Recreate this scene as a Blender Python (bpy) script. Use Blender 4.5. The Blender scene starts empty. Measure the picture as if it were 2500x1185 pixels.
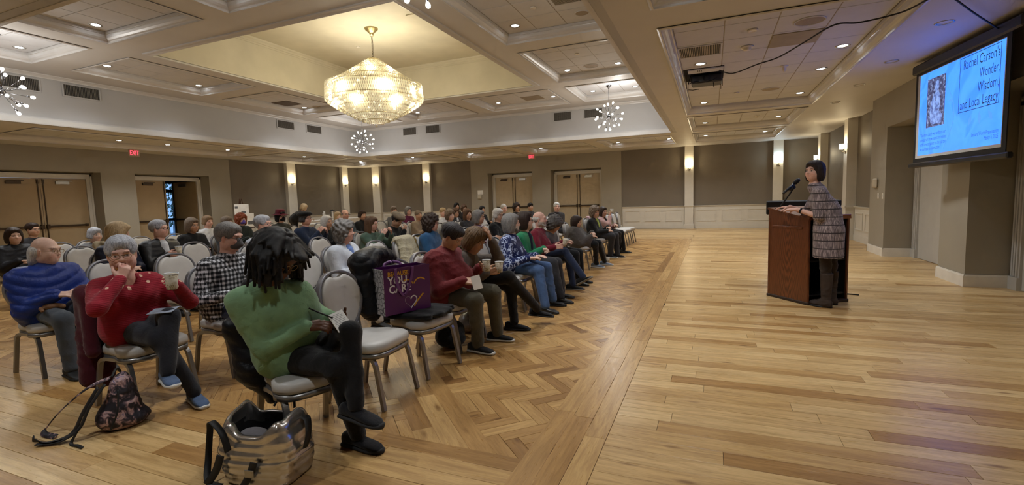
import bpy, math, random
import numpy as np
from mathutils import Vector, Matrix

random.seed(7)
RNG = np.random.default_rng(7)
scene = bpy.context.scene
col = scene.collection

# ---------------------------------------------------------------- camera
EYE = Vector((0.0, 0.0, 1.40))
YAW, PITCH, ROLL = -0.396179, -0.0902728, -0.0309476
fw = Vector((math.sin(YAW) * math.cos(PITCH), math.cos(YAW) * math.cos(PITCH), math.sin(PITCH)))
rt = Vector((math.cos(YAW), -math.sin(YAW), 0.0))
up = rt.cross(fw)
r2 = math.cos(ROLL) * rt + math.sin(ROLL) * up
u2 = -math.sin(ROLL) * rt + math.cos(ROLL) * up
cam = bpy.data.cameras.new('camera')
cam.sensor_fit = 'HORIZONTAL'
cam.sensor_width = 36.0
cam.lens = 36.0 * 1170.72 / 2500.0
cam.clip_start = 0.05
cam.clip_end = 200
camo = bpy.data.objects.new('camera', cam)
col.objects.link(camo)
camo.matrix_world = Matrix(((r2.x, u2.x, -fw.x, EYE.x), (r2.y, u2.y, -fw.y, EYE.y),
                            (r2.z, u2.z, -fw.z, EYE.z), (0, 0, 0, 1)))
scene.camera = camo

# ---------------------------------------------------------------- world, exposure
world = bpy.data.worlds.new('dusk')
scene.world = world
world.use_nodes = True
world.node_tree.nodes['Background'].inputs[0].default_value = (0.20, 0.36, 0.62, 1)
world.node_tree.nodes['Background'].inputs[1].default_value = 0.8
scene.view_settings.view_transform = 'Standard'
scene.view_settings.look = 'None'
scene.view_settings.gamma = 1.0
scene.view_settings.exposure = 1.0
scene.view_settings.use_curve_mapping = False
scene.cycles.max_bounces = 5
scene.cycles.diffuse_bounces = 3
scene.cycles.glossy_bounces = 2
scene.cycles.transmission_bounces = 4
scene.cycles.transparent_max_bounces = 5
scene.cycles.caustics_reflective = False
scene.cycles.caustics_refractive = False
scene.cycles.sample_clamp_indirect = 4.0
scene.cycles.use_denoising = True
scene.cycles.adaptive_threshold = 0.05
scene.cycles.adaptive_min_samples = 12

W_DOWN = 62.0      # one recessed downlight
W_CHAND = 26.0    # the chandelier
W_SPUT = 20.0      # one starburst pendant
W_SCONCE = 5.0     # one wall sconce
E_SCREEN = 1.9     # projected picture

# ---------------------------------------------------------------- materials
MATS = {}

def s2l(c):
    return tuple((v / 12.92 if v <= 0.04045 else ((v + 0.055) / 1.055) ** 2.4) for v in c)

def rgb(r, g, b):
    return s2l((r / 255.0, g / 255.0, b / 255.0))

def nodes_of(name):
    m = bpy.data.materials.new(name)
    m.use_nodes = True
    nt = m.node_tree
    return m, nt, nt.nodes['Principled BSDF']

def mix_rgb(nt, fac, a, b, blend='MIX'):
    n = nt.nodes.new('ShaderNodeMix')
    n.data_type = 'RGBA'
    n.blend_type = blend
    for sock, v in ((n.inputs[0], fac), (n.inputs[6], a), (n.inputs[7], b)):
        if hasattr(v, 'is_linked'):
            nt.links.new(v, sock)
        elif isinstance(v, (int, float)):
            sock.default_value = v
        else:
            sock.default_value = tuple(v)[:3] + (1.0,)
    return n.outputs[2]

def ramp(nt, src, stops, interp='LINEAR'):
    n = nt.nodes.new('ShaderNodeValToRGB')
    n.color_ramp.interpolation = interp
    els = n.color_ramp.elements
    while len(els) < len(stops):
        els.new(0.5)
    for e, (p, c) in zip(els, stops):
        e.position = p
        e.color = tuple(c)[:3] + (1.0,) if not isinstance(c, (int, float)) else (c, c, c, 1.0)
    nt.links.new(src, n.inputs[0])
    return n.outputs[0]

def coords(nt, kind='Object', scale=(1, 1, 1), rot=(0, 0, 0), loc=(0, 0, 0)):
    t = nt.nodes.new('ShaderNodeTexCoord')
    m = nt.nodes.new('ShaderNodeMapping')
    nt.links.new(t.outputs[kind], m.inputs[0])
    m.inputs['Scale'].default_value = scale
    m.inputs['Rotation'].default_value = rot
    m.inputs['Location'].default_value = loc
    return m.outputs[0]

def noise(nt, vec, scale, detail=2.0, rough=0.5, dist=0.0):
    n = nt.nodes.new('ShaderNodeTexNoise')
    n.inputs['Scale'].default_value = scale
    n.inputs['Detail'].default_value = detail
    n.inputs['Roughness'].default_value = rough
    n.inputs['Distortion'].default_value = dist
    if vec is not None:
        nt.links.new(vec, n.inputs['Vector'])
    return n.outputs['Fac']

def bump(nt, bsdf, h, strength=0.3, dist=0.01):
    b = nt.nodes.new('ShaderNodeBump')
    b.inputs['Strength'].default_value = strength
    b.inputs['Distance'].default_value = dist
    nt.links.new(h, b.inputs['Height'])
    nt.links.new(b.outputs[0], bsdf.inputs['Normal'])

def plain(name, c, rough=0.6, metal=0.0, var=0.06, nscale=6.0, bmp=0.0, bscale=60.0, sheen=0.0, spec=0.5, kind='Object'):
    """A colour with a little mottling and, if asked, fine relief."""
    if name in MATS:
        return MATS[name]
    m, nt, b = nodes_of(name)
    v = coords(nt, kind)
    n = noise(nt, v, nscale, 3.0)
    c0 = [max(0, x * (1 - var)) for x in c]
    c1 = [min(1, x * (1 + var)) for x in c]
    cc = ramp(nt, n, [(0.3, c0), (0.7, c1)])
    nt.links.new(cc, b.inputs['Base Color'])
    b.inputs['Roughness'].default_value = rough
    b.inputs['Metallic'].default_value = metal
    b.inputs['Specular IOR Level'].default_value = spec
    if sheen:
        b.inputs['Sheen Weight'].default_value = sheen
        b.inputs['Sheen Roughness'].default_value = 0.5
    if bmp:
        bump(nt, b, noise(nt, v, bscale, 2.0), bmp, 0.004)
    MATS[name] = m
    return m

def glow(name, c, strength):
    if name in MATS:
        return MATS[name]
    m, nt, b = nodes_of(name)
    b.inputs['Base Color'].default_value = tuple(x * .1 for x in c) + (1,)
    b.inputs['Emission Color'].default_value = tuple(c) + (1,)
    b.inputs['Emission Strength'].default_value = strength
    m.cycles.emission_sampling = 'NONE'      # the lamp beside it does the lighting
    MATS[name] = m
    return m

# ---------------------------------------------------------------- mesh helpers
class MB:
    """Collects vertices and faces; build() links them as ONE mesh object."""
    def __init__(self):
        self.v, self.f, self.mi, self.sm = [], [], [], []
        self.cur, self.smooth = 0, False

    def add(self, vs, fs):
        o = len(self.v)
        self.v.extend([tuple(p) for p in vs])
        for f in fs:
            self.f.append(tuple(i + o for i in f))
            self.mi.append(self.cur)
            self.sm.append(self.smooth)
        return self

    def box(self, x0, x1, y0, y1, z0, z1):
        if x0 > x1: x0, x1 = x1, x0
        if y0 > y1: y0, y1 = y1, y0
        if z0 > z1: z0, z1 = z1, z0
        vs = [(x, y, z) for z in (z0, z1) for y in (y0, y1) for x in (x0, x1)]
        return self.add(vs, [(0, 2, 3, 1), (4, 5, 7, 6), (0, 1, 5, 4), (2, 6, 7, 3), (0, 4, 6, 2), (1, 3, 7, 5)])

    def bbox(self, x0, x1, y0, y1, z0, z1, r=0.004):
        """box with chamfered edges"""
        cx, cy, cz = (x0 + x1) / 2, (y0 + y1) / 2, (z0 + z1) / 2
        hx, hy, hz = abs(x1 - x0) / 2, abs(y1 - y0) / 2, abs(z1 - z0) / 2
        r = min(r, hx * .9, hy * .9, hz * .9)
        vs, idx = [], {}
        for sx in (-1, 1):
            for sy in (-1, 1):
                for sz in (-1, 1):
                    for k in range(3):
                        p = [hx, hy, hz]
                        for q in range(3):
                            if q != k:
                                p[q] -= r
                        idx[(sx, sy, sz, k)] = len(vs)
                        vs.append((cx + sx * p[0], cy + sy * p[1], cz + sz * p[2]))
        fs = []
        S = (-1, 1)
        for s in S:
            q = [(s, -1, -1), (s, 1, -1), (s, 1, 1), (s, -1, 1)]
            fs.append([idx[t + (0,)] for t in (q if s > 0 else q[::-1])])
            q = [(-1, s, -1), (-1, s, 1), (1, s, 1), (1, s, -1)]
            fs.append([idx[t + (1,)] for t in (q if s > 0 else q[::-1])])
            q = [(-1, -1, s), (1, -1, s), (1, 1, s), (-1, 1, s)]
            fs.append([idx[t + (2,)] for t in (q if s > 0 else q[::-1])])
        for a in S:
            for b in S:
                fs.append([idx[(a, b, -1, 0)], idx[(a, b, 1, 0)], idx[(a, b, 1, 1)], idx[(a, b, -1, 1)]][::(1 if a * b < 0 else -1)][::-1])
                fs.append([idx[(a, -1, b, 0)], idx[(a, 1, b, 0)], idx[(a, 1, b, 2)], idx[(a, -1, b, 2)]][::(1 if a * b > 0 else -1)][::-1])
                fs.append([idx[(-1, a, b, 1)], idx[(1, a, b, 1)], idx[(1, a, b, 2)], idx[(-1, a, b, 2)]][::(1 if a * b < 0 else -1)][::-1])
        for a in S:
            for b in S:
                for c in S:
                    t = [idx[(a, b, c, 0)], idx[(a, b, c, 1)], idx[(a, b, c, 2)]]
                    fs.append(t if a * b * c > 0 else t[::-1])
        return self.add(vs, fs)

    def quad(self, a, b, c, d):
        return self.add([a, b, c, d], [(0, 1, 2, 3)])

    def tube(self, pts, r, n=8, closed=False, flat=None, caps=True):
        """round (or flattened) tube along a polyline; r may be a list"""
        P = [Vector(p) for p in pts]
        m = len(P)
        rs = r if isinstance(r, (list, tuple)) else [r] * m
        vs, prev = [], None
        for i in range(m):
            if closed:
                t = P[(i + 1) % m] - P[i - 1]
            else:
                t = P[min(i + 1, m - 1)] - P[max(i - 1, 0)]
            t = t.normalized() if t.length > 1e-9 else Vector((0, 0, 1))
            if flat is not None:
                a = Vector(flat)
                a = (a - t * a.dot(t))
                a = a.normalized() if a.length > 1e-6 else t.orthogonal().normalized()
            elif prev is None:
                a = t.orthogonal().normalized()
            else:
                a = prev - t * prev.dot(t)
                a = a.normalized() if a.length > 1e-6 else t.orthogonal().normalized()
            prev = a
            b = t.cross(a)
            ra, rb = rs[i] if isinstance(rs[i], (list, tuple)) else (rs[i], rs[i])
            for k in range(n):
                an = 2 * math.pi * (k + .5) / n
                vs.append(P[i] + a * (math.cos(an) * ra) + b * (math.sin(an) * rb))
        fs = []
        for i in range(m if closed else m - 1):
            j = (i + 1) % m
            for k in range(n):
                l = (k + 1) % n
                fs.append((i * n + k, i * n + l, j * n + l, j * n + k))
        if caps and not closed:
            fs.append(tuple(range(n - 1, -1, -1)))
            fs.append(tuple((m - 1) * n + k for k in range(n)))
        return self.add(vs, fs)

    def lathe(self, prof, n=24, c=(0, 0, 0), axis='z'):
        vs = []
        for r, z in prof:
            for k in range(n):
                a = 2 * math.pi * k / n
                p = (r * math.cos(a), r * math.sin(a), z)
                if axis == 'x': p = (p[2], p[0], p[1])
                if axis == 'y': p = (p[1], p[2], p[0])
                vs.append((p[0] + c[0], p[1] + c[1], p[2] + c[2]))
        fs = []
        for i in range(len(prof) - 1):
            for k in range(n):
                l = (k + 1) % n
                fs.append((i * n + k, i * n + l, (i + 1) * n + l, (i + 1) * n + k))
        if prof[0][0] > 1e-6: fs.append(tuple(range(n - 1, -1, -1)))
        if prof[-1][0] > 1e-6: fs.append(tuple((len(prof) - 1) * n + k for k in range(n)))
        return self.add(vs, fs)

    def ball(self, c, r, n=10, m=7):
        rx, ry, rz = r if isinstance(r, (list, tuple)) else (r, r, r)
        vs = []
        for i in range(m + 1):
            t = math.pi * i / m
            for k in range(n):
                a = 2 * math.pi * k / n
                vs.append((c[0] + rx * math.sin(t) * math.cos(a), c[1] + ry * math.sin(t) * math.sin(a), c[2] - rz * math.cos(t)))
        fs = []
        for i in range(m):
            for k in range(n):
                l = (k + 1) % n
                fs.append((i * n + k, i * n + l, (i + 1) * n + l, (i + 1) * n + k))
        return self.add(vs, fs)

    def loft(self, rings, closed_ends=True):
        n = len(rings[0])
        vs = [p for r in rings for p in r]
        fs = []
        for i in range(len(rings) - 1):
            for k in range(n):
                l = (k + 1) % n
                fs.append((i * n + k, i * n + l, (i + 1) * n + l, (i + 1) * n + k))
        if closed_ends:
            fs.append(tuple(range(n - 1, -1, -1)))
            fs.append(tuple((len(rings) - 1) * n + k for k in range(n)))
        return self.add(vs, fs)

    def mesh(self, name, mats):
        me = bpy.data.meshes.new(name)
        me.from_pydata(self.v, [], self.f)
        if not isinstance(mats, (list, tuple)):
            mats = [mats]
        for m in mats:
            me.materials.append(m)
        me.polygons.foreach_set('material_index', self.mi)
        me.polygons.foreach_set('use_smooth', self.sm)
        me.update()
        return me

    def build(self, name, mats, parent=None, **kw):
        return put(name, self.mesh(name, mats), parent, **kw)

def put(name, me, parent=None, loc=None, rot=None, scale=None, label=None, cat=None, group=None, kind=None):
    o = bpy.data.objects.new(name, me)
    col.objects.link(o)
    if parent is not None: o.parent = parent
    if loc is not None: o.location = loc
    if rot is not None: o.rotation_euler = rot
    if scale is not None: o.scale = scale
    return tag(o, label, cat, group, kind)

def tag(o, label=None, cat=None, group=None, kind=None):
    if label: o['label'] = label
    if cat: o['category'] = cat
    if group: o['group'] = group
    if kind: o['kind'] = kind
    return o

def empty(name, loc=(0, 0, 0), rz=0.0, **kw):
    o = bpy.data.objects.new(name, None)
    o.empty_display_size = 0.1
    col.objects.link(o)
    o.location = loc
    o.rotation_euler = (0, 0, rz)
    return tag(o, **kw)

def copy_tree(o, parent=None, loc=None, rz=None, label=None, group=None):
    c = o.copy()
    col.objects.link(c)
    if parent is not None: c.parent = parent
    if loc is not None: c.location = loc
    if rz is not None: c.rotation_euler = (0, 0, rz)
    for ch in o.children:
        copy_tree(ch, c)
    if label: c['label'] = label
    if group: c['group'] = group
    return c

def rounded(me, w=0.004, seg=2):
    return me

def lamp(kind, name, parent, loc, energy, color, **kw):
    l = bpy.data.lights.new(name, kind)
    l.energy = energy
    l.color = color
    for k, v in kw.items():
        setattr(l, k, v)
    o = bpy.data.objects.new(name, l)
    col.objects.link(o)
    o.parent = parent
    o.location = loc
    return o
# ================================================================= THE ROOM
ZC, ZU, ZT = 3.277, 4.33, 5.277            # low ceiling, raised ceiling, tray ceiling
XL, XR, YF, YN = -17.34, 3.23, 20.53, -2.26
NICHE = 0.54

M_CEIL = plain('ceiling_paint', rgb(206, 204, 202), 0.55, var=0.03, nscale=1.5)
M_MOLD = plain('moulding_gloss_paint', rgb(206, 204, 202), 0.28, var=0.02)
M_TILE = plain('ceiling_tile_fibre', rgb(206, 207, 211), 0.85, var=0.03, nscale=5, bmp=0.15, bscale=180)
M_TBAR = plain('tile_grid_metal', rgb(150, 140, 126), 0.5)
M_FASC = plain('fascia_plaster', rgb(186, 186, 187), 0.6, var=0.04, nscale=1.2)
M_TRAY = plain('tray_gold_plaster', rgb(212, 205, 184), 0.55, var=0.07, nscale=1.6, bmp=0.05, bscale=6)
M_TAUPE = plain('taupe_wall_fabric', rgb(120, 111, 98), 0.6, var=0.03, nscale=2, bmp=0.08, bscale=300)
M_BAY = plain('khaki_wall_paint', rgb(157, 150, 135), 0.6, var=0.03, nscale=1.5)
M_TRIM = plain('cream_trim_paint', rgb(214, 209, 198), 0.38, var=0.025)
M_DOOR = plain('tan_door_paint', rgb(168, 146, 112), 0.5, var=0.03)
M_DOORG = plain('pale_door_paint', rgb(190, 188, 182), 0.5, var=0.03)
M_BRONZE = plain('dark_bronze_metal', rgb(70, 56, 42), 0.4, metal=0.7)
M_STEEL = plain('brushed_steel', rgb(170, 165, 155), 0.32, metal=0.9)
M_DARK = plain('matt_black', rgb(20, 20, 21), 0.6)
M_WHITE = plain('white_plastic', rgb(225, 220, 210), 0.45)
M_PAPER = plain('white_paper', rgb(238, 236, 230), 0.8)

def wood(name, c_dark, c_mid, c_light, axis_scale=(1.2, 14, 14), rough=0.28, use_random=True, attr=None):
    m, nt, b = nodes_of(name)
    v = coords(nt, 'Object', axis_scale)
    if use_random:
        oi = nt.nodes.new('ShaderNodeObjectInfo')
        rnd = oi.outputs['Random']
        add = nt.nodes.new('ShaderNodeVectorMath')
        add.operation = 'ADD'
        cx = nt.nodes.new('ShaderNodeCombineXYZ')
        mul = nt.nodes.new('ShaderNodeMath'); mul.operation = 'MULTIPLY'
        mul.inputs[1].default_value = 137.0
        nt.links.new(rnd, mul.inputs[0])
        nt.links.new(mul.outputs[0], cx.inputs[0]); nt.links.new(mul.outputs[0], cx.inputs[2])
        nt.links.new(v, add.inputs[0]); nt.links.new(cx.outputs[0], add.inputs[1])
        v = add.outputs[0]
    else:
        at = nt.nodes.new('ShaderNodeAttribute')
        at.attribute_name = attr or 'tone'
        rnd = at.outputs['Fac']
    g = noise(nt, v, 1.6, 5.0, 0.62, 0.9)
    fine = noise(nt, v, 7.0, 3.0, 0.6, 0.2)
    base = ramp(nt, rnd, [(0.0, c_dark), (0.16, c_mid), (0.6, [(a + d) / 2 for a, d in zip(c_mid, c_light)]), (1.0, c_light)])
    dark = mix_rgb(nt, 1.0, base, (0.62, 0.55, 0.47), 'MULTIPLY')
    k = ramp(nt, g, [(0.36, 0.75), (0.62, 0.0)])
    c1 = mix_rgb(nt, k, base, dark)
    k2 = ramp(nt, fine, [(0.30, 0.65), (0.52, 0.0)])
    c2 = mix_rgb(nt, k2, c1, mix_rgb(nt, 1.0, c1, (0.80, 0.74, 0.66), 'MULTIPLY'))
    vo = nt.nodes.new('ShaderNodeTexVoronoi'); vo.inputs['Scale'].default_value = 1.15       # scattered knots
    sc_ = nt.nodes.new('ShaderNodeVectorMath'); sc_.operation = 'MULTIPLY'; sc_.inputs[1].default_value = (1.6, .45, .45)
    nt.links.new(v, sc_.inputs[0]); nt.links.new(sc_.outputs[0], vo.inputs['Vector'])
    kn = ramp(nt, vo.outputs['Distance'], [(0.05, 0.8), (0.16, 0.0)])
    c2 = mix_rgb(nt, kn, c2, mix_rgb(nt, 1.0, c2, (0.42, 0.32, 0.24), 'MULTIPLY'))
    nt.links.new(c2, b.inputs['Base Color'])
    rr = ramp(nt, fine, [(0.2, rough + 0.10), (0.8, rough - 0.04)])
    nt.links.new(rr, b.inputs['Roughness'])
    b.inputs['Specular IOR Level'].default_value = 0.42
    bump(nt, b, g, 0.05, 0.004)
    MATS[name] = m
    return m

OAK_D, OAK_M, OAK_L = rgb(176, 134, 80), rgb(205, 168, 112), rgb(226, 194, 140)
M_PLANK = wood('oak_plank', OAK_D, OAK_M, OAK_L)
M_PLANKS = wood('oak_plank_field', OAK_D, OAK_M, OAK_L, use_random=False)
PAR_D, PAR_M, PAR_L = rgb(140, 100, 56), rgb(174, 132, 78), rgb(212, 172, 112)
M_BLOCK = wood('oak_parquet', PAR_D, PAR_M, PAR_L)
M_BLOCKS = wood('oak_parquet_field', PAR_D, PAR_M, PAR_L, use_random=False)
M_BORDER = wood('oak_border', rgb(152, 112, 64), rgb(182, 140, 84), rgb(206, 168, 110))
M_SUB = plain('floor_joint_filler', rgb(70, 48, 26), 0.7)

# ---------------------------------------------------------------- floor
flo = MB().box(-18.6, 4.4, -3.2, 21.4, -0.15, -0.004).build('floor', M_SUB, kind='structure')

def board_mesh(L, W, name, mat, T=0.006):
    return MB().bbox(-L / 2, L / 2, -W / 2, W / 2, -T, 0.0, 0.0012).mesh(name, mat)

def shown(x, y):
    """distance of a floor point from the viewer, large where the picture does not show it"""
    d = Vector((x, y, 0)) - EYE
    z = d.dot(fw)
    if z < 0.4: return 1e6
    px, py = 1250 + 1170.72 * d.dot(r2) / z, 592.5 - 1170.72 * d.dot(u2) / z
    if px < -150 or px > 2650 or py > 1330: return 1e6
    return d.length

# planks that run across, on the speaker's side and along the near edge
PW = 0.135
planks = []
y = 1.905 - 31 * PW
row = 0
while y < 20.6:
    x0, x1 = (-0.556, 3.75) if y > 1.90 - PW * .5 else (-9.0, 3.75)
    x = x0 - (row * 0.53 % 1.3 if x0 > -1 else row * 0.61 % 1.4)
    while x < x1:
        L = random.choice((0.9, 1.2, 1.5, 1.8))
        a, b_ = max(x, x0), min(x + L, x1)
        if b_ - a > 0.06:
            planks.append(((a + b_) / 2, y + PW / 2, b_ - a))
        x += L
    y += PW
    row += 1
planks.sort(key=lambda p: shown(p[0], p[1]) - p[2] * .2)
pcache = {}
for (x, y, L) in planks[:300]:
    key = round(L, 2)
    if key not in pcache:
        pcache[key] = board_mesh(key - 0.002, PW - 0.002, 'plank', M_PLANK)
    put('plank', pcache[key], flo, loc=(x, y, random.uniform(-.0002, .0002)))

def board_field(name, items, mat):
    """many boards as one mesh: items (x, y, L, W, angle)"""
    V, F, T = [], [], []
    for (x, y, L, W, an) in items:
        c, s = math.cos(an), math.sin(an)
        o = len(V)
        for z in (0.0, -0.006):
            for (u, w) in ((-1, -1), (1, -1), (1, 1), (-1, 1)):
                U, Wd = u * (L / 2 - .001), w * (W / 2 - .001)
                V.append((x + c * U - s * Wd, y + s * U + c * Wd, z))
        F += [(o, o + 1, o + 2, o + 3), (o, o + 4, o + 5, o + 1), (o + 1, o + 5, o + 6, o + 2), (o + 2, o + 6, o + 7, o + 3), (o + 3, o + 7, o + 4, o)]
        T += [random.random()] * 5
    me = bpy.data.meshes.new(name)
    me.from_pydata(V, [], F)
    me.materials.append(mat)
    a = me.attributes.new('tone', 'FLOAT', 'FACE')
    a.data.foreach_set('value', T)
    return me

put('planking', board_field('planking', [(x, y, L, PW, 0.0) for (x, y, L) in planks[300:]], M_PLANKS), flo, kind='stuff')

# border boards: along the strip, along the near edge, along the far edge and the diagonal
BW = 0.128
def border_run(p0, p1, n, off, lens):
    """n boards side by side from p0 to p1, stacked to the left of the direction"""
    d = Vector((p1[0] - p0[0], p1[1] - p0[1], 0))
    T = d.length
    d.normalize()
    nrm = Vector((-d.y, d.x, 0))
    an = math.atan2(d.y, d.x)
    for k in range(n):
        s = -random.uniform(0, 1.2)
        while s < T:
            L = random.choice(lens)
            a, b_ = max(s, 0), min(s + L, T)
            if b_ - a > .05:
                c = Vector((p0[0], p0[1], 0)) + d * ((a + b_) / 2) + nrm * ((k + .5) * BW)
                key = round(b_ - a, 2)
                if ('b', key) not in pcache:
                    pcache[('b', key)] = board_mesh(key - .002, BW - .002, 'border_board', M_BORDER)
                o = put('border_board', pcache[('b', key)], flo, loc=(c.x, c.y, off + random.uniform(-.0001, .0001)))
                o.rotation_euler = (0, 0, an)
            s += L
border_run((-0.556, 1.90), (-0.556, 15.9), 3, 0.0012, (1.2, 1.6, 2.0))
border_run((-9.0, 1.905), (-0.72, 1.905), 3, 0.0007, (1.2, 1.6, 2.0))
border_run((-9.0, 15.5), (-0.56, 15.5), 3, 0.0007, (1.6, 2.0))
border_run((-1.09, 2.30), (-3.6, 4.81), 3, 0.0004, (1.2, 1.6))
# cut the strip's near corner on the mitre with one more short board
# herringbone field
HW, HN = 0.09, 4
blocks = []
ca, sa = math.cos(math.pi / 4), math.sin(math.pi / 4)
for i in range(-260, 261):
    for j in range(-42, 43):
        ox, oy = -i + j * (HN + 1), i + j * (HN - 1)
        for (u, w, an) in ((ox + HN / 2, oy + .5, 0.0), (ox + HN + .5, oy + HN / 2, math.pi / 2)):
            U, Wd = u * HW, w * HW
            X, Y = ca * U - sa * Wd - 2.0, sa * U + ca * Wd + 6.0
            if -13.0 < X < -0.70 and 2.12 < Y < 15.62:
                dd = (X + 1.09) + (Y - 2.30)
                blocks.append((X, Y, HW * HN, HW, an + math.pi / 4))
blocks.sort(key=lambda b: shown(b[0], b[1]) + (3.0 if b[0] < -2.3 else 0))
bm = board_mesh(HW * HN - .002, HW - .002, 'parquet_block', M_BLOCK)
for (x, y, L, W, an) in blocks[:300]:
    o = put('parquet_block', bm, flo, loc=(x, y, random.uniform(-.0002, .0002)))
    o.rotation_euler = (0, 0, an)
put('parquet', board_field('parquet', blocks[300:], M_BLOCKS), flo, kind='stuff')
# boards below the seats at the far left, beyond the herringbone
far_left = []
def fill_boards(x0, x1, y0, y1):
    y = y0
    while y < y1:
        x = x0 - random.uniform(0, .9)
        while x < x1:
            L = random.choice((1.2, 1.5, 1.8))
            a, b_ = max(x, x0), min(x + L, x1)
            if b_ - a > .05: far_left.append(((a + b_) / 2, y + PW / 2, b_ - a, PW, 0.0))
            x += L
        y += PW
fill_boards(-17.4, -8.99, -2.28, 2.25)
fill_boards(-17.4, -12.7, 2.25, 20.5)
fill_boards(-12.7, -0.555, 15.8, 20.5)
put('floorboards', board_field('floorboards', far_left, M_PLANKS), flo, loc=(0, 0, -.0008), kind='stuff')

# ---------------------------------------------------------------- ceilings
def holed(rect, holes, z, name, mat, t=0.06, **kw):
    """a ceiling sheet with rectangular openings"""
    xs = sorted({rect[0], rect[1]} | {h[0] for h in holes} | {h[1] for h in holes})
    ys = sorted({rect[2], rect[3]} | {h[2] for h in holes} | {h[3] for h in holes})
    m = MB()
    for i in range(len(xs) - 1):
        for j in range(len(ys) - 1):
            cx, cy = (xs[i] + xs[i + 1]) / 2, (ys[j] + ys[j + 1]) / 2
            if not (rect[0] < cx < rect[1] and rect[2] < cy < rect[3]):
                continue
            if any(h[0] < cx < h[1] and h[2] < cy < h[3] for h in holes):
                continue
            m.box(xs[i], xs[i + 1], ys[j], ys[j + 1], z, z + t)
    return m.build(name, mat, **kw)

def ring_mould(m, x0, x1, y0, y1, z, prof):
    """profile (inset, rise) swept round a rectangle; inset runs inwards"""
    rings = []
    for (i, h) in prof:
        rings.append([(x0 + i, y0 + i, z + h), (x1 - i, y0 + i, z + h), (x1 - i, y1 - i, z + h), (x0 + i, y1 - i, z + h)])
    for a in range(len(rings) - 1):
        for k in range(4):
            l = (k + 1) % 4
            m.quad(rings[a][k], rings[a][l], rings[a + 1][l], rings[a + 1][k])

COFFER = [(-0.02, -0.012), (0.0, -0.022), (0.018, -0.022), (0.022, 0.0), (0.03, 0.012), (0.05, 0.025), (0.075, 0.05), (0.09, 0.085), (0.094, 0.10), (0.11, 0.10), (0.112, 0.145)]
REC, INS = 0.145, 0.112

RAISED = (-13.07, -1.13, 2.61, 15.65)
TRAY = (-9.75, -4.26, 6.03, 12.04)
UX = [(-12.22, -10.31), (-9.75, -7.32), (-6.73, -4.11), (-3.64, -1.72)]
UY = [(3.12, 5.33), (5.96, 8.70), (9.29, 12.06), (12.65, 14.86)]
up_c = [(UX[i], UY[j]) for i in range(4) for j in range(4) if i in (0, 3) or j in (0, 3)]
LY = [(1.9, 5.22), (5.86, 12.33), (12.82, 15.78), (16.37, 19.01)]
low_c = [((-0.571, 2.0), yy) for yy in LY] + [((-16.23, -13.66), yy) for yy in LY]
low_c += [(xx, LY[3]) for xx in ((-12.85, -10.31), (-9.75, -7.32), (-6.73, -4.11), (-3.64, -1.25))]
low_c += [(xx, (-1.6, 1.25)) for xx in ((-12.85, -10.31), (-9.75, -7.32), (-6.73, -4.11), (-3.64, -1.25), (-0.571, 2.0))]

lowh = [(c[0][0], c[0][1], c[1][0], c[1][1]) for c in low_c] + [RAISED]
ceil_low = holed((-18.0, 4.4, YN - .1, 21.4), lowh, ZC, 'ceiling', M_CEIL, kind='structure')
uph = [(c[0][0], c[0][1], c[1][0], c[1][1]) for c in up_c] + [TRAY]
ceil_up = holed((RAISED[0] - .1, RAISED[1] + .1, RAISED[2] - .1, RAISED[3] + .1), uph, ZU, 'ceiling_raised', M_CEIL, kind='structure')

tile_cache = {}
def coffer(cx, cy, z, parent):
    (x0, x1), (y0, y1) = cx, cy
    m = MB(); m.smooth = False
    ring_mould(m, x0, x1, y0, y1, z, COFFER)
    ring_mould(m, x0, x1, y0, y1, z, [(-.006, .003), (-.006, .2)])  # hidden collar added to keep world light from leaking in behind the moulding
    m.build('coffer_moulding', M_MOLD, parent)
    X0, X1, Y0, Y1 = x0 + INS, x1 - INS, y0 + INS, y1 - INS
    nx, ny = max(1, round((X1 - X0) / 0.61)), max(1, round((Y1 - Y0) / 0.61))
    tx, ty = (X1 - X0) / nx, (Y1 - Y0) / ny
    key = (round(tx, 3), round(ty, 3))
    if key not in tile_cache:
        tile_cache[key] = MB().bbox(-tx / 2 + .006, tx / 2 - .006, -ty / 2 + .006, ty / 2 - .006, 0.0, 0.016, 0.003).mesh('ceiling_tile', M_TILE)
    g = MB()
    for i in range(nx + 1):
        g.box(X0 + i * tx - .010, X0 + i * tx + .010, Y0, Y1, z + REC + .004, z + REC + .024)
    for j in range(ny + 1):
        g.box(X0, X1, Y0 + j * ty - .010, Y0 + j * ty + .010, z + REC + .0045, z + REC + .0245)
    g.box(X0 - .13, X1 + .13, Y0 - .13, Y1 + .13, z + REC + .025, z + REC + .035)  # backing, widened past the grid to close the same light leak
    g.build('tile_grid', M_TBAR, parent)
    for i in range(nx):
        for j in range(ny):
            put('ceiling_tile', tile_cache[key], parent, loc=(X0 + (i + .5) * tx, Y0 + (j + .5) * ty, z + REC - .001))
for c in low_c: coffer(c[0], c[1], ZC, ceil_low)
for c in up_c: coffer(c[0], c[1], ZU, ceil_up)

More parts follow.
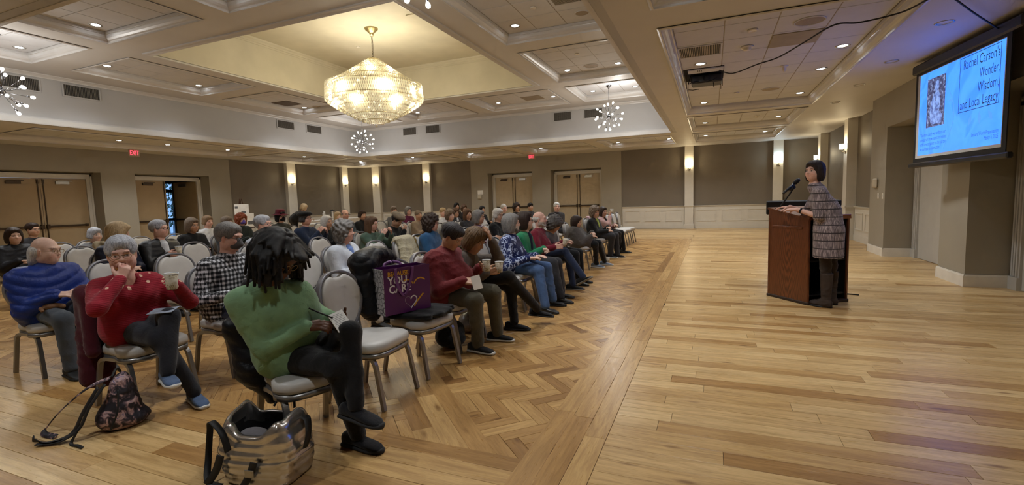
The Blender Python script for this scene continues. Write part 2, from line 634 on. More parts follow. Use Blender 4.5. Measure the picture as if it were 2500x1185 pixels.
# fascia round the raised ceiling, with its grille band mouldings
def fascia(name, x0, x1, y0, y1):
    o = MB().box(x0, x1, y0, y1, ZC - .002, ZU).build(name, M_FASC, kind='structure')
    return o
wf1 = fascia('wall_fascia_left', RAISED[0] - .12, RAISED[0], RAISED[2], RAISED[3])
wf2 = fascia('wall_fascia_far', RAISED[0] - .12, RAISED[1] + .12, RAISED[3], RAISED[3] + .12)
wf3 = fascia('wall_fascia_right', RAISED[1], RAISED[1] + .12, RAISED[2], RAISED[3])
wf4 = fascia('wall_fascia_near', RAISED[0] - .12, RAISED[1] + .12, RAISED[2] - .12, RAISED[2])
m = MB()
ring_mould(m, *RAISED, ZC, [(-0.02, -0.004), (0.0, -0.006), (0.035, -0.006), (0.04, 0.02), (0.04, 0.105), (0.032, 0.125), (0.012, 0.135), (0.006, 0.145), (0.0, 0.15)])
ring_mould(m, *RAISED, ZU, [(0.0, -0.085), (0.012, -0.08), (0.016, -0.06), (0.04, -0.03), (0.055, -0.02), (0.06, -0.001)])
m.build('trim_1', M_MOLD, kind='structure')

# the tray over the chandelier
m = MB()
t = (TRAY[0] + .004, TRAY[1] - .004, TRAY[2] + .004, TRAY[3] - .004)
m.box(t[0] - .05, t[0], t[2], t[3], ZU - .001, ZT).box(t[1], t[1] + .05, t[2], t[3], ZU - .001, ZT)
m.box(t[0] - .05, t[1] + .05, t[2] - .05, t[2], ZU - .001, ZT).box(t[0] - .05, t[1] + .05, t[3], t[3] + .05, ZU - .001, ZT)
m.box(t[0] - .05, t[1] + .05, t[2] - .05, t[3] + .05, ZT, ZT + .05)
tray = m.build('ceiling_tray', M_TRAY, kind='structure')
m = MB()
ring_mould(m, *TRAY, ZU, [(-0.11, -0.001), (-0.11, -0.02), (-0.09, -0.028), (-0.05, -0.03), (-0.03, -0.04), (-0.012, -0.045), (0.002, -0.04), (0.002, -0.01), (-0.02, 0.002)])
m.build('trim_2', M_MOLD, kind='structure')
m = MB()
ring_mould(m, *TRAY, ZT, [(0.0, -0.14), (0.015, -0.135), (0.015, -0.10), (0.03, -0.09), (0.03, -0.05), (0.06, -0.03), (0.07, -0.001)])
m.build('trim_3', M_TRAY, kind='structure')
MB().bbox(-5.9, -5.22, 8.75, 9.4, ZT - .022, ZT, .006).build('access_panel', M_TRAY, label='square plaster access panel in the tray ceiling beside the chandelier', cat='access panel')

# ---------------------------------------------------------------- walls
NTOP = 2.60
def wall_run(m, axis, c0, c1, segs, z0=-.01, z1=ZC + .02):
    for (a, b_) in segs:
        if axis == 'y': m.box(c0, c1, a, b_, z0, z1)
        else: m.box(a, b_, c0, c1, z0, z1)

# left wall: door bay (khaki) proud of the taupe panels
NA, NB = (6.39, 8.89), (9.84, 12.34)
m = MB()
wall_run(m, 'y', XL - NICHE, XL, [(YN, NA[0]), (NA[1], NB[0]), (NB[1], 13.19)])
wall_run(m, 'y', XL - NICHE, XL, [NA, NB], NTOP)
# niche backs, with openings for the doors
for (a, b_) in (NA, NB):
    m.box(XL - NICHE - .1, XL - NICHE, a - .1, a + .14, -.01, NTOP + .1)
    m.box(XL - NICHE - .1, XL - NICHE, b_ - .14, b_ + .1, -.01, NTOP + .1)
    m.box(XL - NICHE - .1, XL - NICHE, a + .14, b_ - .14, 2.44, NTOP + .1)
wl = m.build('wall_left', M_BAY, kind='structure')
MB().box(XL - NICHE, XL - .07, 13.19, YF + .5, -.01, ZC + .02).build('wall_left_panel', M_TAUPE, kind='structure')

NC, ND = (-9.72, -7.51), (-6.64, -4.37)
m = MB()
wall_run(m, 'x', YF, YF + NICHE, [(-10.61, NC[0]), (NC[1], ND[0]), (ND[1], -3.52)])
wall_run(m, 'x', YF, YF + NICHE, [NC, ND], NTOP + .03)
m.box(-10.61, -3.52, YF + NICHE, YF + NICHE + .1, -.01, ZC)
wf = m.build('wall_far', M_BAY, kind='structure')
m = MB().box(XL - .3, -10.61, YF + .07, YF + .5, -.01, ZC + .02)
m.box(-3.52, 4.4, YF + .07, YF + .5, -.01, ZC + .02)
m.build('wall_far_panel', M_TAUPE, kind='structure')

NE, NF = (5.7, 8.45), (9.30, 11.90)
m = MB()
wall_run(m, 'y', XR, XR + .52, [(YN, NE[0]), (NE[1], NF[0]), (NF[1], 12.90)])
wall_run(m, 'y', XR, XR + .52, [NE, NF], NTOP)
m.box(XR + .52, XR + .62, YN, 12.9, -.01, ZC)
m.box(XR + .36, XR + .62, 12.9, YF + .3, -.01, ZC)
wr = m.build('wall_right', M_BAY, kind='structure')
m = MB()
m.box(XR + .354, XR + .362, 12.9, 15.55, .93, ZC).box(XR + .354, XR + .362, 16.0, 19.1, .93, ZC)
m.build('wall_right_panel', M_TAUPE, wr)
MB().box(XL - .7, XR + .7, YN - .2, YN, -.01, ZC + .02).build('wall_near', M_TAUPE, kind='structure')

# pilasters: (x0, x1, y0, y1)
PIL = [(-1.006, -.684, YF - .10, YF + .1), (2.105, 2.43, YF - .10, YF + .1), (-13.24, -12.84, YF - .10, YF + .1), (-16.32, -15.87, YF - .10, YF + .1),
       (XL - .1, XL + .10, 15.86, 16.33), (XL - .1, XL + .10, 19.27, 19.69),
       (XR + .13, XR + .4, 15.58, 15.95), (XR + .13, XR + .4, 19.12, 19.5)]
for i, (a, b_, c, d) in enumerate(PIL):
    m = MB().box(a, b_, c, d, -.01, ZC)
    m.box(a - .02, b_ + .02, c - .02, d + .02, 0, .17).box(a - .012, b_ + .012, c - .012, d + .012, .17, .19)
    m.box(a - .02, b_ + .02, c - .02, d + .02, .89, .93)
    m.build('trim_%d' % (10 + i), M_TRIM, kind='structure')

# wainscot with framed panels: run along a wall from p to q, facing normal n
def wainscot(num, p, q, nrm, npan, h=0.92):
    P, Q, N = Vector(p), Vector(q), Vector(nrm)
    T = (Q - P).length
    d = (Q - P) / T
    def bx(m, s0, s1, z0, z1, t0, t1):
        a, b_ = P + d * s0 + N * t0, P + d * s1 + N * t1
        m.box(a.x, b_.x, a.y, b_.y, z0, z1)
    m = MB()
    bx(m, 0, T, -.01, h - .04, -.02, .018)
    bx(m, 0, T, 0, .16, .0, .034); bx(m, 0, T, .16, .18, .0, .026)
    bx(m, 0, T, h - .045, h - .015, .0, .034); bx(m, 0, T, h - .015, h, .0, .055)
    wn = m.build('trim_%d' % num, M_TRIM, kind='structure')
    w = T / npan
    for k in range(npan):
        s0, s1 = k * w + .10, (k + 1) * w - .10
        f = MB()
        z0, z1, b = .30, .76, .028
        for (a, b2, c, e) in ((s0, s1, z0, z0 + b), (s0, s1, z1 - b, z1), (s0, s0 + b, z0 + b, z1 - b), (s1 - b, s1, z0 + b, z1 - b)):
            bx(f, a, b2, c, e, .016, .034)
        f.build('panel_frame', M_TRIM, wn)
Yw = YF + .07
wainscot(30, (-3.50, Yw, 0), (-1.026, Yw, 0), (0, -1, 0), 3)
wainscot(31, (-.664, Yw, 0), (2.085, Yw, 0), (0, -1, 0), 3)
wainscot(32, (2.45, Yw, 0), (3.58, Yw, 0), (0, -1, 0), 1)
wainscot(33, (-12.82, Yw, 0), (-10.62, Yw, 0), (0, -1, 0), 3)
wainscot(34, (-15.85, Yw, 0), (-13.26, Yw, 0), (0, -1, 0), 3)
wainscot(35, (-17.38, Yw, 0), (-16.34, Yw, 0), (0, -1, 0), 1)
Xw = XL - .07
wainscot(36, (Xw, 13.20, 0), (Xw, 15.84, 0), (1, 0, 0), 3)
wainscot(37, (Xw, 16.35, 0), (Xw, 19.25, 0), (1, 0, 0), 3)
wainscot(38, (Xw, 19.71, 0), (Xw, 20.58, 0), (1, 0, 0), 1)
Xw = XR + .36
wainscot(39, (Xw, 12.92, 0), (Xw, 15.56, 0), (-1, 0, 0), 3)
wainscot(40, (Xw, 15.97, 0), (Xw, 19.10, 0), (-1, 0, 0), 3)
wainscot(41, (Xw, 19.52, 0), (Xw, 20.58, 0), (-1, 0, 0), 1)

# baseboards round the bays and columns
def skirt(name, runs):
    m = MB()
    for (x0, x1, y0, y1) in runs:
        m.box(x0, x1, y0, y1, 0, .15)
        e = .006
        m.box(x0 + e if x0 < 0 or True else x0, x1 - e, y0 + e, y1 - e, .15, .17)
    m.build(name, M_TRIM if name != 'baseboard_right' else M_WHITE, kind='structure')
skirt('baseboard_left', [(XL, XL + .02, YN, NA[0]), (XL, XL + .02, NA[1], NB[0]), (XL, XL + .02, NB[1], 13.19)])
skirt('baseboard_far', [(-10.61, NC[0], YF - .02, YF), (NC[1], ND[0], YF - .02, YF), (ND[1], -3.52, YF - .02, YF)])
skirt('baseboard_right', [(XR - .02, XR, YN, NE[0]), (XR - .02, XR, NE[1] - .02, NF[0] + .02), (XR - .02, XR, NF[1] - .02, 12.92), (XR, XR + .46, NE[1] - .02, NE[1]), (XR, XR + .46, NF[1] - .02, NF[1]), (XR - .02, XR + .36, 12.9, 12.92)])

# ---------------------------------------------------------------- doors
def door_pair(idx, P, d, N, w, h=2.42, paint=M_DOOR, notices=True, open_leaf=None):
    """double door in a niche back: P middle of the threshold, d along the wall, N out of the wall"""
    P, d, N = Vector(P), Vector(d), Vector(N)
    rz = math.atan2(d.y, d.x)
    e = empty('door_%d' % idx, P, rz, kind='structure')     # local x along the wall, local -y out of the wall when d x N is up
    s = 1 if d.cross(N).z > 0 else -1
    def L(m, x0, x1, t0, t1, z0, z1):
        return m.box(x0, x1, s * t0, s * t1, z0, z1)
    m = MB()
    t = .14
    for (a, b_, c, e2, q0, q1) in ((-w / 2 - t, -w / 2, 0, h + t, 0, .05), (w / 2, w / 2 + t, 0, h + t, 0, .05), (-w / 2, w / 2, h, h + t, 0, .05),
                                   (-w / 2 - t, -w / 2 - t + .05, 0, h + t, .05, .07), (w / 2 + t - .05, w / 2 + t, 0, h + t, .05, .07), (-w / 2 - t, w / 2 + t, h + t - .05, h + t, .05, .07)):
        L(m, a, b_, q0, q1, c, e2)
    m.build('door_frame', M_TRIM, e)
    for k, sd in enumerate((-1, 1)):
        lf = empty('door_leaf', (0, 0, 0)); lf.parent = e
        x0, x1 = (-w / 2 + .004, -.004) if sd < 0 else (.004, w / 2 - .004)
        if open_leaf == sd:
            lf.location = (sd * w / 2, 0, 0)
            lf.rotation_euler = (0, 0, math.radians(-80 * sd * s * -1))
            x0, x1 = (x0 - sd * w / 2, x1 - sd * w / 2)
        L(MB(), x0, x1, -.045, .012, .006, h - .004).build('door_panel', paint, lf)
        xe = x1 - .06 if sd < 0 else x0 + .06                        # meeting edge
        if open_leaf == sd: pass
        rod = MB()
        L(rod, xe - .012, xe + .012, .0, .03, 1.08, h - .1)
        L(rod, xe - .02, xe + .02, .0, .045, h - .16, h - .03)
        L(rod, xe - .012, xe + .012, .0, .03, .08, 1.0)
        rod.build('vertical_rod', M_BRONZE, lf)
        bar = MB()
        L(bar, x0 + .06, x1 - .06, .03, .075, .99, 1.045)
        L(bar, xe - .035, xe + .035, .0, .085, .95, 1.08)
        xo = x0 + .09 if sd < 0 else x1 - .09
        L(bar, xo - .03, xo + .03, .0, .08, .98, 1.055)
        bar.build('push_bar', M_BRONZE, lf)
        xm = (x0 + x1) / 2
        cl = MB()
        L(cl, xm - .2, xm + .12, .0, .06, h - .17, h - .09)
        L(cl, xm - .16, xm + .18, .06, .075, h - .085, h - .065)
        cl.build('door_closer', M_STEEL if sd > 0 else M_BRONZE, lf)
        if notices and not (open_leaf == sd):
            nt_ = L(MB(), xm - .16, xm + .16, .001, .004, 1.42, 1.64).build('paper_notice', M_PAPER, lf, label='white paper notice')
            tx = MB()
            for (hw, z) in ((.11, 1.595), (.12, 1.575), (.06, 1.535), (.05, 1.51), (.07, 1.475)):
                L(tx, xm - hw, xm + hw, .004, .005, z - .006, z + .006)
            tx.build('notice_text', M_DARK, nt_)
    return e
door_pair(1, (XL - NICHE, (NA[0] + NA[1]) / 2, 0), (0, 1, 0), (1, 0, 0), NA[1] - NA[0] - .30)
door_pair(2, (XL - NICHE, (NB[0] + NB[1]) / 2, 0), (0, 1, 0), (1, 0, 0), NB[1] - NB[0] - .30, open_leaf=1)
door_pair(3, ((NC[0] + NC[1]) / 2, YF + NICHE, 0), (1, 0, 0), (0, -1, 0), NC[1] - NC[0] - .30, h=2.43, notices=False, paint=plain('beige_door_paint', rgb(196, 180, 150), .5))
door_pair(4, ((ND[0] + ND[1]) / 2, YF + NICHE, 0), (1, 0, 0), (0, -1, 0), ND[1] - ND[0] - .30, h=2.43, notices=False, paint=MATS['beige_door_paint'])

# single doors in the right-hand niches, fluted casings
def niche_door(idx, y0, y1):
    e = empty('door_%d' % idx, (XR + .52, (y0 + y1) / 2, 0), 0, kind='structure')
    hw = (y1 - y0) / 2 - .22
    for sd in (-1, 1):
        m = MB()
        a, b_ = (hw, hw + .20) if sd > 0 else (-hw - .20, -hw)
        m.box(-.05, 0, a, b_, 0, 2.45)
        for k in range(3):
            c = a + .03 + k * .055
            m.box(-.065, -.05, c, c + .035, .18, 2.40)
        m.box(-.075, 0, a - .005, b_ + .005, 0, .17)
        m.build('door_casing', M_DOORG, e)
    MB().box(-.05, 0, -hw - .2, hw + .2, 2.36, 2.52).build('door_casing', M_DOORG, e)
    lf = MB().box(-.02, .03, -hw, hw, .006, 2.36).build('door_leaf', M_DOORG, e)
    k = MB(); k.smooth = True
    k.lathe([(.0, -.075), (.026, -.07), (.03, -.055), (.02, -.04), (.012, -.035), (.012, -.02)], 14, (0, -hw + .07, 1.0), 'x')
    k.build('door_knob', M_STEEL, lf)
niche_door(5, *NF)
niche_door(6, *NE)

# what shows through the open leaf: a small lobby with a black framed glass door onto the dusk
m = MB().box(XL - 3.2, XL - NICHE - .1, 8.6, 8.7, 0, 3).box(XL - 3.2, XL - NICHE - .1, 14.6, 14.7, 0, 3).box(XL - 3.2, XL - NICHE - .1, 8.6, 14.7, 2.9, 3)
m.box(XL - 3.3, XL - 3.2, 8.6, 12.56, 0, 3).box(XL - 3.3, XL - 3.2, 13.64, 14.7, 0, 3).box(XL - 3.3, XL - 3.2, 12.56, 13.64, 2.55, 3)
m.build('wall_lobby', plain('lobby_grey_paint', rgb(96, 102, 110), .6), kind='structure')
MB().box(XL - 3.3, XL - NICHE, 8.6, 14.7, -.12, -.003).build('floor_lobby', plain('lobby_floor', rgb(90, 84, 76), .5), kind='structure')
g = empty('door_7', (XL - 3.25, 13.10, 0), 0, kind='structure')
m = MB()
for (a, b_, z0, z1) in ((-.54, -.36, 0, 2.55), (.36, .54, 0, 2.55), (-.36, .36, 2.46, 2.55), (-.36, .36, 2.10, 2.22), (-.36, .36, .95, 1.05), (-.36, .36, 0, .2)):
    m.box(-.03, .03, a, b_, z0, z1)
m.build('door_frame', plain('black_aluminium', rgb(14, 15, 18), .35), g)
mg, nt, b = nodes_of('door_glass')
b.inputs['Base Color'].default_value = (.9, .95, 1, 1); b.inputs['Roughness'].default_value = .02
b.inputs['Transmission Weight'].default_value = 1.0; b.inputs['IOR'].default_value = 1.02
for (z0, z1) in ((.2, .95), (1.05, 2.10), (2.22, 2.46)):
    MB().box(-.004, .004, -.36, .36, z0, z1).build('pane', mg, g)
# garden outside: ground, a railing and a leafy tree
MB().box(XL - 14, XL - 3.3, 4, 22, -.2, -.05).build('ground_outside', plain('paving_outside', rgb(150, 160, 172), .8), kind='structure')
r_ = empty('railing', (XL - 5.2, 14.2, -.05), 0, label='white painted railing outside the black framed glass door', cat='railing')
m = MB().box(-.03, .03, -2, 2, .95, 1.02).box(-.03, .03, -2, 2, .12, .17)
m.build('rail', plain('white_rail_paint', rgb(215, 222, 230), .5), r_)
for k in range(21):
    MB().box(-.015, .015, -2 + k * .2 - .015, -2 + k * .2 + .015, 0, .96).build('baluster', MATS['white_rail_paint'], r_)
tr = empty('tree', (XL - 8.2, 16.2, -.05), 0, label='leafy evergreen tree standing outside the glass door', cat='tree')
t_ = MB(); t_.smooth = True
t_.tube([(0, 0, 0), (.05, 0, 1.2), (0, .08, 2.6), (.03, 0, 4)], [.16, .13, .10, .05], 10)
t_.build('trunk', plain('bark', rgb(70, 58, 48), .9), tr)
lv = MB()
for k in range(1500):
    a, rr, z = random.uniform(0, 6.28), random.random() ** .5, random.uniform(.6, 5.2)
    R_ = 2.0 * (1.0 - abs(z - 2.6) / 3.6) * rr
    p = Vector((math.cos(a) * R_, math.sin(a) * R_, z))
    q = Vector((random.uniform(-1, 1), random.uniform(-1, 1), random.uniform(-1, 1))).normalized()
    w_ = q.orthogonal().normalized()
    lv.quad(p, p + q * .09 + w_ * .04, p + q * .2, p + q * .09 - w_ * .04)
lv.build('crown', plain('evergreen_leaf', rgb(84, 112, 96), .6, var=.3), tr, kind='stuff')
# ================================================================= FIXTURES
M_LENS = glow('downlight_lens', (0.90, 0.96, 1.0), 14.0)
M_BULB = glow('frosted_bulb', (1.0, 0.93, 0.78), 3.2)
M_SHADE = glow('sconce_glass', (1.0, 0.84, 0.52), 7.0)
M_CHROME = plain('polished_chrome', rgb(120, 120, 124), 0.15, metal=1.0)
M_CAN = plain('downlight_reflector', rgb(175, 172, 165), 0.25, metal=0.6)

ring_me = MB(); ring_me.smooth = True
ring_me.lathe([(.062, .02), (.066, -.002), (.088, -.008), (.094, -.004), (.094, .002)], 24)
ring_me = ring_me.mesh('trim_ring', M_CAN)
lens_me = MB().lathe([(.064, .004), (.05, -.003), (0.0, -.006)], 24).mesh('lens', M_LENS)
dark_lens = MB().lathe([(.064, .018), (0.0, .02)], 24).mesh('lens', plain('unlit_lamp_glass', rgb(150, 146, 140), .3))
spot_data = bpy.data.lights.new('downlight_beam', 'SPOT')
spot_data.energy = W_DOWN
spot_data.color = (0.93, 0.97, 1.0)
spot_data.spot_size = math.radians(125)
spot_data.spot_blend = 0.9
spot_data.shadow_soft_size = 0.07

def downlight(x, y, z, label, group, lit=True):
    e = empty('downlight', (x, y, z), label=label, cat='downlight', group=group)
    put('trim_ring', ring_me, e)
    put('lens', lens_me if lit else dark_lens, e)
    if lit:
        o = bpy.data.objects.new('beam', spot_data)
        col.objects.link(o); o.parent = e; o.location = (0, 0, -.02)
TL, TU = ZC + REC - .002, ZU + REC - .002
for i, (x, y) in enumerate([(-15.68, 8.58), (-15.68, 9.92), (-15.65, 11.91), (-15.67, 15.36)]):
    downlight(x, y, TL, ['lit downlight above and left of the exit sign on the door wall', 'lit downlight just right of the exit sign on the door wall', 'lit downlight above the end of the door bay', 'lit downlight above the wall left of the corner'][i], 'downlights along the left wall')
downlight(-15.64, 18.8, TL, 'lit downlight in the low ceiling at the far room corner', 'downlights along the left wall')
for x, lab in ((-12.57, 'lit downlight in the low far ceiling below the first pair of grilles'), (-9.53, 'lit downlight in the low far ceiling left of the far exit sign'), (-6.41, 'lit downlight in the low far ceiling just right of the far exit sign'), (-3.32, 'lit downlight in the low far ceiling below the hanging starburst lamp'), (-1.47, 'lit downlight at the end of the low far ceiling beside the beam')):
    downlight(x, 18.68, TL, lab, 'downlights along the far wall')
UP = [(-9.41, 4.98, 'lit downlight in the near coffer left of the gold tray'), (-11.84, 5.0, 'lit downlight in the bright coffer at the left edge'),
      (-11.84, 6.4, 'small lit downlight in the near end of the coffer above the left grilles'), (-11.88, 8.4, 'lit downlight at the far end of the coffer above the left fascia'),
      (-11.88, 11.79, 'lit downlight beside the dark square vent'), (-11.82, 14.43, 'lit downlight behind the chandelier tip in the corner coffer'),
      (-9.41, 14.41, 'lit downlight in the coffer right of the chandelier'), (-6.32, 14.34, 'lit downlight left of the grey ceiling panel'),
      (-4.49, 14.33, 'lit downlight right of the grey ceiling panel'), (-3.26, 11.62, 'lit downlight left of the ceiling speaker in the right raised coffer'),
      (-2.04, 11.6, 'lit downlight against the beam in the right raised coffer'), (-3.26, 8.24, 'lit downlight in the near right raised coffer'),
      (-3.24, 14.24, 'lit downlight left of the starburst lamp canopy'), (-2.03, 14.27, 'lit downlight right of the starburst lamp canopy')]
for x, y, lab in UP: downlight(x, y, TU, lab, 'downlights in the raised ceiling')
RL = [(-0.18, 8.31, 'lit downlight between the black grille and the projector'), (-0.18, 11.83, 'lit downlight behind the projector'), (1.70, 8.31, 'lit downlight near the slide screen, nearest of three in a row'),
      (1.68, 9.67, 'lit downlight in the middle of the three by the screen'), (1.68, 11.79, 'lit downlight farthest of the three by the screen'), (-0.2, 15.17, 'lit downlight at the left of the shallow coffer beyond the projector'),
      (1.66, 15.16, 'lit downlight at the right of the shallow coffer beyond the projector'), (-0.22, 18.49, 'lit downlight at the left of the last coffer before the far wall'), (1.65, 18.57, 'lit downlight at the right of the last coffer before the far wall')]
for x, y, lab in RL: downlight(x, y, TL, lab, 'downlights over the speaker')
for y, lab in ((7.24, 'unlit round downlight nearest the slide screen'), (9.02, 'second unlit downlight along the lilac lit ceiling'), (10.71, 'third unlit downlight along the plain right ceiling'), (12.55, 'farthest unlit downlight along the plain right ceiling')):
    downlight(2.465, y, ZC, lab, 'unlit downlights by the screen', lit=False)
# lamps of the same kind over the part of the hall behind and beside the viewer
for x, y, z in ((-9.41, 3.6, TU), (-6.3, 4.98, TU), (-3.26, 5.0, TU), (-3.26, 3.7, TU), (-15.68, 4.6, TL), (-0.2, 4.8, TL), (1.68, 4.8, TL), (-0.2, .9, TL), (-6.3, .5, TL), (-11.8, .5, TL), (-3.2, .5, TL)):
    downlight(x, y, z, 'lit downlight overhead in the near part of the hall', 'downlights over the near hall')

# return air grilles on the fascia
M_SLOT = plain('grille_dark', rgb(58, 55, 52), 0.6, var=.2)
def grille(loc, rz, w, h, label, group, n=24, hole=True):
    e = empty('wall_grille', loc, rz, label=label, cat='grille', group=group)
    m = MB()
    f = .03
    for (a, b_, c, d) in ((-w / 2 - f, w / 2 + f, -h / 2 - f, -h / 2), (-w / 2 - f, w / 2 + f, h / 2, h / 2 + f), (-w / 2 - f, -w / 2, -h / 2, h / 2), (w / 2, w / 2 + f, -h / 2, h / 2)):
        m.box(a, b_, -.02, 0.0, c, d)
    m.build('frame', M_FASC, e)
    MB().box(-w / 2, w / 2, -.004, 0, -h / 2, h / 2).build('backing', M_SLOT, e)
    fm = MB().box(-.004, .004, -.016, -.002, -h / 2, h / 2).mesh('fin', plain('grille_fin', rgb(120, 115, 108), .5))
    for k in range(n):
        put('fin', fm, e, loc=(-w / 2 + (k + .5) * w / n, 0, 0))
zg = 4.08
K = 1.0769
for i, y in enumerate((5.04, 6.04, 11.24, 12.38)):
    grille((RAISED[0] + .001, y * K, zg), math.pi / 2, .66, .235, ['dark slotted grille behind the left edge starburst lamp', 'dark slotted grille right of the left edge starburst lamp', 'grey grille on the left fascia, left of the corner pair', 'grey grille on the left fascia nearest the corner'][i], 'grilles on the white fascia')
for i, x in enumerate((-9.85, -8.91, -4.26, -3.3)):
    grille((x * K, RAISED[3] - .001, zg), 0, .58, .26, ['grey grille on the far fascia nearest the corner', 'grey grille on the far fascia, second from the corner', 'dark grille on the far fascia left of the starburst lamp', 'dark grille on the far fascia partly behind the starburst lamp'][i], 'grilles on the white fascia')

# ceiling grilles and panels
def ceil_grille(x, y, z, w, d, n, label):
    e = empty('ceiling_grille', (x, y, z), label=label, cat='grille')
    MB().box(-w / 2, w / 2, -d / 2, d / 2, -.003, .004).build('backing', M_DARK, e)
    m = MB()
    for (a, b_, c, q) in ((-w / 2 - .02, w / 2 + .02, -d / 2 - .02, -d / 2), (-w / 2 - .02, w / 2 + .02, d / 2, d / 2 + .02), (-w / 2 - .02, -w / 2, -d / 2, d / 2), (w / 2, w / 2 + .02, -d / 2, d / 2)):
        m.box(a, b_, c, q, -.012, .004)
    m.build('frame', M_TILE, e)
    fm = MB().box(-.0045, .0045, -d / 2, d / 2, -.012, -.003).mesh('fin', plain('grille_fin_pale', rgb(170, 160, 144), .5))
    for k in range(n):
        put('fin', fm, e, loc=(-w / 2 + (k + .5) * w / n, 0, 0))
ceil_grille(-0.17, 7.55, TL, .54, .5, 24, 'black slotted ceiling grille above the projector')
ceil_grille(-2.05, 7.45, TU, .56, .45, 30, 'black slotted ceiling grille in the near right raised coffer')
MB().bbox(-12.15, -11.5, 10.75, 11.35, TU - .01, TU + .004).build('ceiling_vent', plain('vent_dark', rgb(88, 76, 64), .7), label='dark square vent tile in the left raised coffer', cat='vent')
MB().bbox(-5.4, -4.8, 13.9, 14.45, TU - .01, TU + .004).build('ceiling_vent', plain('vent_grey', rgb(150, 138, 122), .7), label='grey square vent tile in the far raised coffer', cat='vent')
MB().bbox(.72, 1.3, 7.28, 7.88, TL - .01, TL + .004).build('ceiling_panel', plain('stained_panel', rgb(168, 156, 130), .8), label='tan brown square panel in the ceiling above the speaker', cat='ceiling panel')

def round_speaker(x, y, z, r, label):
    e = empty('ceiling_speaker', (x, y, z), label=label, cat='speaker', group='round speakers in the ceiling')
    m = MB(); m.smooth = True
    m.lathe([(r * .9, .0), (r * .93, -.012), (r, -.008), (r, .003)], 32)
    m.build('rim', M_TILE, e)
    MB().lathe([(r * .91, -.004), (r * .5, -.009), (.0, -.010)], 32).build('mesh_cover', plain('speaker_mesh', rgb(160, 148, 132), .7, var=.1, nscale=90), e)
round_speaker(1.07, 6.9, TL, .17, 'large round speaker cover in the tiles near the screen')
round_speaker(1.06, 11.0, TL, .17, 'round speaker cover in the tiles far behind the projector')
round_speaker(-2.65, 11.5, TU, .17, 'round speaker cover between two downlights in the raised coffer')
round_speaker(-2.03, 8.2, TU, .12, 'small round speaker beside the beam in the near raised coffer')
round_speaker(-11.44, 11.85, TU, .14, 'round speaker cover beside the dark square vent')
round_speaker(-10.75, 6.3, TU, .13, 'round speaker cover in the left raised coffer near the tray corner')
round_speaker(-4.45, 13.2, TU, .13, 'round speaker cover in the far raised coffer by the tray')

def detector(x, y, z, r, h, label, stem=False):
    m = MB(); m.smooth = True
    if stem:
        m.lathe([(.06, .0), (.06, -.012), (.03, -.02), (.028, -h), (.014, -h - .03), (0, -h - .032)], 16)
    else:
        m.lathe([(r, 0), (r, -.015), (r * .92, -.02), (r * .6, -.022), (r * .58, -h), (0, -h - .004)], 20)
    m.build('smoke_detector', M_WHITE, loc=(x, y, z), label=label, cat='smoke detector', group='detectors on the ceiling tiles')
detector(.44, 7.66, TL, .085, .05, 'white smoke detector beside the tan ceiling panel')
detector(1.07, 9.11, TL, .07, .07, 'white sprinkler sensor below the black cable', True)
detector(1.10, 14.65, TL, .07, .05, 'white smoke detector in the shallow coffer beyond the projector')
detector(.46, 6.92, TL, .06, .02, 'small flat sprinkler cover above the smoke detector')
detector(.45, 11.0, TL, .05, .02, 'small flat sprinkler cover behind the projector')
detector(-2.68, 7.6, TU, .05, .015, 'small round sprinkler cover in the near right raised coffer')
detector(-2.7, 10.4, TU, .05, .015, 'small round sprinkler cover in the right raised coffer')
detector(-8.1, 9.9, ZT, .045, .015, 'small white sprinkler in the gold tray left of the chain')
detector(-4.6, 9.3, ZT, .045, .015, 'small white sprinkler in the gold tray near its edge')

# wall sconces
sc_plate = MB(); sc_plate.smooth = True
sc_plate.lathe([(0, -.02), (.05, -.018), (.058, -.01), (.06, 0)], 20, (0, 0, 0), 'y')
sc_plate = sc_plate.mesh('backplate', M_STEEL)
sc_arm = MB(); sc_arm.smooth = True
sc_arm.tube([(0, -.01, 0), (0, -.07, -.005), (0, -.10, .02), (0, -.10, .05)], .009, 8)
sc_arm.lathe([(.0, .045), (.035, .05), (.037, .065), (.0, .066)], 16, (0, -.10, 0))
sc_arm = sc_arm.mesh('arm', M_STEEL)
sc_sh = MB(); sc_sh.smooth = True
sc_sh.lathe([(.03, .066), (.048, .075), (.052, .10), (.052, .21), (.05, .212), (.046, .21), (.046, .08)], 20, (0, -.10, 0))
sc_sh = sc_sh.mesh('glass_shade', M_SHADE)
def sconce(x, y, z, rz, label, c=(1.0, .80, .48)):
    e = empty('wall_sconce', (x, y, z), rz, label=label, cat='sconce', group='sconces on the pilasters')
    put('backplate', sc_plate, e); put('arm', sc_arm, e)
    put('glass_shade', sc_sh, e)
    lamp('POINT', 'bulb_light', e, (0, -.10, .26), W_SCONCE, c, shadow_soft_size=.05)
zs = 2.36
sconce(-.845, YF - .10, zs, 0, 'lit sconce on the pilaster left of the lectern')
sconce(2.27, YF - .10, zs, 0, 'pale blue lit sconce on the pilaster behind the microphone', (.55, .8, 1.0))  # lamp tinted blue to stand in for projector light on this sconce
sconce(-13.04, YF - .10, zs, 0, 'lit sconce on the far pilaster right of the corner pair')
sconce(-16.1, YF - .10, zs, 0, 'lit sconce on the far pilaster just right of the corner')
sconce(XL + .10, 16.1, zs, math.pi / 2, 'lit sconce on the left wall pilaster above the seated crowd')
sconce(XL + .10, 19.48, zs, math.pi / 2, 'lit sconce on the left wall pilaster just left of the corner')
sconce(XR + .13, 15.76, zs + .05, -math.pi / 2, 'bright lit sconce on the right wall pilaster beyond the speaker')
sconce(XR + .13, 19.31, zs, -math.pi / 2, 'lit sconce just behind the top of the speaker head')

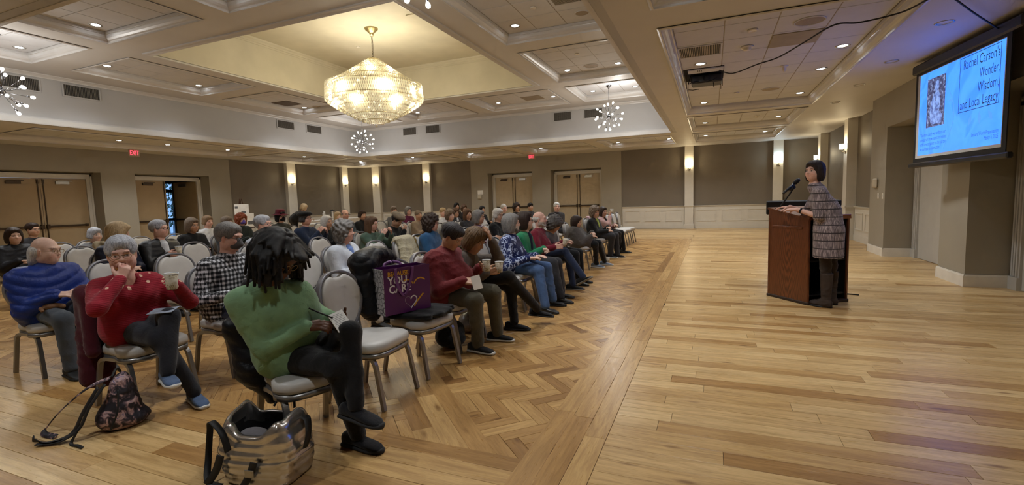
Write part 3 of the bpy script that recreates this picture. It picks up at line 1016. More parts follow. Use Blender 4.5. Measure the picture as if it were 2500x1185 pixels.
# exit signs
def text_mesh(s, size, mat, align='CENTER', ext=0.0, shear=0.0, sx=1.0, bold=0.0):
    cu = bpy.data.curves.new('lettering', 'FONT')
    cu.body = s; cu.size = size; cu.align_x = align; cu.align_y = 'CENTER'
    cu.extrude = ext; cu.shear = shear; cu.offset = bold
    cu.resolution_u = 2
    ob = bpy.data.objects.new('lettering', cu)
    col.objects.link(ob)
    dg = bpy.context.evaluated_depsgraph_get()
    me = bpy.data.meshes.new_from_object(ob.evaluated_get(dg))
    bpy.data.objects.remove(ob)
    bpy.data.curves.remove(cu)
    me.materials.clear(); me.materials.append(mat)
    if sx != 1.0:
        me.transform(Matrix.Diagonal((sx, 1, 1, 1)))
    return me
M_EXIT = glow('exit_red', (1.0, .05, .09), 1.3)
def exit_sign(x, y, z, rz, label):
    e = empty('exit_sign', (x, y, z), rz, label=label, cat='exit sign', group='red exit signs')
    MB().bbox(-.15, .15, -.02, .02, -.10, .10, .006).build('housing', plain('exit_housing', rgb(190, 168, 150), .5), e)
    MB().box(-.02, .02, -.015, .015, .10, ZC - z).build('mount', M_TRIM, e)
    o = put('lettering', text_mesh('EXIT', .20, M_EXIT, ext=.002, sx=.62), e, loc=(0, -.024, 0))
    o.rotation_euler = (math.pi / 2, 0, 0)
exit_sign(-16.4, 9.346, 3.165, math.pi / 2, 'red lit exit sign hanging by the left wall doors')
exit_sign(-7.087, 19.4, 3.165, 0, 'red lit exit sign hanging by the far wall doors')

# starburst pendants
def fib(n):
    out = []
    for i in range(n):
        z = 1 - 2 * (i + .5) / n
        r = math.sqrt(1 - z * z)
        a = math.pi * (3 - math.sqrt(5)) * i
        out.append(Vector((r * math.cos(a), r * math.sin(a), z)))
    return out
arm_me = MB(); arm_me.smooth = True
arm_me.tube([(0, 0, .05), (0, 0, .34)], .0045, 6)
arm_me.lathe([(.008, .30), (.014, .31), (.016, .345), (.012, .35)], 8)
arm_me = arm_me.mesh('arm', M_CHROME)
bulb_me = MB(); bulb_me.smooth = True
bulb_me.lathe([(.010, .345), (.016, .358), (.026, .378), (.028, .394), (.020, .414), (0, .421)], 10)
bulb_me = bulb_me.mesh('bulb', M_BULB)
def starburst(x, y, z, label, n=21):
    e = empty('starburst_pendant', (x, y, z), label=label, cat='pendant lamp', group='starburst pendants')
    m = MB(); m.smooth = True
    m.ball((0, 0, 0), .06, 14, 9)
    m.build('hub', M_CHROME, e)
    m = MB(); m.smooth = True
    m.tube([(0, 0, .05), (0, 0, TU - z)], .007, 6)
    m.build('stem', M_CHROME, e)
    m = MB(); m.smooth = True
    m.lathe([(.01, -.09), (.02, -.085), (.03, -.05), (.075, -.012), (.08, 0)], 20, (0, 0, TU - z))
    m.build('canopy', M_CHROME, e)
    for v in fib(n):
        a = put('arm', arm_me, e)
        a.rotation_mode = 'QUATERNION'
        a.rotation_quaternion = v.to_track_quat('Z', 'Y')
        put('bulb', bulb_me, a)
    lamp('POINT', 'bulb_light', e, (0, 0, -.46), W_SPUT, (1.0, .97, .92), shadow_soft_size=.15)
    lamp('POINT', 'bulb_light', e, (.3, -.3, .35), W_SPUT * .6, (1.0, .97, .92), shadow_soft_size=.15)
starburst(-2.68, 13.73, 3.62, 'lit starburst pendant hanging beside the beam')
starburst(-11.27, 13.73, 3.55, 'lit starburst pendant hanging in the far corner below the chandelier')
starburst(-11.27, 4.45, 3.50, 'lit starburst pendant cut by the left edge')
starburst(-2.80, 4.4, 3.82, 'lit starburst pendant cut by the top edge')

# the crystal chandelier
CH = empty('chandelier', (-7.02, 9.05, ZT), label='large lit crystal chandelier hanging in the gold tray', cat='chandelier')
m = MB(); m.smooth = True
m.lathe([(.0, -.17), (.035, -.165), (.045, -.12), (.06, -.10), (.14, -.03), (.15, -.01), (.15, 0)], 28)
m.build('canopy', plain('pale_brass', rgb(205, 190, 140), .3, metal=.9), CH)
chn = MB(); chn.smooth = True
zz = -.17
k = 0
while zz > -.66:
    pts = []
    for a in range(10):
        t = 2 * math.pi * a / 10
        u_, w_ = .012 * math.cos(t), .024 * math.sin(t)
        pts.append((u_, 0, zz - .022 + w_) if k % 2 else (0, u_, zz - .022 + w_))
    chn.tube(pts, .0035, 5, closed=True)
    zz -= .036
    k += 1
chn.tube([(.012, 0, -.17), (.02, .01, -.4), (.008, 0, -.67)], .004, 5)
chn.build('chain', plain('chain_bronze', rgb(110, 96, 70), .4, metal=.8), CH)
def ch_r(z):
    pts = [(-.66, .12), (-.72, .20), (-.90, .44), (-1.10, .74), (-1.27, 1.05), (-1.55, 1.07), (-1.62, 1.03), (-1.80, .75), (-1.95, .48), (-2.03, .30), (-2.09, .14), (-2.11, .04)]
    for (z0, r0), (z1, r1) in zip(pts, pts[1:]):
        if z1 <= z <= z0:
            return r0 + (r1 - r0) * (z0 - z) / (z0 - z1)
    return .04
m = MB(); m.smooth = True
m.lathe([(ch_r(z) * .86, z) for z in np.linspace(-.70, -2.06, 28)], 40)
mcore, nt, b = nodes_of('chandelier_bulbs')
vv = coords(nt, 'Object')
vo = nt.nodes.new('ShaderNodeTexVoronoi'); vo.inputs['Scale'].default_value = 9.0
nt.links.new(vv, vo.inputs['Vector'])
st = ramp(nt, vo.outputs['Distance'], [(0.05, 1.0), (0.40, 0.22)])
mu = nt.nodes.new('ShaderNodeMath'); mu.operation = 'MULTIPLY'; mu.inputs[1].default_value = W_CHAND / 26.0
nt.links.new(st, mu.inputs[0]); nt.links.new(mu.outputs[0], b.inputs['Emission Strength'])
b.inputs['Emission Color'].default_value = (1.0, .89, .60, 1)
b.inputs['Base Color'].default_value = (.9, .8, .5, 1)
m.build('lamp_core', mcore, CH)
for k in range(18):
    a = 2 * math.pi * k / 18
    zl, rl = ((-.95, .47), (-1.40, .985), (-1.70, .84))[k % 3]
    lamp('POINT', 'bulb_light', CH, (rl * math.cos(a), rl * math.sin(a), zl), 8.5, (1.0, .92, .74), shadow_soft_size=.06)
mc, nt, b = nodes_of('crystal')
b.inputs['Base Color'].default_value = (.95, .93, .84, 1)
b.inputs['Roughness'].default_value = .12
b.inputs['Metallic'].default_value = .6
tb = nt.nodes.new('ShaderNodeBsdfTransparent'); tb.inputs[0].default_value = (1, .97, .88, 1)
mx = nt.nodes.new('ShaderNodeMixShader'); mx.inputs[0].default_value = .45
nt.links.new(tb.outputs[0], mx.inputs[1]); nt.links.new(b.outputs[0], mx.inputs[2])
nt.links.new(mx.outputs[0], nt.nodes['Material Output'].inputs['Surface'])
cr = MB()
def bead(p, w, h):
    x, y, z = p
    cr.add([(x + w, y, z), (x, y + w, z), (x - w, y, z), (x, y - w, z), (x, y, z + h), (x, y, z - h)],
           [(0, 1, 4), (1, 2, 4), (2, 3, 4), (3, 0, 4), (1, 0, 5), (2, 1, 5), (3, 2, 5), (0, 3, 5)])
z = -.67
tier = 0
while z > -2.10:
    r = ch_r(z)
    band = -1.56 < z < -1.26
    n = max(8, int(2 * math.pi * r / (.045 if band else .052)))
    for k in range(n):
        a = 2 * math.pi * (k + .5 * (tier % 2)) / n
        bead((r * math.cos(a), r * math.sin(a), z), .015, .048 if band else .026)
        if not band and tier % 2 == 0:
            bead((r * .93 * math.cos(a + .05), r * .93 * math.sin(a + .05), z - .015), .012, .022)
    z -= .072 if band else .040
    tier += 1
cr.build('crystal_strands', mc, CH, kind='stuff')
hoops = MB(); hoops.smooth = True
for z in (-.68, -.90, -1.10, -1.26, -1.56, -1.74, -1.90, -2.02):
    r = ch_r(z) * .955
    hoops.tube([(r * math.cos(a), r * math.sin(a), z) for a in np.linspace(0, 2 * math.pi, 49)[:-1]], .008, 5, closed=True)
hoops.build('hoop_frame', MATS['pale_brass'], CH)
m = MB(); m.smooth = True
m.ball((0, 0, -2.14), .024, 10, 8)
m.build('finial', mc, CH)

# ---------------------------------------------------------------- projector in the opened ceiling tile
PR = empty('projector', (-0.14, 9.0, ZC + REC), label='ceiling projector hanging in an opened tile with cables', cat='projector')
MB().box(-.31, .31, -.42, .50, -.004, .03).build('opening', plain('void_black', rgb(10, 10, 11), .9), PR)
MB().bbox(-.20, .29, -.05, .30, -.16, -.02, .02).build('body', plain('projector_shell', rgb(44, 46, 52), .45), PR)
lp = MB(); lp.smooth = True
lp.lathe([(.045, .02), (.05, .0), (.05, -.03), (.04, -.032)], 20, (.05, -.05, -.09), 'y')
lo = lp.build('lens_ring', M_DARK, PR)
MB().lathe([(.038, -.028), (.0, -.02)], 20, (.05, -.05, -.09), 'y').build('lens', glow('projector_beam_glass', (.8, .9, 1.0), 12.0), lo)
MB().box(-.24, .30, -.42, -.20, -.03, -.012).build('tile_flap', M_TILE, PR)
fl = MB()
for k in range(3): fl.box(-.09 + k * .028, -.08 + k * .028, -.40, -.31, -.033, -.03)
fl.build('flap_slot', M_DARK, PR)
for (a, b_) in ((-.26, .22), (.27, .22), (-.27, -.10), (.29, -.02)):
    MB().box(a - .004, a + .004, b_ - .004, b_ + .004, -.24, 0).build('drop_rod', M_BRONZE, PR)
for pts in ([(-.22, .05, -.06), (-.25, .0, -.15), (-.15, -.05, -.12), (-.05, -.06, -.16), (.12, -.08, -.15), (.25, -.02, -.06)], [(-.25, .22, -.2), (-.18, .18, -.22), (-.08, .2, -.21)], [(-.2, -.1, -.03), (-.23, -.14, -.12), (-.16, -.12, -.17), (-.1, -.1, -.13)], [(.24, .1, -.05), (.15, .02, -.17), (.16, .02, -.24)]):
    m = MB(); m.smooth = True
    m.tube(pts, .007, 6)
    m.build('cable', M_DARK, PR)

def smooth_path(pts, n=8):
    P = [Vector(p) for p in pts]
    out = []
    for i in range(len(P) - 1):
        p0, p1, p2, p3 = P[max(i - 1, 0)], P[i], P[i + 1], P[min(i + 2, len(P) - 1)]
        for k in range(n):
            t = k / n
            out.append(.5 * ((2 * p1) + (p2 - p0) * t + (2 * p0 - 5 * p1 + 4 * p2 - p3) * t * t + (3 * p1 - p0 - 3 * p2 + p3) * t ** 3))
    out.append(P[-1])
    return out
m = MB(); m.smooth = True
m.tube(smooth_path([(0.10, 8.70, ZC + .10), (0.29, 8.45, 3.25), (.6, 8.05, 3.25), (.84, 7.79, 3.25), (1.05, 7.21, 3.25), (1.27, 6.66, 3.262), (1.53, 6.70, 3.262), (1.86, 6.54, 3.262), (1.99, 6.20, 3.258), (2.07, 6.14, 3.245), (2.15, 6.18, 3.235), (2.53, 6.72, 3.20), (2.9, 7.25, 3.18), (3.15, 7.60, 3.15), (3.21, 7.9, 3.10)], 8), .009, 8)
m.build('projector_cable', M_DARK, label='long black cable sagging from the projector to the slide screen', cat='cable')

# ---------------------------------------------------------------- slide screen
P0, P1 = Vector((2.85, 9.23, 0)), Vector((3.04, 7.26, 0))
SD = (P1 - P0); SW = 2.03
SC = empty('projection_screen', (P0.x, P0.y, 1.76), math.atan2(SD.y, SD.x), label='wall mounted projection screen with black borders showing a blue slide', cat='screen')
# local x runs along the screen towards the viewer, local -y faces the room
SH = 1.33
MB().box(-.02, SW + .02, .0, .012, 0, SH).build('border', plain('screen_black_border', rgb(16, 15, 16), .7), SC)
fab = MB().box(.05, SW - .05, -.004, 0, .06, SH - .05).build('screen_fabric', plain('screen_white', rgb(205, 202, 196), .8), SC)
MB().bbox(-.10, SW + .10, -.03, .04, -.075, -.005, .015).build('weight_bar', plain('screen_bar', rgb(22, 20, 20), .45), SC)
MB().bbox(-.12, SW + .2, -.02, .12, SH - .01, SH + .13, .02).build('casing', MATS['screen_bar'], SC)
ms, nt, b = nodes_of('slide_blue')
vv = coords(nt, 'Object')
wv = noise(nt, coords(nt, 'Object', (1.2, 1, .9)), 1.6, 3.0, .5, 1.2)
cc = ramp(nt, wv, [(.40, (.024, .145, .95)), (.46, (.036, .185, 1.0)), (.6, (.028, .16, 1.0)), (.7, (.034, .175, .98))])
nt.links.new(cc, b.inputs['Emission Color'])
b.inputs['Emission Strength'].default_value = 1.2
b.inputs['Base Color'].default_value = (.05, .05, .06, 1)
b.inputs['Roughness'].default_value = .9
X0, X1, Z0, Z1 = .12, SW - .06, .10, SH - .06
sl = MB().box(X0, X1, -.0055, -.004, Z0, Z1).build('projected_slide', ms, fab)
ink = glow('slide_ink', rgb(14, 44, 74), .6)
def slide_text(s, x, z, size, align, mat=ink, shear=0.0, width=None):
    me = text_mesh(s, size, mat, align=align, shear=shear)
    if width:
        xs_ = [v.co.x for v in me.vertices]
        me.transform(Matrix.Diagonal((width / (max(xs_) - min(xs_)), 1, 1, 1)))
    o = put('slide_lettering', me, fab, loc=(x, -.0062, z))
    o.rotation_euler = (math.pi / 2, 0, 0)
# title box
bx0, bx1, bz0, bz1 = 1.11, 1.90, .57, 1.255
m = MB()
for (a, b_, c, d) in ((bx0, bx1, bz0, bz0 + .008), (bx0, bx1, bz1 - .008, bz1), (bx0, bx0 + .008, bz0, bz1), (bx1 - .008, bx1, bz0, bz1)):
    m.box(a, b_, -.0065, -.0055, c, d)
m.build('title_box', ink, fab)
for s, z, w_ in (("Rachel Carson's", 1.155, .69), ('Wonder,', .985, .36), ('Wisdom,', .82, .385), ('and Local Legacy', .66, .735)):
    slide_text(s, bx1 - .015, z, .17, 'RIGHT', width=w_)
gi = glow('slide_grey_ink', rgb(34, 76, 140), .6)
for k, s in enumerate(('"The more clearly we can focus our', 'attention on the wonders and realities', 'of the universe about us, the less taste', 'we shall have for destruction."')):
    slide_text(s, .175, .385 - k * .068, .072, 'LEFT', gi, .25, (.66, .69, .70, .56)[k])
slide_text('Leisure World Presentation', 1.925, .258, .07, 'RIGHT', gi, 0, .50)
slide_text('March 6, 2025', 1.925, .193, .07, 'RIGHT', gi, 0, .25)
# faint leaf motif
lf_ = glow('slide_leaf', rgb(78, 150, 232), .6)
m = MB()
for (x, z, an, s) in ((1.40, .52, -1.9, .16), (1.55, .54, -1.45, .18), (1.72, .52, -1.0, .16), (.92, .80, -1.7, .05)):
    c, si = math.cos(an), math.sin(an)
    m.add([(x, -.006, z), (x + c * s * .5 - si * .035, -.006, z + si * s * .5 + c * .035), (x + c * s, -.006, z + si * s), (x + c * s * .5 + si * .035, -.006, z + si * s * .5 - c * .035)], [(0, 1, 2, 3)])
m.tube([(.82 + .20 * math.sin(t * 1.6), -.006, 1.0 - t * .42) for t in np.linspace(0, 2, 14)], [(.010, .0006)] * 14, 6, flat=(1, 0, 0))
m.build('slide_motif', lf_, fab)
# the grey photograph on the slide: a seated figure in pale clothes before dark foliage
m, nt, b = nodes_of('slide_photo')
n1 = noise(nt, coords(nt, 'Object'), 22, 4, .6)
cc = ramp(nt, n1, [(.38, rgb(40, 44, 80)), (.52, rgb(76, 84, 128)), (.66, rgb(150, 172, 220))])
nt.links.new(cc, b.inputs['Emission Color']); b.inputs['Emission Strength'].default_value = .55
b.inputs['Base Color'].default_value = (.03, .03, .05, 1)
px0, px1, pz0, pz1 = .33, .79, .48, 1.165
MB().box(px0, px1, -.0066, -.0055, pz0, pz1).build('slide_photograph', m, fab)
pale, nt, b = nodes_of('slide_photo_pale')
nt.links.new(ramp(nt, noise(nt, coords(nt, 'Object'), 16, 4, .6), [(.36, rgb(64, 84, 150)), (.5, rgb(120, 156, 232)), (.62, rgb(150, 186, 250))]), b.inputs['Emission Color'])
b.inputs['Emission Strength'].default_value = .5
b.inputs['Base Color'].default_value = (.08, .08, .1, 1)
m = MB()
def blob(pts): m.add([(px0 + x * (px1 - px0), -.0070, pz0 + z * (pz1 - pz0)) for x, z in pts], [tuple(range(len(pts)))])
blob([(.30, .05), (.85, .05), (.88, .22), (.70, .30), (.78, .42), (.74, .58), (.66, .70), (.52, .72), (.36, .64), (.24, .50), (.18, .34), (.22, .14)])
blob([(.46, .72), (.62, .72), (.66, .80), (.64, .90), (.56, .93), (.46, .90), (.43, .80)])
m.build('slide_figure', pale, fab)
m = MB()
blob([(.42, .86), (.46, .95), (.56, .98), (.66, .94), (.69, .86), (.62, .91), (.5, .91)]); blob([(.50, .36), (.72, .42), (.70, .46), (.48, .40)]); blob([(.46, .52), (.50, .66), (.53, .66), (.50, .52)])
m.build('slide_figure_detail', glow('slide_photo_dark', rgb(70, 84, 130), .6), fab)
# light thrown back by the screen comes from the slide itself

# small things on the walls
MB().bbox(XR - .06, XR, 12.33, 12.58, 1.40, 1.60, .03).build('wall_speaker', plain('speaker_cream', rgb(186, 176, 156), .5), label='small rounded beige box on the wall column beyond the speaker', cat='wall box')
for y, lab in ((12.12, 'white switch plate nearer the column edge of the two'), (12.40, 'white switch plate under the beige wall box')):
    e = empty('light_switch', (XR, y - .1, 1.23), label=lab, cat='switch', group='switch plates on the column')
    MB().bbox(-.008, 0, -.038, .038, -.06, .06, .004).build('plate', M_WHITE, e)
    MB().bbox(-.016, -.008, -.012, .012, -.02, .02, .003).build('toggle', M_PAPER, e)
MB().bbox(-10.27, -9.98, YF - .02, YF, 1.665, 1.865, .004).build('wall_notice', M_PAPER, label='white framed sheet on the far wall left of the doors', cat='sheet')
MB().bbox(-10.27, -10.07, YF - .05, YF, 1.46, 1.63, .01).build('thermostat', plain('box_beige', rgb(196, 188, 168), .5), label='beige control box under the white sheet on the far wall', cat='control box')
# ================================================================= SOFT SHAPES (signed distance fields, meshed here)
class Soft:
    """A list of rounded primitives blended into one continuous surface."""
    def __init__(self):
        self.p = []

    def cap(self, a, b, ra, rb=None, k=0.02, op='u'):
        self.p.append(('c', np.array(a, float), np.array(b, float), ra, ra if rb is None else rb, k, op))
        return self

    def ell(self, c, r, R=None, k=0.02, op='u'):
        self.p.append(('e', np.array(c, float), np.array(r, float), np.eye(3) if R is None else np.array(R, float), None, k, op))
        return self

    def cut(self, n, c, k=0.01):
        """keep the side where n.p < c"""
        self.p.append(('p', np.array(n, float), c, None, None, k, 'i'))
        return self

    def field(self, h):
        lo, hi = np.full(3, 1e9), np.full(3, -1e9)
        for q in self.p:
            if q[6] != 'u': continue
            if q[0] == 'c':
                r = max(q[3], q[4])
                lo = np.minimum(lo, np.minimum(q[1], q[2]) - r); hi = np.maximum(hi, np.maximum(q[1], q[2]) + r)
            else:
                r = q[2].max()
                lo = np.minimum(lo, q[1] - r); hi = np.maximum(hi, q[1] + r)
        lo -= 3 * h + .012; hi += 3 * h + .012
        n = np.ceil((hi - lo) / h).astype(int) + 1
        ax = [(lo[i] + h * np.arange(n[i])).astype(np.float32) for i in range(3)]
        D = np.full(tuple(n), .5, np.float32)
        for q in self.p:
            if q[0] == 'p':
                d = q[1][0] * ax[0][:, None, None] + q[1][1] * ax[1][None, :, None] + q[1][2] * ax[2][None, None, :] - q[2]
                np.maximum(D, d.astype(np.float32), out=D)
                continue
            mg = q[5] + 2.5 * h
            if q[0] == 'c':
                r = max(q[3], q[4]) + mg
                a_, b_ = np.minimum(q[1], q[2]) - r, np.maximum(q[1], q[2]) + r
            else:
                r = q[2].max() + mg
                a_, b_ = q[1] - r, q[1] + r
            i0 = np.clip(((a_ - lo) / h).astype(int), 0, n - 1); i1 = np.clip(((b_ - lo) / h).astype(int) + 2, 1, n)
            if (i1 <= i0).any(): continue
            sl = tuple(slice(i0[i], i1[i]) for i in range(3))
            x = ax[0][sl[0]][:, None, None]; y = ax[1][sl[1]][None, :, None]; z = ax[2][sl[2]][None, None, :]
            if q[0] == 'c':
                a0, ab = q[1], q[2] - q[1]
                L2 = float(ab @ ab)
                px, py, pz = x - a0[0], y - a0[1], z - a0[2]
                if L2 > 1e-10:
                    t = np.clip((px * ab[0] + py * ab[1] + pz * ab[2]) / L2, 0, 1)
                    d = np.sqrt((px - t * ab[0]) ** 2 + (py - t * ab[1]) ** 2 + (pz - t * ab[2]) ** 2) - (q[3] + (q[4] - q[3]) * t)
                else:
                    d = np.sqrt(px ** 2 + py ** 2 + pz ** 2) - q[3]
            else:
                R = q[3]
                px, py, pz = x - q[1][0], y - q[1][1], z - q[1][2]
                u = [(px * R[0, i] + py * R[1, i] + pz * R[2, i]) for i in range(3)]
                k0 = np.sqrt(sum((u[i] / q[2][i]) ** 2 for i in range(3)))
                k1 = np.sqrt(sum((u[i] / q[2][i] ** 2) ** 2 for i in range(3))) + 1e-9
                d = k0 * (k0 - 1) / k1
            k = q[5]
            B = D[sl]
            if q[6] == 'u':
                hh = np.maximum(k - np.abs(B - d), 0) / k
                B[...] = np.minimum(B, d) - hh * hh * k * .25
            else:
                hh = np.maximum(k - np.abs(B + d), 0) / k
                B[...] = np.maximum(B, -d) + hh * hh * k * .25
        return D, lo, h

    def verts(self, h):
        D, lo, h = self.field(h)
        S = D < 0
        n = D.shape
        c = S[:-1, :-1, :-1].astype(np.int8)
        cnt = np.zeros((n[0] - 1, n[1] - 1, n[2] - 1), np.int8)
        for i in (0, 1):
            for j in (0, 1):
                for k in (0, 1):
                    cnt += S[i:n[0] - 1 + i, j:n[1] - 1 + j, k:n[2] - 1 + k]
        act = (cnt > 0) & (cnt < 8)
        I = np.argwhere(act)
        if len(I) == 0:
            return np.zeros((0, 3)), np.zeros((0, 4), int)
        idx = np.full(act.shape, -1, np.int32)
        idx[act] = np.arange(len(I))
        acc = np.zeros((len(I), 3)); num = np.zeros(len(I))
        C = [(i, j, k) for i in (0, 1) for j in (0, 1) for k in (0, 1)]
        for a in C:
            for ax_ in range(3):
                if a[ax_] == 1: continue
                b = list(a); b[ax_] = 1
                da = D[I[:, 0] + a[0], I[:, 1] + a[1], I[:, 2] + a[2]]
                db = D[I[:, 0] + b[0], I[:, 1] + b[1], I[:, 2] + b[2]]
                m = (da < 0) != (db < 0)
                t = np.where(m, da / np.where(m, da - db, 1), 0)
                pos = np.array(a, float)[None, :].repeat(len(I), 0)
                pos[:, ax_] = t
                acc += pos * m[:, None]; num += m
        V = lo + h * (I + acc / num[:, None])
        F = []
        for ax_ in range(3):
            o = [0, 1, 2]; o.remove(ax_); u, w = o
            sl0 = [slice(None)] * 3; sl1 = [slice(None)] * 3
            sl0[ax_] = slice(0, -1); sl1[ax_] = slice(1, None)
            A, B = S[tuple(sl0)], S[tuple(sl1)]
            E_ = np.argwhere(A != B)
            ok = (E_[:, u] > 0) & (E_[:, w] > 0) & (E_[:, u] < n[u] - 1) & (E_[:, w] < n[w] - 1)
            E_ = E_[ok]
            if len(E_) == 0: continue
            sgn = A[E_[:, 0], E_[:, 1], E_[:, 2]]
            q = []
            for (du, dw) in ((-1, -1), (0, -1), (0, 0), (-1, 0)):
                e = E_.copy(); e[:, u] += du; e[:, w] += dw
                q.append(idx[e[:, 0], e[:, 1], e[:, 2]])
            q = np.stack(q, 1)
            flip = sgn if ax_ != 1 else ~sgn
            q = np.where(flip[:, None], q, q[:, ::-1])
            F.append(q)
        F = np.concatenate(F)
        F = F[(F >= 0).all(1)]
        return V, F

def vnormals(V, F):
    n = np.cross(V[F[:, 2]] - V[F[:, 0]], V[F[:, 3]] - V[F[:, 1]])
    N = np.zeros_like(V)
    for i in range(4): np.add.at(N, F[:, i], n)
    return N / (np.linalg.norm(N, axis=1)[:, None] + 1e-12)

def np_mesh(name, V, F, mat, colors=None):
    me = bpy.data.meshes.new(name)
    me.vertices.add(len(V))
    me.vertices.foreach_set('co', np.asarray(V, np.float32).ravel())
    me.loops.add(F.size)
    me.loops.foreach_set('vertex_index', F.astype(np.int32).ravel())
    me.polygons.add(len(F))
    me.polygons.foreach_set('loop_start', np.arange(0, F.size, F.shape[1], dtype=np.int32))
    me.polygons.foreach_set('use_smooth', np.ones(len(F), bool))
    me.materials.append(mat)
    if colors is not None:
        a = me.color_attributes.new('Col', 'FLOAT_COLOR', 'POINT')
        c4 = np.ones((len(V), 4), np.float32); c4[:, :3] = colors
        a.data.foreach_set('color', c4.ravel())
    me.update(calc_edges=True)
    return me

def soft_mesh(name, s, h, mat, disp=None, colors=None):
    V, F = s.verts(h)
    if disp is not None and len(V):
        V = V + vnormals(V, F) * disp(V)[:, None]
    return np_mesh(name, V, F, mat, colors(V) if colors is not None else None)

def wrinkle(amp, f=(9, 11, 14), seed=0):
    r = np.random.default_rng(seed)
    ph = r.uniform(0, 6.28, 8)
    def d(V):
        x, y, z = V.T
        w = np.stack((x + .05 * np.sin(9 * z + ph[0]), y + .05 * np.sin(8 * x + ph[1]), z + .045 * np.sin(10 * y + ph[2]) + .03 * np.sin(13 * x + ph[3])), 1)
        rr = np.random.default_rng(seed + 5)
        o = np.zeros(len(V))
        for i in range(6):
            k = rr.normal(size=3) * np.array((1, .8, 1.25)); k = k / np.linalg.norm(k) * rr.uniform(16, 52)
            s_ = np.abs(np.sin(w @ k + rr.uniform(0, 6.28)))
            o += rr.uniform(.4, 1.0) * ((1 - s_) ** 2 * 1.5 - .5)
        gate = .45 + .55 * np.sin(7 * x + 5 * y + 9 * z + ph[4])
        return amp * o * np.clip(gate, .15, 1) * .62
    return d

def puff(amp, step, seed=0):
    w = wrinkle(amp * .35, seed=seed)
    def d(V):
        x, y, z = V.T
        u = (z + .06 * np.sin(7 * y + seed) + .03 * np.sin(11 * x)) / step
        return amp * (np.abs(np.sin(np.pi * u)) ** .6 - .75) + w(V)
    return d
# ================================================================= BANQUET CHAIR
M_VINYL = plain('white_vinyl', rgb(196, 193, 188), 0.45, var=.05, nscale=9, bmp=.05, bscale=120)
M_CHFR = plain('chair_silver_frame', rgb(150, 148, 146), 0.33, metal=.75)
M_CHRIM = plain('chair_grey_rim', rgb(134, 134, 140), 0.4, metal=.4)
BACK_H, BACK_B = .455, np.array((-.205, .455))
def back_pt(u, t, off=0.0):
    """point on the leaning back: u sideways, t up (0..1), off forwards"""
    ln = math.radians(11)
    z = .47 + t * .445
    x = -.215 - t * .445 * math.tan(ln) + off * math.cos(ln) - .02 * (u / .22) ** 2 * -1.0
    return (x, u, z + off * math.sin(ln))
def back_outline(n=40, inset=0.0, notch=0.0):
    pts = []
    for k in range(n):
        a = 2 * math.pi * k / n
        c, s = math.sin(a), -math.cos(a)              # start at the bottom
        if s >= 0:
            u = math.copysign(abs(c) ** .86, c) * (.222 - inset); t = .56 + (abs(s) ** .95) * (.44 - inset / .445)
        else:
            w = .222 - (.07 * (abs(s) ** 1.6))
            u = math.copysign(abs(c) ** .60, c) * (w - inset); t = .56 - (abs(s) ** 1.0) * (.56 - inset / .445)
        if notch and s > .5 and abs(u) < .085:
            t -= notch * min(1.0, 1.6 * (math.cos(math.pi * u / .085) * .5 + .5))
        pts.append((u, t))
    return pts
CHAIR0 = empty('banquet_chair', (0, 0, 0))
m = MB(); m.smooth = True
def seat_ring(z, gx, rr):
    """rounded trapezoid, wider in front"""
    out = []
    for k in range(36):
        a = 2 * math.pi * k / 36
        c, s = math.cos(a), math.sin(a)
        x = math.copysign(abs(c) ** .5, c) * (.225 - rr)
        w = .222 + (.012 if x > 0 else -.02)
        y = math.copysign(abs(s) ** .5, s) * (w - rr)
        out.append((x + gx, y, z))
    return out
m.loft([seat_ring(.385, 0, .03), seat_ring(.39, 0, .008), seat_ring(.41, 0, .0), seat_ring(.44, 0, .002), seat_ring(.455, 0, .018), seat_ring(.463, 0, .05), seat_ring(.466, 0, .11), seat_ring(.467, 0, .19)])
m.build('seat', M_VINYL, CHAIR0)
m = MB(); m.smooth = True
m.loft([seat_ring(.352, 0, .014), seat_ring(.352, 0, .004), seat_ring(.385, 0, .004), seat_ring(.385, 0, .014)])
m.build('seat_frame', M_CHFR, CHAIR0)
for sy in (-1, 1):
    for sx in (-1, 1):
        p = [(0, .190 * sy, .362), (.075 * sx, .192 * sy, .362), (.135 * sx, .194 * sy, .353), (.168 * sx, .197 * sy, .325), (.185 * sx, .199 * sy, .27), (.21 * sx, .203 * sy, .14), (.236 * sx, .208 * sy, .004)]
        l = MB(); l.smooth = False
        l.tube(smooth_path(p, 3), [(.021, .017)] * (len(p) * 3 - 2), 4, flat=(0, 1, 0))
        l.build('leg', M_CHFR, CHAIR0)
n = 44
m = MB(); m.smooth = True
oo, ii = back_outline(n), back_outline(n, .020)
rings = [[back_pt(u, t, .012) for u, t in oo], [back_pt(u, t, .018) for u, t in [(a * .985, .5 + (b - .5) * .99) for a, b in oo]], [back_pt(u, t, .014) for u, t in ii], [back_pt(u, t, -.022) for u, t in ii], [back_pt(u, t, -.024) for u, t in oo], [back_pt(u, t, .012) for u, t in oo]]
m.loft(rings, closed_ends=False)
for sy in (-1, 1):
    m.tube([(-.16, .115 * sy, .37), (-.205, .118 * sy, .40), back_pt(.12 * sy, .02), back_pt(.13 * sy, .12)], .013, 8)
m.build('back_frame', M_CHRIM, CHAIR0)
m = MB(); m.smooth = True
cu = back_outline(n, .024, .052)
def sc_out(o, f): return [(a * f, .47 + (b - .47) * f) for a, b in o]
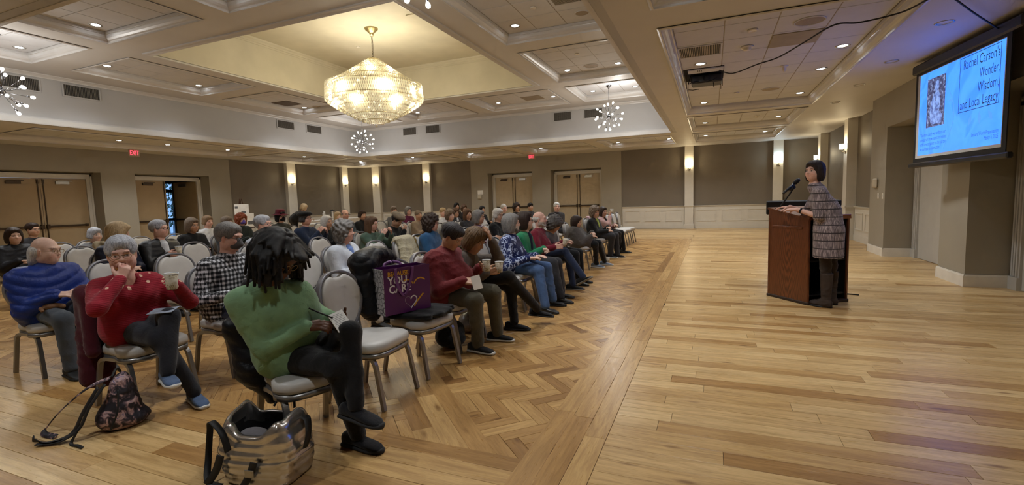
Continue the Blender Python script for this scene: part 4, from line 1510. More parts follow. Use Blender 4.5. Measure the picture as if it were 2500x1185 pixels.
m.loft([[back_pt(u, t, -.02) for u, t in sc_out(cu, .5)], [back_pt(u, t, -.026) for u, t in sc_out(cu, .93)], [back_pt(u, t, -.018) for u, t in cu], [back_pt(u, t, .012) for u, t in cu], [back_pt(u, t, .026) for u, t in sc_out(cu, .96)],
        [back_pt(u, t, .034) for u, t in sc_out(cu, .85)], [back_pt(u, t, .038) for u, t in sc_out(cu, .5)], [back_pt(u, t, .038) for u, t in sc_out(cu, .1)]])
m.build('backrest', M_VINYL, CHAIR0)
chair_first = [True]
def chair(x, y, rz, label, group):
    if chair_first[0]:
        chair_first[0] = False
        CHAIR0.location = (x, y, 0); CHAIR0.rotation_euler = (0, 0, rz)
        tag(CHAIR0, label, 'chair', group)
        return CHAIR0
    c = copy_tree(CHAIR0, None, (x, y, 0), rz, label, group)
    return c
# ================================================================= PEOPLE
def skin_mat():
    m, nt, b = nodes_of('skin')
    a = nt.nodes.new('ShaderNodeVertexColor'); a.layer_name = 'Col'
    n = noise(nt, coords(nt, 'Object'), 55, 3)
    k = ramp(nt, n, [(.35, .93), (.65, 1.03)])
    c = mix_rgb(nt, 1.0, a.outputs['Color'], k, 'MULTIPLY')
    nt.links.new(c, b.inputs['Base Color'])
    b.inputs['Roughness'].default_value = .48
    b.inputs['Specular IOR Level'].default_value = .35
    bump(nt, b, noise(nt, coords(nt, 'Object'), 160, 2), .12, .002)
    return m
M_SKIN = skin_mat()

def hair_mat(name, c, c2=None):
    name = 'hair_' + name
    if name in MATS: return MATS[name]
    m, nt, b = nodes_of(name)
    v = coords(nt, 'Object', (90, 90, 16))
    n = noise(nt, v, 2.2, 5, .65, 1.2)
    c2 = c2 or [x * .45 for x in c]
    nt.links.new(ramp(nt, n, [(.32, c2), (.62, c)]), b.inputs['Base Color'])
    b.inputs['Roughness'].default_value = .5
    b.inputs['Specular IOR Level'].default_value = .3
    bump(nt, b, n, .45, .005)
    MATS[name] = m
    return m

def cloth(name, c, kind='plain', c2=(1, 1, 1), scale=1.0, rough=.85):
    name = 'cloth_' + name
    if name in MATS: return MATS[name]
    m, nt, b = nodes_of(name)
    v = coords(nt, 'Object')
    weave = noise(nt, v, 320, 2)
    soft_ = noise(nt, v, 12, 3)
    base = ramp(nt, soft_, [(.3, [x * .86 for x in c]), (.7, [min(1, x * 1.10) for x in c])])
    h = weave
    def sine(axis, freq):
        sp = nt.nodes.new('ShaderNodeSeparateXYZ'); nt.links.new(v, sp.inputs[0])
        mu = nt.nodes.new('ShaderNodeMath'); mu.operation = 'MULTIPLY'; mu.inputs[1].default_value = freq
        nt.links.new(sp.outputs[axis], mu.inputs[0])
        si = nt.nodes.new('ShaderNodeMath'); si.operation = 'SINE'; nt.links.new(mu.outputs[0], si.inputs[0])
        return si.outputs[0]
    def half(x):
        ma = nt.nodes.new('ShaderNodeMath'); ma.operation = 'MULTIPLY_ADD'; ma.inputs[1].default_value = .5; ma.inputs[2].default_value = .5
        nt.links.new(x, ma.inputs[0]); return ma.outputs[0]
    if kind == 'check':
        fr = 165 * scale
        def stripe(a): return ramp(nt, half(sine(a, fr)), [(.46, 0.0), (.54, 1.0)])
        ax = mix_rgb(nt, 1.0, stripe(1), stripe(0), 'DIFFERENCE')
        s2 = stripe(2)
        mid = mix_rgb(nt, .5, ax, s2)
        base = ramp(nt, mid, [(.0, c), (.33, c), (.5, [(p + q) / 2 * .45 for p, q in zip(c, c2)]), (.68, [(p + q) / 2 * .45 for p, q in zip(c, c2)]), (.8, c2)], 'CONSTANT')
    elif kind == 'floral':
        vo = nt.nodes.new('ShaderNodeTexVoronoi'); vo.feature = 'DISTANCE_TO_EDGE'; vo.inputs['Scale'].default_value = 24 * scale
        wv = nt.nodes.new('ShaderNodeVectorMath'); wv.operation = 'ADD'
        nz = nt.nodes.new('ShaderNodeTexNoise'); nz.inputs['Scale'].default_value = 14; nt.links.new(v, nz.inputs['Vector'])
        scn = nt.nodes.new('ShaderNodeVectorMath'); scn.operation = 'SCALE'; scn.inputs['Scale'].default_value = .10
        nt.links.new(nz.outputs['Color'], scn.inputs[0]); nt.links.new(v, wv.inputs[0]); nt.links.new(scn.outputs[0], wv.inputs[1])
        nt.links.new(wv.outputs[0], vo.inputs['Vector'])
        e = ramp(nt, vo.outputs['Distance'], [(.0, 1.0), (.09, 1.0), (.13, 0.0)])
        gate = ramp(nt, noise(nt, v, 11, 2), [(.46, 0.0), (.52, 1.0)])
        f = mix_rgb(nt, 1.0, e, gate, 'MULTIPLY')
        base = mix_rgb(nt, f, base, c2)
    elif kind == 'stripe':
        base = mix_rgb(nt, ramp(nt, sine(2, 150 * scale), [(.45, 0.0), (.6, 1.0)]), base, c2)
    elif kind == 'bands':      # broad woven bands with a fleck, for the speaker's dress
        fl = noise(nt, coords(nt, 'Object', (150, 150, 14)), 1.0, 3)
        base = ramp(nt, fl, [(.38, [x * .6 for x in c]), (.5, c), (.64, c2)])
        band = ramp(nt, half(sine(2, 6.283 / .092)), [(.02, 1.0), (.07, 0.0)])
        base = mix_rgb(nt, band, base, [x * .22 for x in c])
    elif kind == 'tweed':
        fl = noise(nt, v, 220, 3)
        base = ramp(nt, fl, [(.38, [x * .55 for x in c]), (.6, c2)])
    elif kind == 'rib':
        h = sine(2, 420 * scale)
        base = mix_rgb(nt, ramp(nt, h, [(.1, .35), (.6, 0.0)]), base, [x * .5 for x in c])
    elif kind == 'stars':      # ribbed knit with pale flowers across the yoke
        h = half(sine(2, 520))
        base = mix_rgb(nt, ramp(nt, h, [(.1, .16), (.6, 0.0)]), base, [x * .5 for x in c])
        vo = nt.nodes.new('ShaderNodeTexVoronoi'); vo.inputs['Scale'].default_value = 22; nt.links.new(v, vo.inputs['Vector'])
        st = ramp(nt, vo.outputs['Distance'], [(.24, 1.0), (.28, 0.0)])
        sp = nt.nodes.new('ShaderNodeSeparateXYZ'); nt.links.new(v, sp.inputs[0])
        yk = ramp(nt, sp.outputs[2], [(.83, 0.0), (.86, 1.0)])
        pick = ramp(nt, vo.outputs['Color'], [(.45, 0.0), (.5, 1.0)])
        base = mix_rgb(nt, mix_rgb(nt, 1.0, mix_rgb(nt, 1.0, st, yk, 'MULTIPLY'), pick, 'MULTIPLY'), base, c2)
    nt.links.new(base, b.inputs['Base Color'])
    b.inputs['Roughness'].default_value = rough
    b.inputs['Specular IOR Level'].default_value = .25
    b.inputs['Sheen Weight'].default_value = .15 if rough > .6 else 0
    fold = noise(nt, v, 21, 2, .5, 1.6)
    hm = mix_rgb(nt, .82 if kind in ('plain', 'check', 'floral', 'tweed') else .75, h, fold)
    bump(nt, b, hm, .5, .008)
    MATS[name] = m
    return m

def nz(v):
    v = np.asarray(v, float)
    return v / (np.linalg.norm(v) + 1e-12)

def head_axes(yaw, pitch, roll=0):
    y, p, r = map(math.radians, (yaw, pitch, roll))
    f = np.array((math.cos(p) * math.cos(y), math.cos(p) * math.sin(y), math.sin(p)))
    l = np.array((-math.sin(y), math.cos(y), 0))
    u = np.cross(f, l)
    l2 = math.cos(r) * l + math.sin(r) * u
    u2_ = -math.sin(r) * l + math.cos(r) * u
    return np.stack((f, l2, u2_), 1)

def ik(s, t, a, b, pole):
    s, t = np.asarray(s, float), np.asarray(t, float)
    d = t - s
    L = np.linalg.norm(d)
    if L > (a + b) * .995:
        t = s + d / L * (a + b) * .995; d = t - s; L = np.linalg.norm(d)
    if L < abs(a - b) + .06:
        L = abs(a - b) + .06; t = s + nz(d) * L; d = t - s
    x = (a * a - b * b + L * L) / (2 * L)
    hgt = math.sqrt(max(a * a - x * x, 0))
    n = nz(d)
    p = np.asarray(pole, float); p = p - n * (p @ n)
    return s + n * x + nz(p) * hgt, t

def hand_prims(S, W, fdir, palm, side, curl=.6, grow=0.0, sc=1.0, spread=.12, thumb=.5):
    """palm and five fingers. fdir along the hand, palm = direction the palm faces, side +1 left hand, -1 right"""
    f = nz(fdir); n = np.asarray(palm, float); n = nz(n - f * (n @ f))
    l = np.cross(n, f) * side                                   # towards the thumb
    W = np.asarray(W, float)
    r = .0095 * sc + grow
    P = W + f * .045 * sc
    for q in (-.026, 0, .024):
        S.cap(W + f * .01 + l * q * .8 * sc, W + f * .082 * sc + l * q * sc, .0135 * sc + grow, .0125 * sc + grow, .012)
    for i, (q, L) in enumerate(((.030, .070), (.010, .078), (-.010, .073), (-.029, .058))):
        a = W + f * .085 * sc + l * q * sc
        ang = curl * .45
        d0 = nz(f + l * q * spread * 20 * .25)
        for seg, (fr, rr) in enumerate(((.42, 1.0), (.32, .93), (.26, .84))):
            dr = d0 * math.cos(ang) + n * math.sin(ang)
            b = a + dr * L * fr * sc
            S.cap(a, b, r * rr, r * rr * .95, .005)
            a = b
            ang += curl * (.75 if seg == 0 else .6)
    a = W + f * .022 * sc + l * .030 * sc
    d = nz(f * .72 + l * .62 + n * thumb)
    b = a + d * .038 * sc
    S.cap(a, b, .0135 * sc + grow, .0115 * sc + grow, .010)
    d2 = nz(f * .9 + l * (.25 - .3 * thumb) + n * (thumb + curl * .25))
    c = b + d2 * .032 * sc
    S.cap(b, c, .0110 * sc + grow, .0095 * sc + grow, .005)
    S.cap(c, c + nz(d2 + n * .25 * curl) * .024 * sc, .0098 * sc + grow, .0085 * sc + grow, .004)

def head_prims(S, H, R, sc=1.0, jaw=1.0, nose=1.0, fine=True):
    def w(x, y, z): return H + R @ (np.array((x, y, z)) * sc)
    S.ell(w(-.018, 0, .034), np.array((.094, .075, .084)) * sc, R, .02)
    S.ell(w(.028, 0, -.030), np.array((.062, .062, .080)) * sc, R, .03)
    S.ell(w(.050, 0, -.080), np.array((.034, .036 * jaw, .030)) * sc, R, .035)
    for y in (-1, 1):
        S.ell(w(.055, .034 * y, -.030), np.array((.028, .026, .030)) * sc, R, .03)
        S.ell(w(.0, .060 * y, -.058), np.array((.035, .014 * jaw, .035)) * sc, R, .03)
        S.ell(w(-.006, .077 * y, -.010), np.array((.017, .0085, .031)) * sc, R, .006)
    if fine:
        S.cap(w(.078, -.038, .030), w(.078, .038, .030), .012 * sc, .012 * sc, .02)
        for y in (-1, 1):
            S.ell(w(.100, .032 * y, .005), np.array((.019, .019, .013)) * sc, R, .014, 's')
            S.ell(w(.074, .032 * y, .006), np.array((.0125, .014, .0115)) * sc, R, .003)
    S.cap(w(.083, 0, .014), w(.104 * (1 + .05 * (nose - 1)), 0, -.021), .0075 * sc, .0105 * nose * sc, .012)
    for y in (-1, 1):
        S.cap(w(.090, .0095 * y, -.025), w(.093, .009 * y, -.026), .0075 * sc, .0075 * sc, .008)
    if fine:
        S.cap(w(.084, -.019, -.049), w(.084, .019, -.049), .0075 * sc, .0075 * sc, .008)
        S.cap(w(.083, -.016, -.060), w(.083, .016, -.060), .0078 * sc, .0078 * sc, .008)
        S.cap(w(.094, -.020, -.0545), w(.094, .020, -.0545), .0022 * sc, .0022 * sc, .003, 's')

def face_colors(H, R, sc, skin, brow, beard=None, lip=None):
    skin = np.array(skin)
    lip = np.array(lip) if lip is not None else skin * np.array((.80, .52, .50))
    def f(V):
        L = (V - H) @ R / sc
        C = np.tile(skin, (len(V), 1))
        def paint(mask, c, k=1.0): C[mask] = C[mask] * (1 - k) + np.array(c) * k
        x, y, z = L.T
        ay = np.abs(y)
        front = x > .055
        paint(front & (np.abs(z + .030) < .02) & (np.abs(ay - .040) < .016), skin * np.array((1.0, .80, .76)), .5)
        paint(front & (((ay - .032) / .018) ** 2 + ((z - .006) / .013) ** 2 < 1), skin * .70, .6)
        paint((x > .066) & (((ay - .032) / .0135) ** 2 + ((z - .006) / .0068) ** 2 < 1), (.50, .46, .43))
        paint((x > .066) & (((ay - .032) / .0060) ** 2 + ((z - .006) / .0068) ** 2 < 1), (.02, .015, .012))
        paint(front & (((ay - .034) / .020) ** 2 + ((z - .030 + .12 * np.abs(ay - .034)) / .0045) ** 2 < 1), brow, .7)
        paint((x > .07) & ((y / .021) ** 2 + ((z + .0545) / .0092) ** 2 < 1), lip, .75)
        if beard is not None:
            bm_ = (x > -.01) & (z < -.030) & ~((x > .07) & ((y / .024) ** 2 + ((z + .0545) / .009) ** 2 < 1)) & (z > -.13) & ((z < -.045) | (ay > .028) | ((z < -.034) & (ay < .03) & (x > .08)))
            paint(bm_ & ~((x > .03) & (ay < .05) & (z > -.042) & (ay > .03)), beard, .85)
        paint((x < .02) & (ay > .079), skin * np.array((.95, .75, .70)), .6)
        return np.clip(C, 0, 1)
    return f

def hair_soft(style, H, R, sc):
    S = Soft()
    def w(x, y, z): return H + R @ (np.array((x, y, z)) * sc)
    A = np.array
    up_, f_ = R[:, 2], R[:, 0]
    def zcut(z): S.cut(-up_, -(float(H @ up_) + z * sc))
    def face(x=.118, z=-.045, r=(.078, .078, .098)): S.ell(w(x, 0, z), A(r) * sc, R, .02, 's')
    if style in ('short', 'crop', 'thin'):
        t = {'short': .014, 'crop': .008, 'thin': .006}[style]
        S.ell(w(-.022, 0, .038), A((.094 + t, .076 + t, .084 + t)) * sc, R, .01)
        if style == 'short': S.ell(w(.035, 0, .088), A((.045, .055, .026)) * sc, R, .03)
        face(.112, -.030, (.070, .080, .092))
        for y in (-1, 1): S.ell(w(.01, .09 * y, -.03), A((.036, .03, .045)) * sc, R, .012, 's')
        zcut(-.055)
    elif style in ('bob', 'long', 'curly', 'pixie', 'fluffy'):
        t = {'bob': .018, 'long': .018, 'curly': .030, 'pixie': .018, 'fluffy': .028}[style]
        S.ell(w(-.020, 0, .040), A((.094 + t, .076 + t, .084 + t)) * sc, R, .02)
        dn = {'bob': .085, 'long': .15, 'curly': .085, 'pixie': .012, 'fluffy': .075}[style]
        for y in (-1, 1):
            S.ell(w(-.018, .074 * y, -.035), A((.062, .026 + t * .5, .05 + dn * .6)) * sc, R, .03)
            if style == 'long': S.ell(w(-.01, .075 * y, -.11), A((.045, .026, .09)) * sc, R, .03)
        S.ell(w(-.078, 0, -.03), A((.040 + t * .4, .070, .06 + dn * .55)) * sc, R, .04)
        if style == 'long': S.ell(w(-.07, 0, -.12), A((.04, .08, .10)) * sc, R, .03)
        S.ell(w(.045, 0, .085), A((.048, .058, .030)) * sc, R, .03)
        face(.126, -.022, (.078, .068, .112)) if style in ('bob', 'long') else face(.120, -.040, (.076, .070 if style != 'pixie' else .080, .100))
        zcut({'bob': -.115, 'long': -.20, 'curly': -.12, 'pixie': -.06, 'fluffy': -.11}[style])
    elif style == 'fringe':          # bald crown, hair round the back
        S.ell(w(-.026, 0, .010), A((.096, .084, .062)) * sc, R, .01)
        S.ell(w(.09, 0, .03), A((.10, .10, .12)) * sc, R, .02, 's')
        S.ell(w(.0, 0, .105), A((.11, .066, .075)) * sc, R, .02, 's')
        zcut(-.06)
    elif style == 'mane':            # bald crown, long white hair at the nape
        S.ell(w(-.045, 0, -.010), A((.085, .090, .070)) * sc, R, .02)
        S.ell(w(-.075, 0, -.085), A((.045, .085, .075)) * sc, R, .04)
        S.ell(w(.075, 0, .0), A((.09, .12, .12)) * sc, R, .02, 's')
        S.ell(w(.0, 0, .115), A((.12, .075, .088)) * sc, R, .02, 's')
        zcut(-.15)
    elif style == 'dreads':
        S.ell(w(-.02, 0, .050), A((.118, .104, .092)) * sc, R, .02)
        face(.125, -.045, (.072, .074, .115))
        r = np.random.default_rng(3)
        for i in range(260):
            a = r.uniform(-2.05, 2.05) + math.pi
            el = r.uniform(.05, 1.35)
            d = A((math.cos(a) * math.cos(el), math.sin(a) * math.cos(el), math.sin(el)))
            p = A((-.02, 0, .05)) + d * A((.118, .104, .092))
            out = nz(A((d[0], d[1], 0)) + 1e-6)
            L = r.uniform(.14, .23)
            if d[0] > .15: L *= .55
            P_ = w(*p)
            ow = R @ out; ow = nz(ow * A((1, 1, 0)) + 1e-6)
            Q_ = P_ + ow * .038 * r.uniform(.4, 1.2) + A((0, 0, -.38 * L))
            E2 = Q_ + ow * .010 + A((r.uniform(-.02, .02), r.uniform(-.02, .02), -.72 * L))
            S.cap(P_, Q_, .011 * sc, .010 * sc, .008)
            S.cap(Q_, E2, .010 * sc, .007 * sc, .004)
        for i in range(90):
            a = r.uniform(0, 6.28); el = r.uniform(.55, 1.45)
            d = A((math.cos(a) * math.cos(el), math.sin(a) * math.cos(el), math.sin(el)))
            p = w(*(A((-.02, 0, .05)) + d * A((.120, .106, .094))))
            t_ = R @ A((d[0], d[1], -.25)); L = r.uniform(.05, .085)
            q = p + nz(t_ * A((1, 1, .2)) + A((0, 0, -.35))) * L
            S.cap(p, q, .010 * sc, .008 * sc, .012)
    return S

def hair_disp(H, R, sc, style):
    amp = {'curly': .011, 'fluffy': .008, 'dreads': .0, 'mane': .005}.get(style, .0042)
    def d(V):
        L = (V - H) @ R / sc
        x, y, z = L.T
        ph = np.arctan2(y, x + .02)
        rg = np.random.default_rng(11)
        o = np.zeros(len(V))
        if style in ('curly', 'fluffy'):
            for i in range(9):
                k = rg.normal(size=3); k = k / np.linalg.norm(k) * rg.uniform(70, 170)
                o += np.sin(L @ k + rg.uniform(0, 6.28)) * rg.uniform(.3, 1)
            return amp * sc * o * .45
        rad = np.arctan2(np.hypot(y, x + .02), z + .02)
        for i in range(7):
            o += np.sin(rg.uniform(9, 48) * ph + rg.uniform(-5, 5) * rad + rg.uniform(0, 6.28)) * rg.uniform(.3, 1)
        return amp * sc * o * .28
    return d

def shoe_parts():
    up_, so = MB(), MB()
    up_.smooth = so.smooth = True
    prof = [(-.085, .022, .055), (-.080, .033, .082), (-.055, .038, .092), (-.015, .037, .086), (.03, .039, .070), (.08, .045, .056), (.125, .046, .047), (.16, .040, .038), (.182, .024, .026), (.188, .008, .020)]
    def ring(x, w, zt, zb):
        out = []
        for k in range(14):
            a = 2 * math.pi * k / 14
            c, s = math.cos(a), math.sin(a)
            out.append((x, math.copysign(abs(c) ** .75, c) * w, zb + (zt - zb) * .5 + math.copysign(abs(s) ** .8, s) * (zt - zb) * .5))
        return out
    up_.loft([ring(x, w, z, .014) for x, w, z in prof])
    so.loft([ring(x, w + .004, .026, .0) for x, w, z in [(-.092, .020, 0), (-.086, .034, 0)] + prof[2:8] + [(.188, .026, 0), (.197, .008, 0)]])
    return up_, so
_u, _s = shoe_parts()
SHOE_UP = _u.mesh('shoe', M_DARK)
SHOE_SO = _s.mesh('sole', M_DARK)

def set_mat(o, m):
    o.material_slots[0].link = 'OBJECT'
    o.material_slots[0].material = m

def glasses(P, H, R, sc, c, parent, lens=.021):
    m = MB(); m.smooth = True
    def w(x, y, z): return tuple(H + R @ (np.array((x, y, z)) * sc) - P)
    for y in (-1, 1):
        m.tube([w(.100 - .004 * math.cos(a) * y * 0, .0325 * y + lens * 1.15 * math.cos(a), .002 + lens * .82 * math.sin(a)) for a in np.linspace(0, 6.2832, 17)[:-1]], .0016, 5, closed=True)
        m.tube([w(.099, .057 * y, .006), w(.090, .070 * y, .008), w(.03, .080 * y, .006), w(-.01, .083 * y, .004), w(-.022, .081 * y, -.014)], .0017, 5)
    m.tube([w(.101, -.010, .006), w(.105, 0, .010), w(.101, .010, .006)], .0016, 5)
    return m.build('glasses', c, parent)

PEOPLE = {}
def person(s):
    """s: dict of the pose in world metres. Builds an Empty at the floor with body, clothing, hair and shoes."""
    ox, oy = s['hip'][0], s['hip'][1]
    rz = math.radians(s.get('rz', 0))
    cz, sz = math.cos(rz), math.sin(rz)
    O = np.array((ox, oy, 0.0))
    Rw = np.array(((cz, sz, 0), (-sz, cz, 0), (0, 0, 1)))
    def L(p): return Rw @ (np.asarray(p, float) - O)
    h = s.get('h', .010) * 1.11
    g = s.get('girth', 1.0)
    sc = s.get('sc', 1.0)
    stand = s.get('stand', False)
    H = L(s['head'])
    yaw, pitch, roll = s.get('look', (0, 0, 0))
    R = head_axes(yaw - s.get('rz', 0), pitch, roll)
    hs = s.get('hs', 1.0) * sc
    hipz = s.get('hipz', .572)
    P0 = np.array((0, 0, hipz))
    upv = nz(R[:, 2] * .55 + np.array((0, 0, 1)) * .45)
    N = H - upv * .178 * hs - R[:, 0] * .015
    tw = math.radians(s.get('twist', (yaw - s.get('rz', 0)) * .3))
    lat = np.array((-math.sin(tw), math.cos(tw), 0))
    fwd = np.array((math.cos(tw), math.sin(tw), 0))
    roll_t = s.get('lean', 0.0)
    latS = nz(lat + np.array((0, 0, roll_t)))
    bend = s.get('bend', .035)
    def spine(t): return P0 * (1 - t) + N * t - fwd * bend * 4 * t * (1 - t)
    sh = s.get('sh', .175) * sc
    belly = s.get('belly', 0.0)
    shc = spine(.86)
    SL, SR = shc + latS * sh, shc - latS * sh
    # arms
    ua, fa = s.get('ua', .285) * sc, s.get('fa', .245) * sc
    hands = {}
    for nm, sd, Sx in (('L', 1, SL), ('R', -1, SR)):
        hd = s.get(nm)
        if hd is None:
            hd = dict(p=O + np.linalg.inv(Rw) @ np.array((.27, .075 * sd, hipz + .13)), palm=(0, 0, -1), curl=.5, f=(.5, -.8 * sd, -.1))
        elif not isinstance(hd, dict):
            hd = dict(p=hd)
        wpos = L(hd['p'])
        pole = Rw @ np.array(hd.get('pole', (-.45, .55 * sd, -1.0)))
        E_, wp = ik(Sx, wpos, ua, fa, pole)
        fd = Rw @ np.array(hd['f'], float) if 'f' in hd else nz(wp - E_)
        pl = Rw @ np.array(hd.get('palm', (0, -sd, -.3)), float)
        hands[nm] = (Sx, E_, wp, fd, pl, sd, hd)
    # legs
    legs = {}
    for nm, sd in (('L', 1), ('R', -1)):
        hj = P0 + np.array((.02, .085 * sd, -.03 if not stand else -.02))
        kn = s.get('knee' + nm); ft = s.get('foot' + nm)
        kn = L(kn) if kn is not None else np.array((.43, .11 * sd, .50)) * np.array((sc, 1, 1))
        ft = L(ft) if ft is not None else np.array((.47, .11 * sd, .0))
        legs[nm] = (hj, kn, ft, s.get('toe' + nm, (1, .12 * sd, 0)))
    # ---- body
    skin = s.get('skin', rgb(205, 160, 136))
    B = Soft()
    def torso(S, gr, kk=.07):
        r = g * sc
        a = spine(.06); S.cap(a - lat * .085 * r, a + lat * .085 * r, .112 * r + gr, k=kk)
        a = spine(.30); S.cap(a - lat * .070 * r, a + lat * .070 * r, .104 * r + gr, k=kk)
        if belly: S.ell(spine(.26) + fwd * (.05 + belly * .5), np.array((.10 + belly * .5, .13, .13)) * r + gr, k=kk)
        a = spine(.60) + fwd * .012; S.cap(a - lat * .082 * r, a + lat * .082 * r, .104 * r + gr, k=kk)
        if s.get('bust'): 
            for q in (-1, 1): S.ell(spine(.62) + fwd * .075 + lat * .065 * q, np.array((.07, .07, .07)) * r + gr, k=.05)
        a = spine(.82); S.cap(a - latS * (sh - .065), a + latS * (sh - .065), .068 * r + gr, k=kk)
        for q in (-1, 1): S.cap(spine(.97), shc + latS * sh * .72 * q, .048 * r + gr * .7, .050 * r + gr, k=.045)
    torso(B, -.012)
    B.cap(spine(.90), N + upv * .01, .064, .056, .05)
    B.cap(N - upv * .01, H + R @ np.array((-.022, 0, -.055)) * hs, .056 * hs, .052 * hs, .025)
    head_prims(B, H, R, hs, s.get('jaw', 1.0), s.get('nose', 1.0), fine=h < .0142)
    for nm, (Sx, E_, wp, fd, pl, sd, hd) in hands.items():
        B.cap(Sx, E_, .043 * sc, .037 * sc, .03)
        B.cap(E_, wp, .036 * sc, .025 * sc, .02)
        hand_prims(B, wp - nz(fd) * .0, fd, pl, sd, hd.get('curl', .6), 0, s.get('hsc', 1.0) * sc, hd.get('spread', .12), hd.get('thumb', .5))
    if stand or s.get('bare_legs'):
        for nm, (hj, kn, ft, toe) in legs.items():
            B.cap(hj, kn, .072 * g, .048, .03); B.cap(kn, ft + np.array((0, 0, .07)), .046, .034, .02)
    me = soft_mesh('body', B, h, M_SKIN, None, face_colors(H, R, hs, skin, s.get('brow', [x * .35 for x in skin]), s.get('beard'), s.get('lip')))
    root = empty('person', (ox, oy, 0), rz, label=s['label'], cat='person', group=s.get('group', 'seated audience'))
    put('body', me, root)
    # ---- top
    tp = s.get('top')
    hc = max(h * 1.05, s.get('hc', 0.009))
    if tp:
        T = Soft()
        gr = tp.get('gap', .012)
        torso(T, gr)
        if tp.get('hem'):
            a = spine(.0) + np.array((.0, 0, -.015)); T.cap(a - lat * .10 * g + fwd * .02, a + lat * .10 * g + fwd * .02, .118 * g + gr, k=.05)
        T.cap(spine(.90), N + upv * tp.get('collar', -.012), .068 + gr, .058 + gr * .7, .04)
        if tp.get('hood'):
            T.ell(N - fwd * .075 + np.array((0, 0, .0)), np.array((.06, .12, .055)), k=.03)
        sl = tp.get('sleeve', 1.0)
        for nm, (Sx, E_, wp, fd, pl, sd, hd) in hands.items():
            T.cap(Sx, E_, .054 * sc + gr, .046 * sc + gr, .045)
            if sl > .5:
                wq = E_ + (wp - E_) * (.96 if sl >= 1 else sl)
                T.cap(E_, wq, .045 * sc + gr, .034 * sc + gr * .8, .02)
        if tp.get('shift'):            # straight dress falling to a hem at this height
            zh = tp['shift']
            for q in (-1, 1):
                T.cap(spine(.45) + lat * .055 * q, np.array((0, 0, zh)) + lat * .075 * q + fwd * .01, .115 * g + gr, .128 * g + gr, .07)
                T.cap(P0 + lat * .075 * q, np.array((0, 0, zh)) + lat * .085 * q, .125 * g + gr, .125 * g + gr, .07)
            T.cut((0, 0, -1), -zh)
        if tp.get('skirt'):
            for nm, (hj, kn, ft, toe) in legs.items():
                T.cap(hj, hj + (kn - hj) * tp['skirt'], .10 * g + gr, .085 + gr, .06)
        # neck opening
        if tp.get('open'):
            T.ell(N + fwd * .075 + np.array((0, 0, .012)), np.array((.05, .042, tp['open'])), k=.015, op='s')
        dsp = tp['puff'] and puff(tp['puff'], tp.get('step', .075), int(ox * 10) % 7) if tp.get('puff') else wrinkle(tp.get('wr', .0055) * .95, seed=int(abs(ox * 31 + oy * 17)) % 97)
        to = put(tp.get('name', 'sweater'), soft_mesh('garment', T, hc, tp['mat'], dsp), root)
        if tp.get('inner'):          # shirt front that shows in the opening
            I_ = Soft()
            I_.cap(spine(.45) + fwd * .09, spine(.9) + fwd * .055, .055 + gr, .045 + gr, .02)
            I_.cap(spine(.88) + fwd * .03, N + upv * .015, .055, .060, .03)
            put('shirt', soft_mesh('shirt', I_, hc, tp['inner']), root)
    # ---- trousers
    bt = s.get('trousers')
    if bt is not None:
        Q = Soft()
        gr = .008
        a = P0 + np.array((0, 0, -.005))
        Q.cap(a - lat * .08 * g, a + lat * .08 * g, .108 * g + gr, k=.05)
        loose = s.get('loose', 1.0)
        for nm, (hj, kn, ft, toe) in legs.items():
            an = ft + np.array((0, 0, .075))
            an = kn + (an - kn) * .97
            Q.cap(hj, kn, .078 * g + gr, .058 * loose + gr, .035)
            Q.cap(kn, an, .054 * loose + gr, .040 * loose + gr, .022)
        if s.get('skirted'):
            Q.cap(P0 + np.array((.1, -.05, -.02)), P0 + np.array((.42, -.06, -.03)), .10, .10, .1)
        put('trousers', soft_mesh('trousers', Q, hc * 1.25, bt, wrinkle(.006, seed=int(abs(oy * 57)) % 89)), root)
    # ---- shoes
    sh_m = s.get('shoes', (M_DARK, M_DARK))
    if sh_m:
        for nm, (hj, kn, ft, toe) in legs.items():
            t = nz(Rw @ np.array(toe, float)) if s.get('toe' + nm) is not None else nz(np.array(toe, float))
            zz_ = nz(np.array((0, 0, 1)) - t * t[2]); yy = np.cross(zz_, t)
            M = Matrix(((t[0], yy[0], zz_[0], ft[0]), (t[1], yy[1], zz_[1], ft[1]), (t[2], yy[2], zz_[2], ft[2] + .0), (0, 0, 0, 1)))
            o = put('shoe', SHOE_UP, root); o.matrix_local = M @ Matrix.Translation((-.02, 0, 0)) @ Matrix.Scale(s.get('shsc', 1.0), 4)
            set_mat(o, sh_m[0])
            q = put('sole', SHOE_SO, o); set_mat(q, sh_m[1])
    # ---- hair, glasses, mask, hat
    hr = s.get('hair')
    if hr:
        HS = hair_soft(hr[0], H, R, hs * s.get('hairsc', 1.0))
        put('hair', soft_mesh('hair', HS, (max(h, .0062) if h < .0085 else h), hr[1], hair_disp(H, R, hs, hr[0])), root)
    if s.get('beard') is not None and h < .0085:
        BD = Soft()
        def wb(x, y, z): return H + R @ (np.array((x, y, z)) * hs)
        BD.ell(wb(.050, 0, -.088), np.array((.046, .046, .036)) * hs, R, .03)
        for y in (-1, 1):
            BD.cap(wb(.048, .050 * y, -.070), wb(.012, .068 * y, -.030), .016 * hs, .010 * hs, .03)
            BD.cap(wb(.090, .004 * y, -.040), wb(.078, .028 * y, -.056), .009 * hs, .008 * hs, .012)
        BD.ell(wb(.100, 0, -.056), np.array((.018, .020, .008)) * hs, R, .006, 's')
        put('beard', soft_mesh('beard', BD, .0065, s['hair'][1], hair_disp(H, R, hs, 'short')), root)
    if s.get('glasses'):
        glasses(np.zeros(3), H, R, hs, s['glasses'], root)
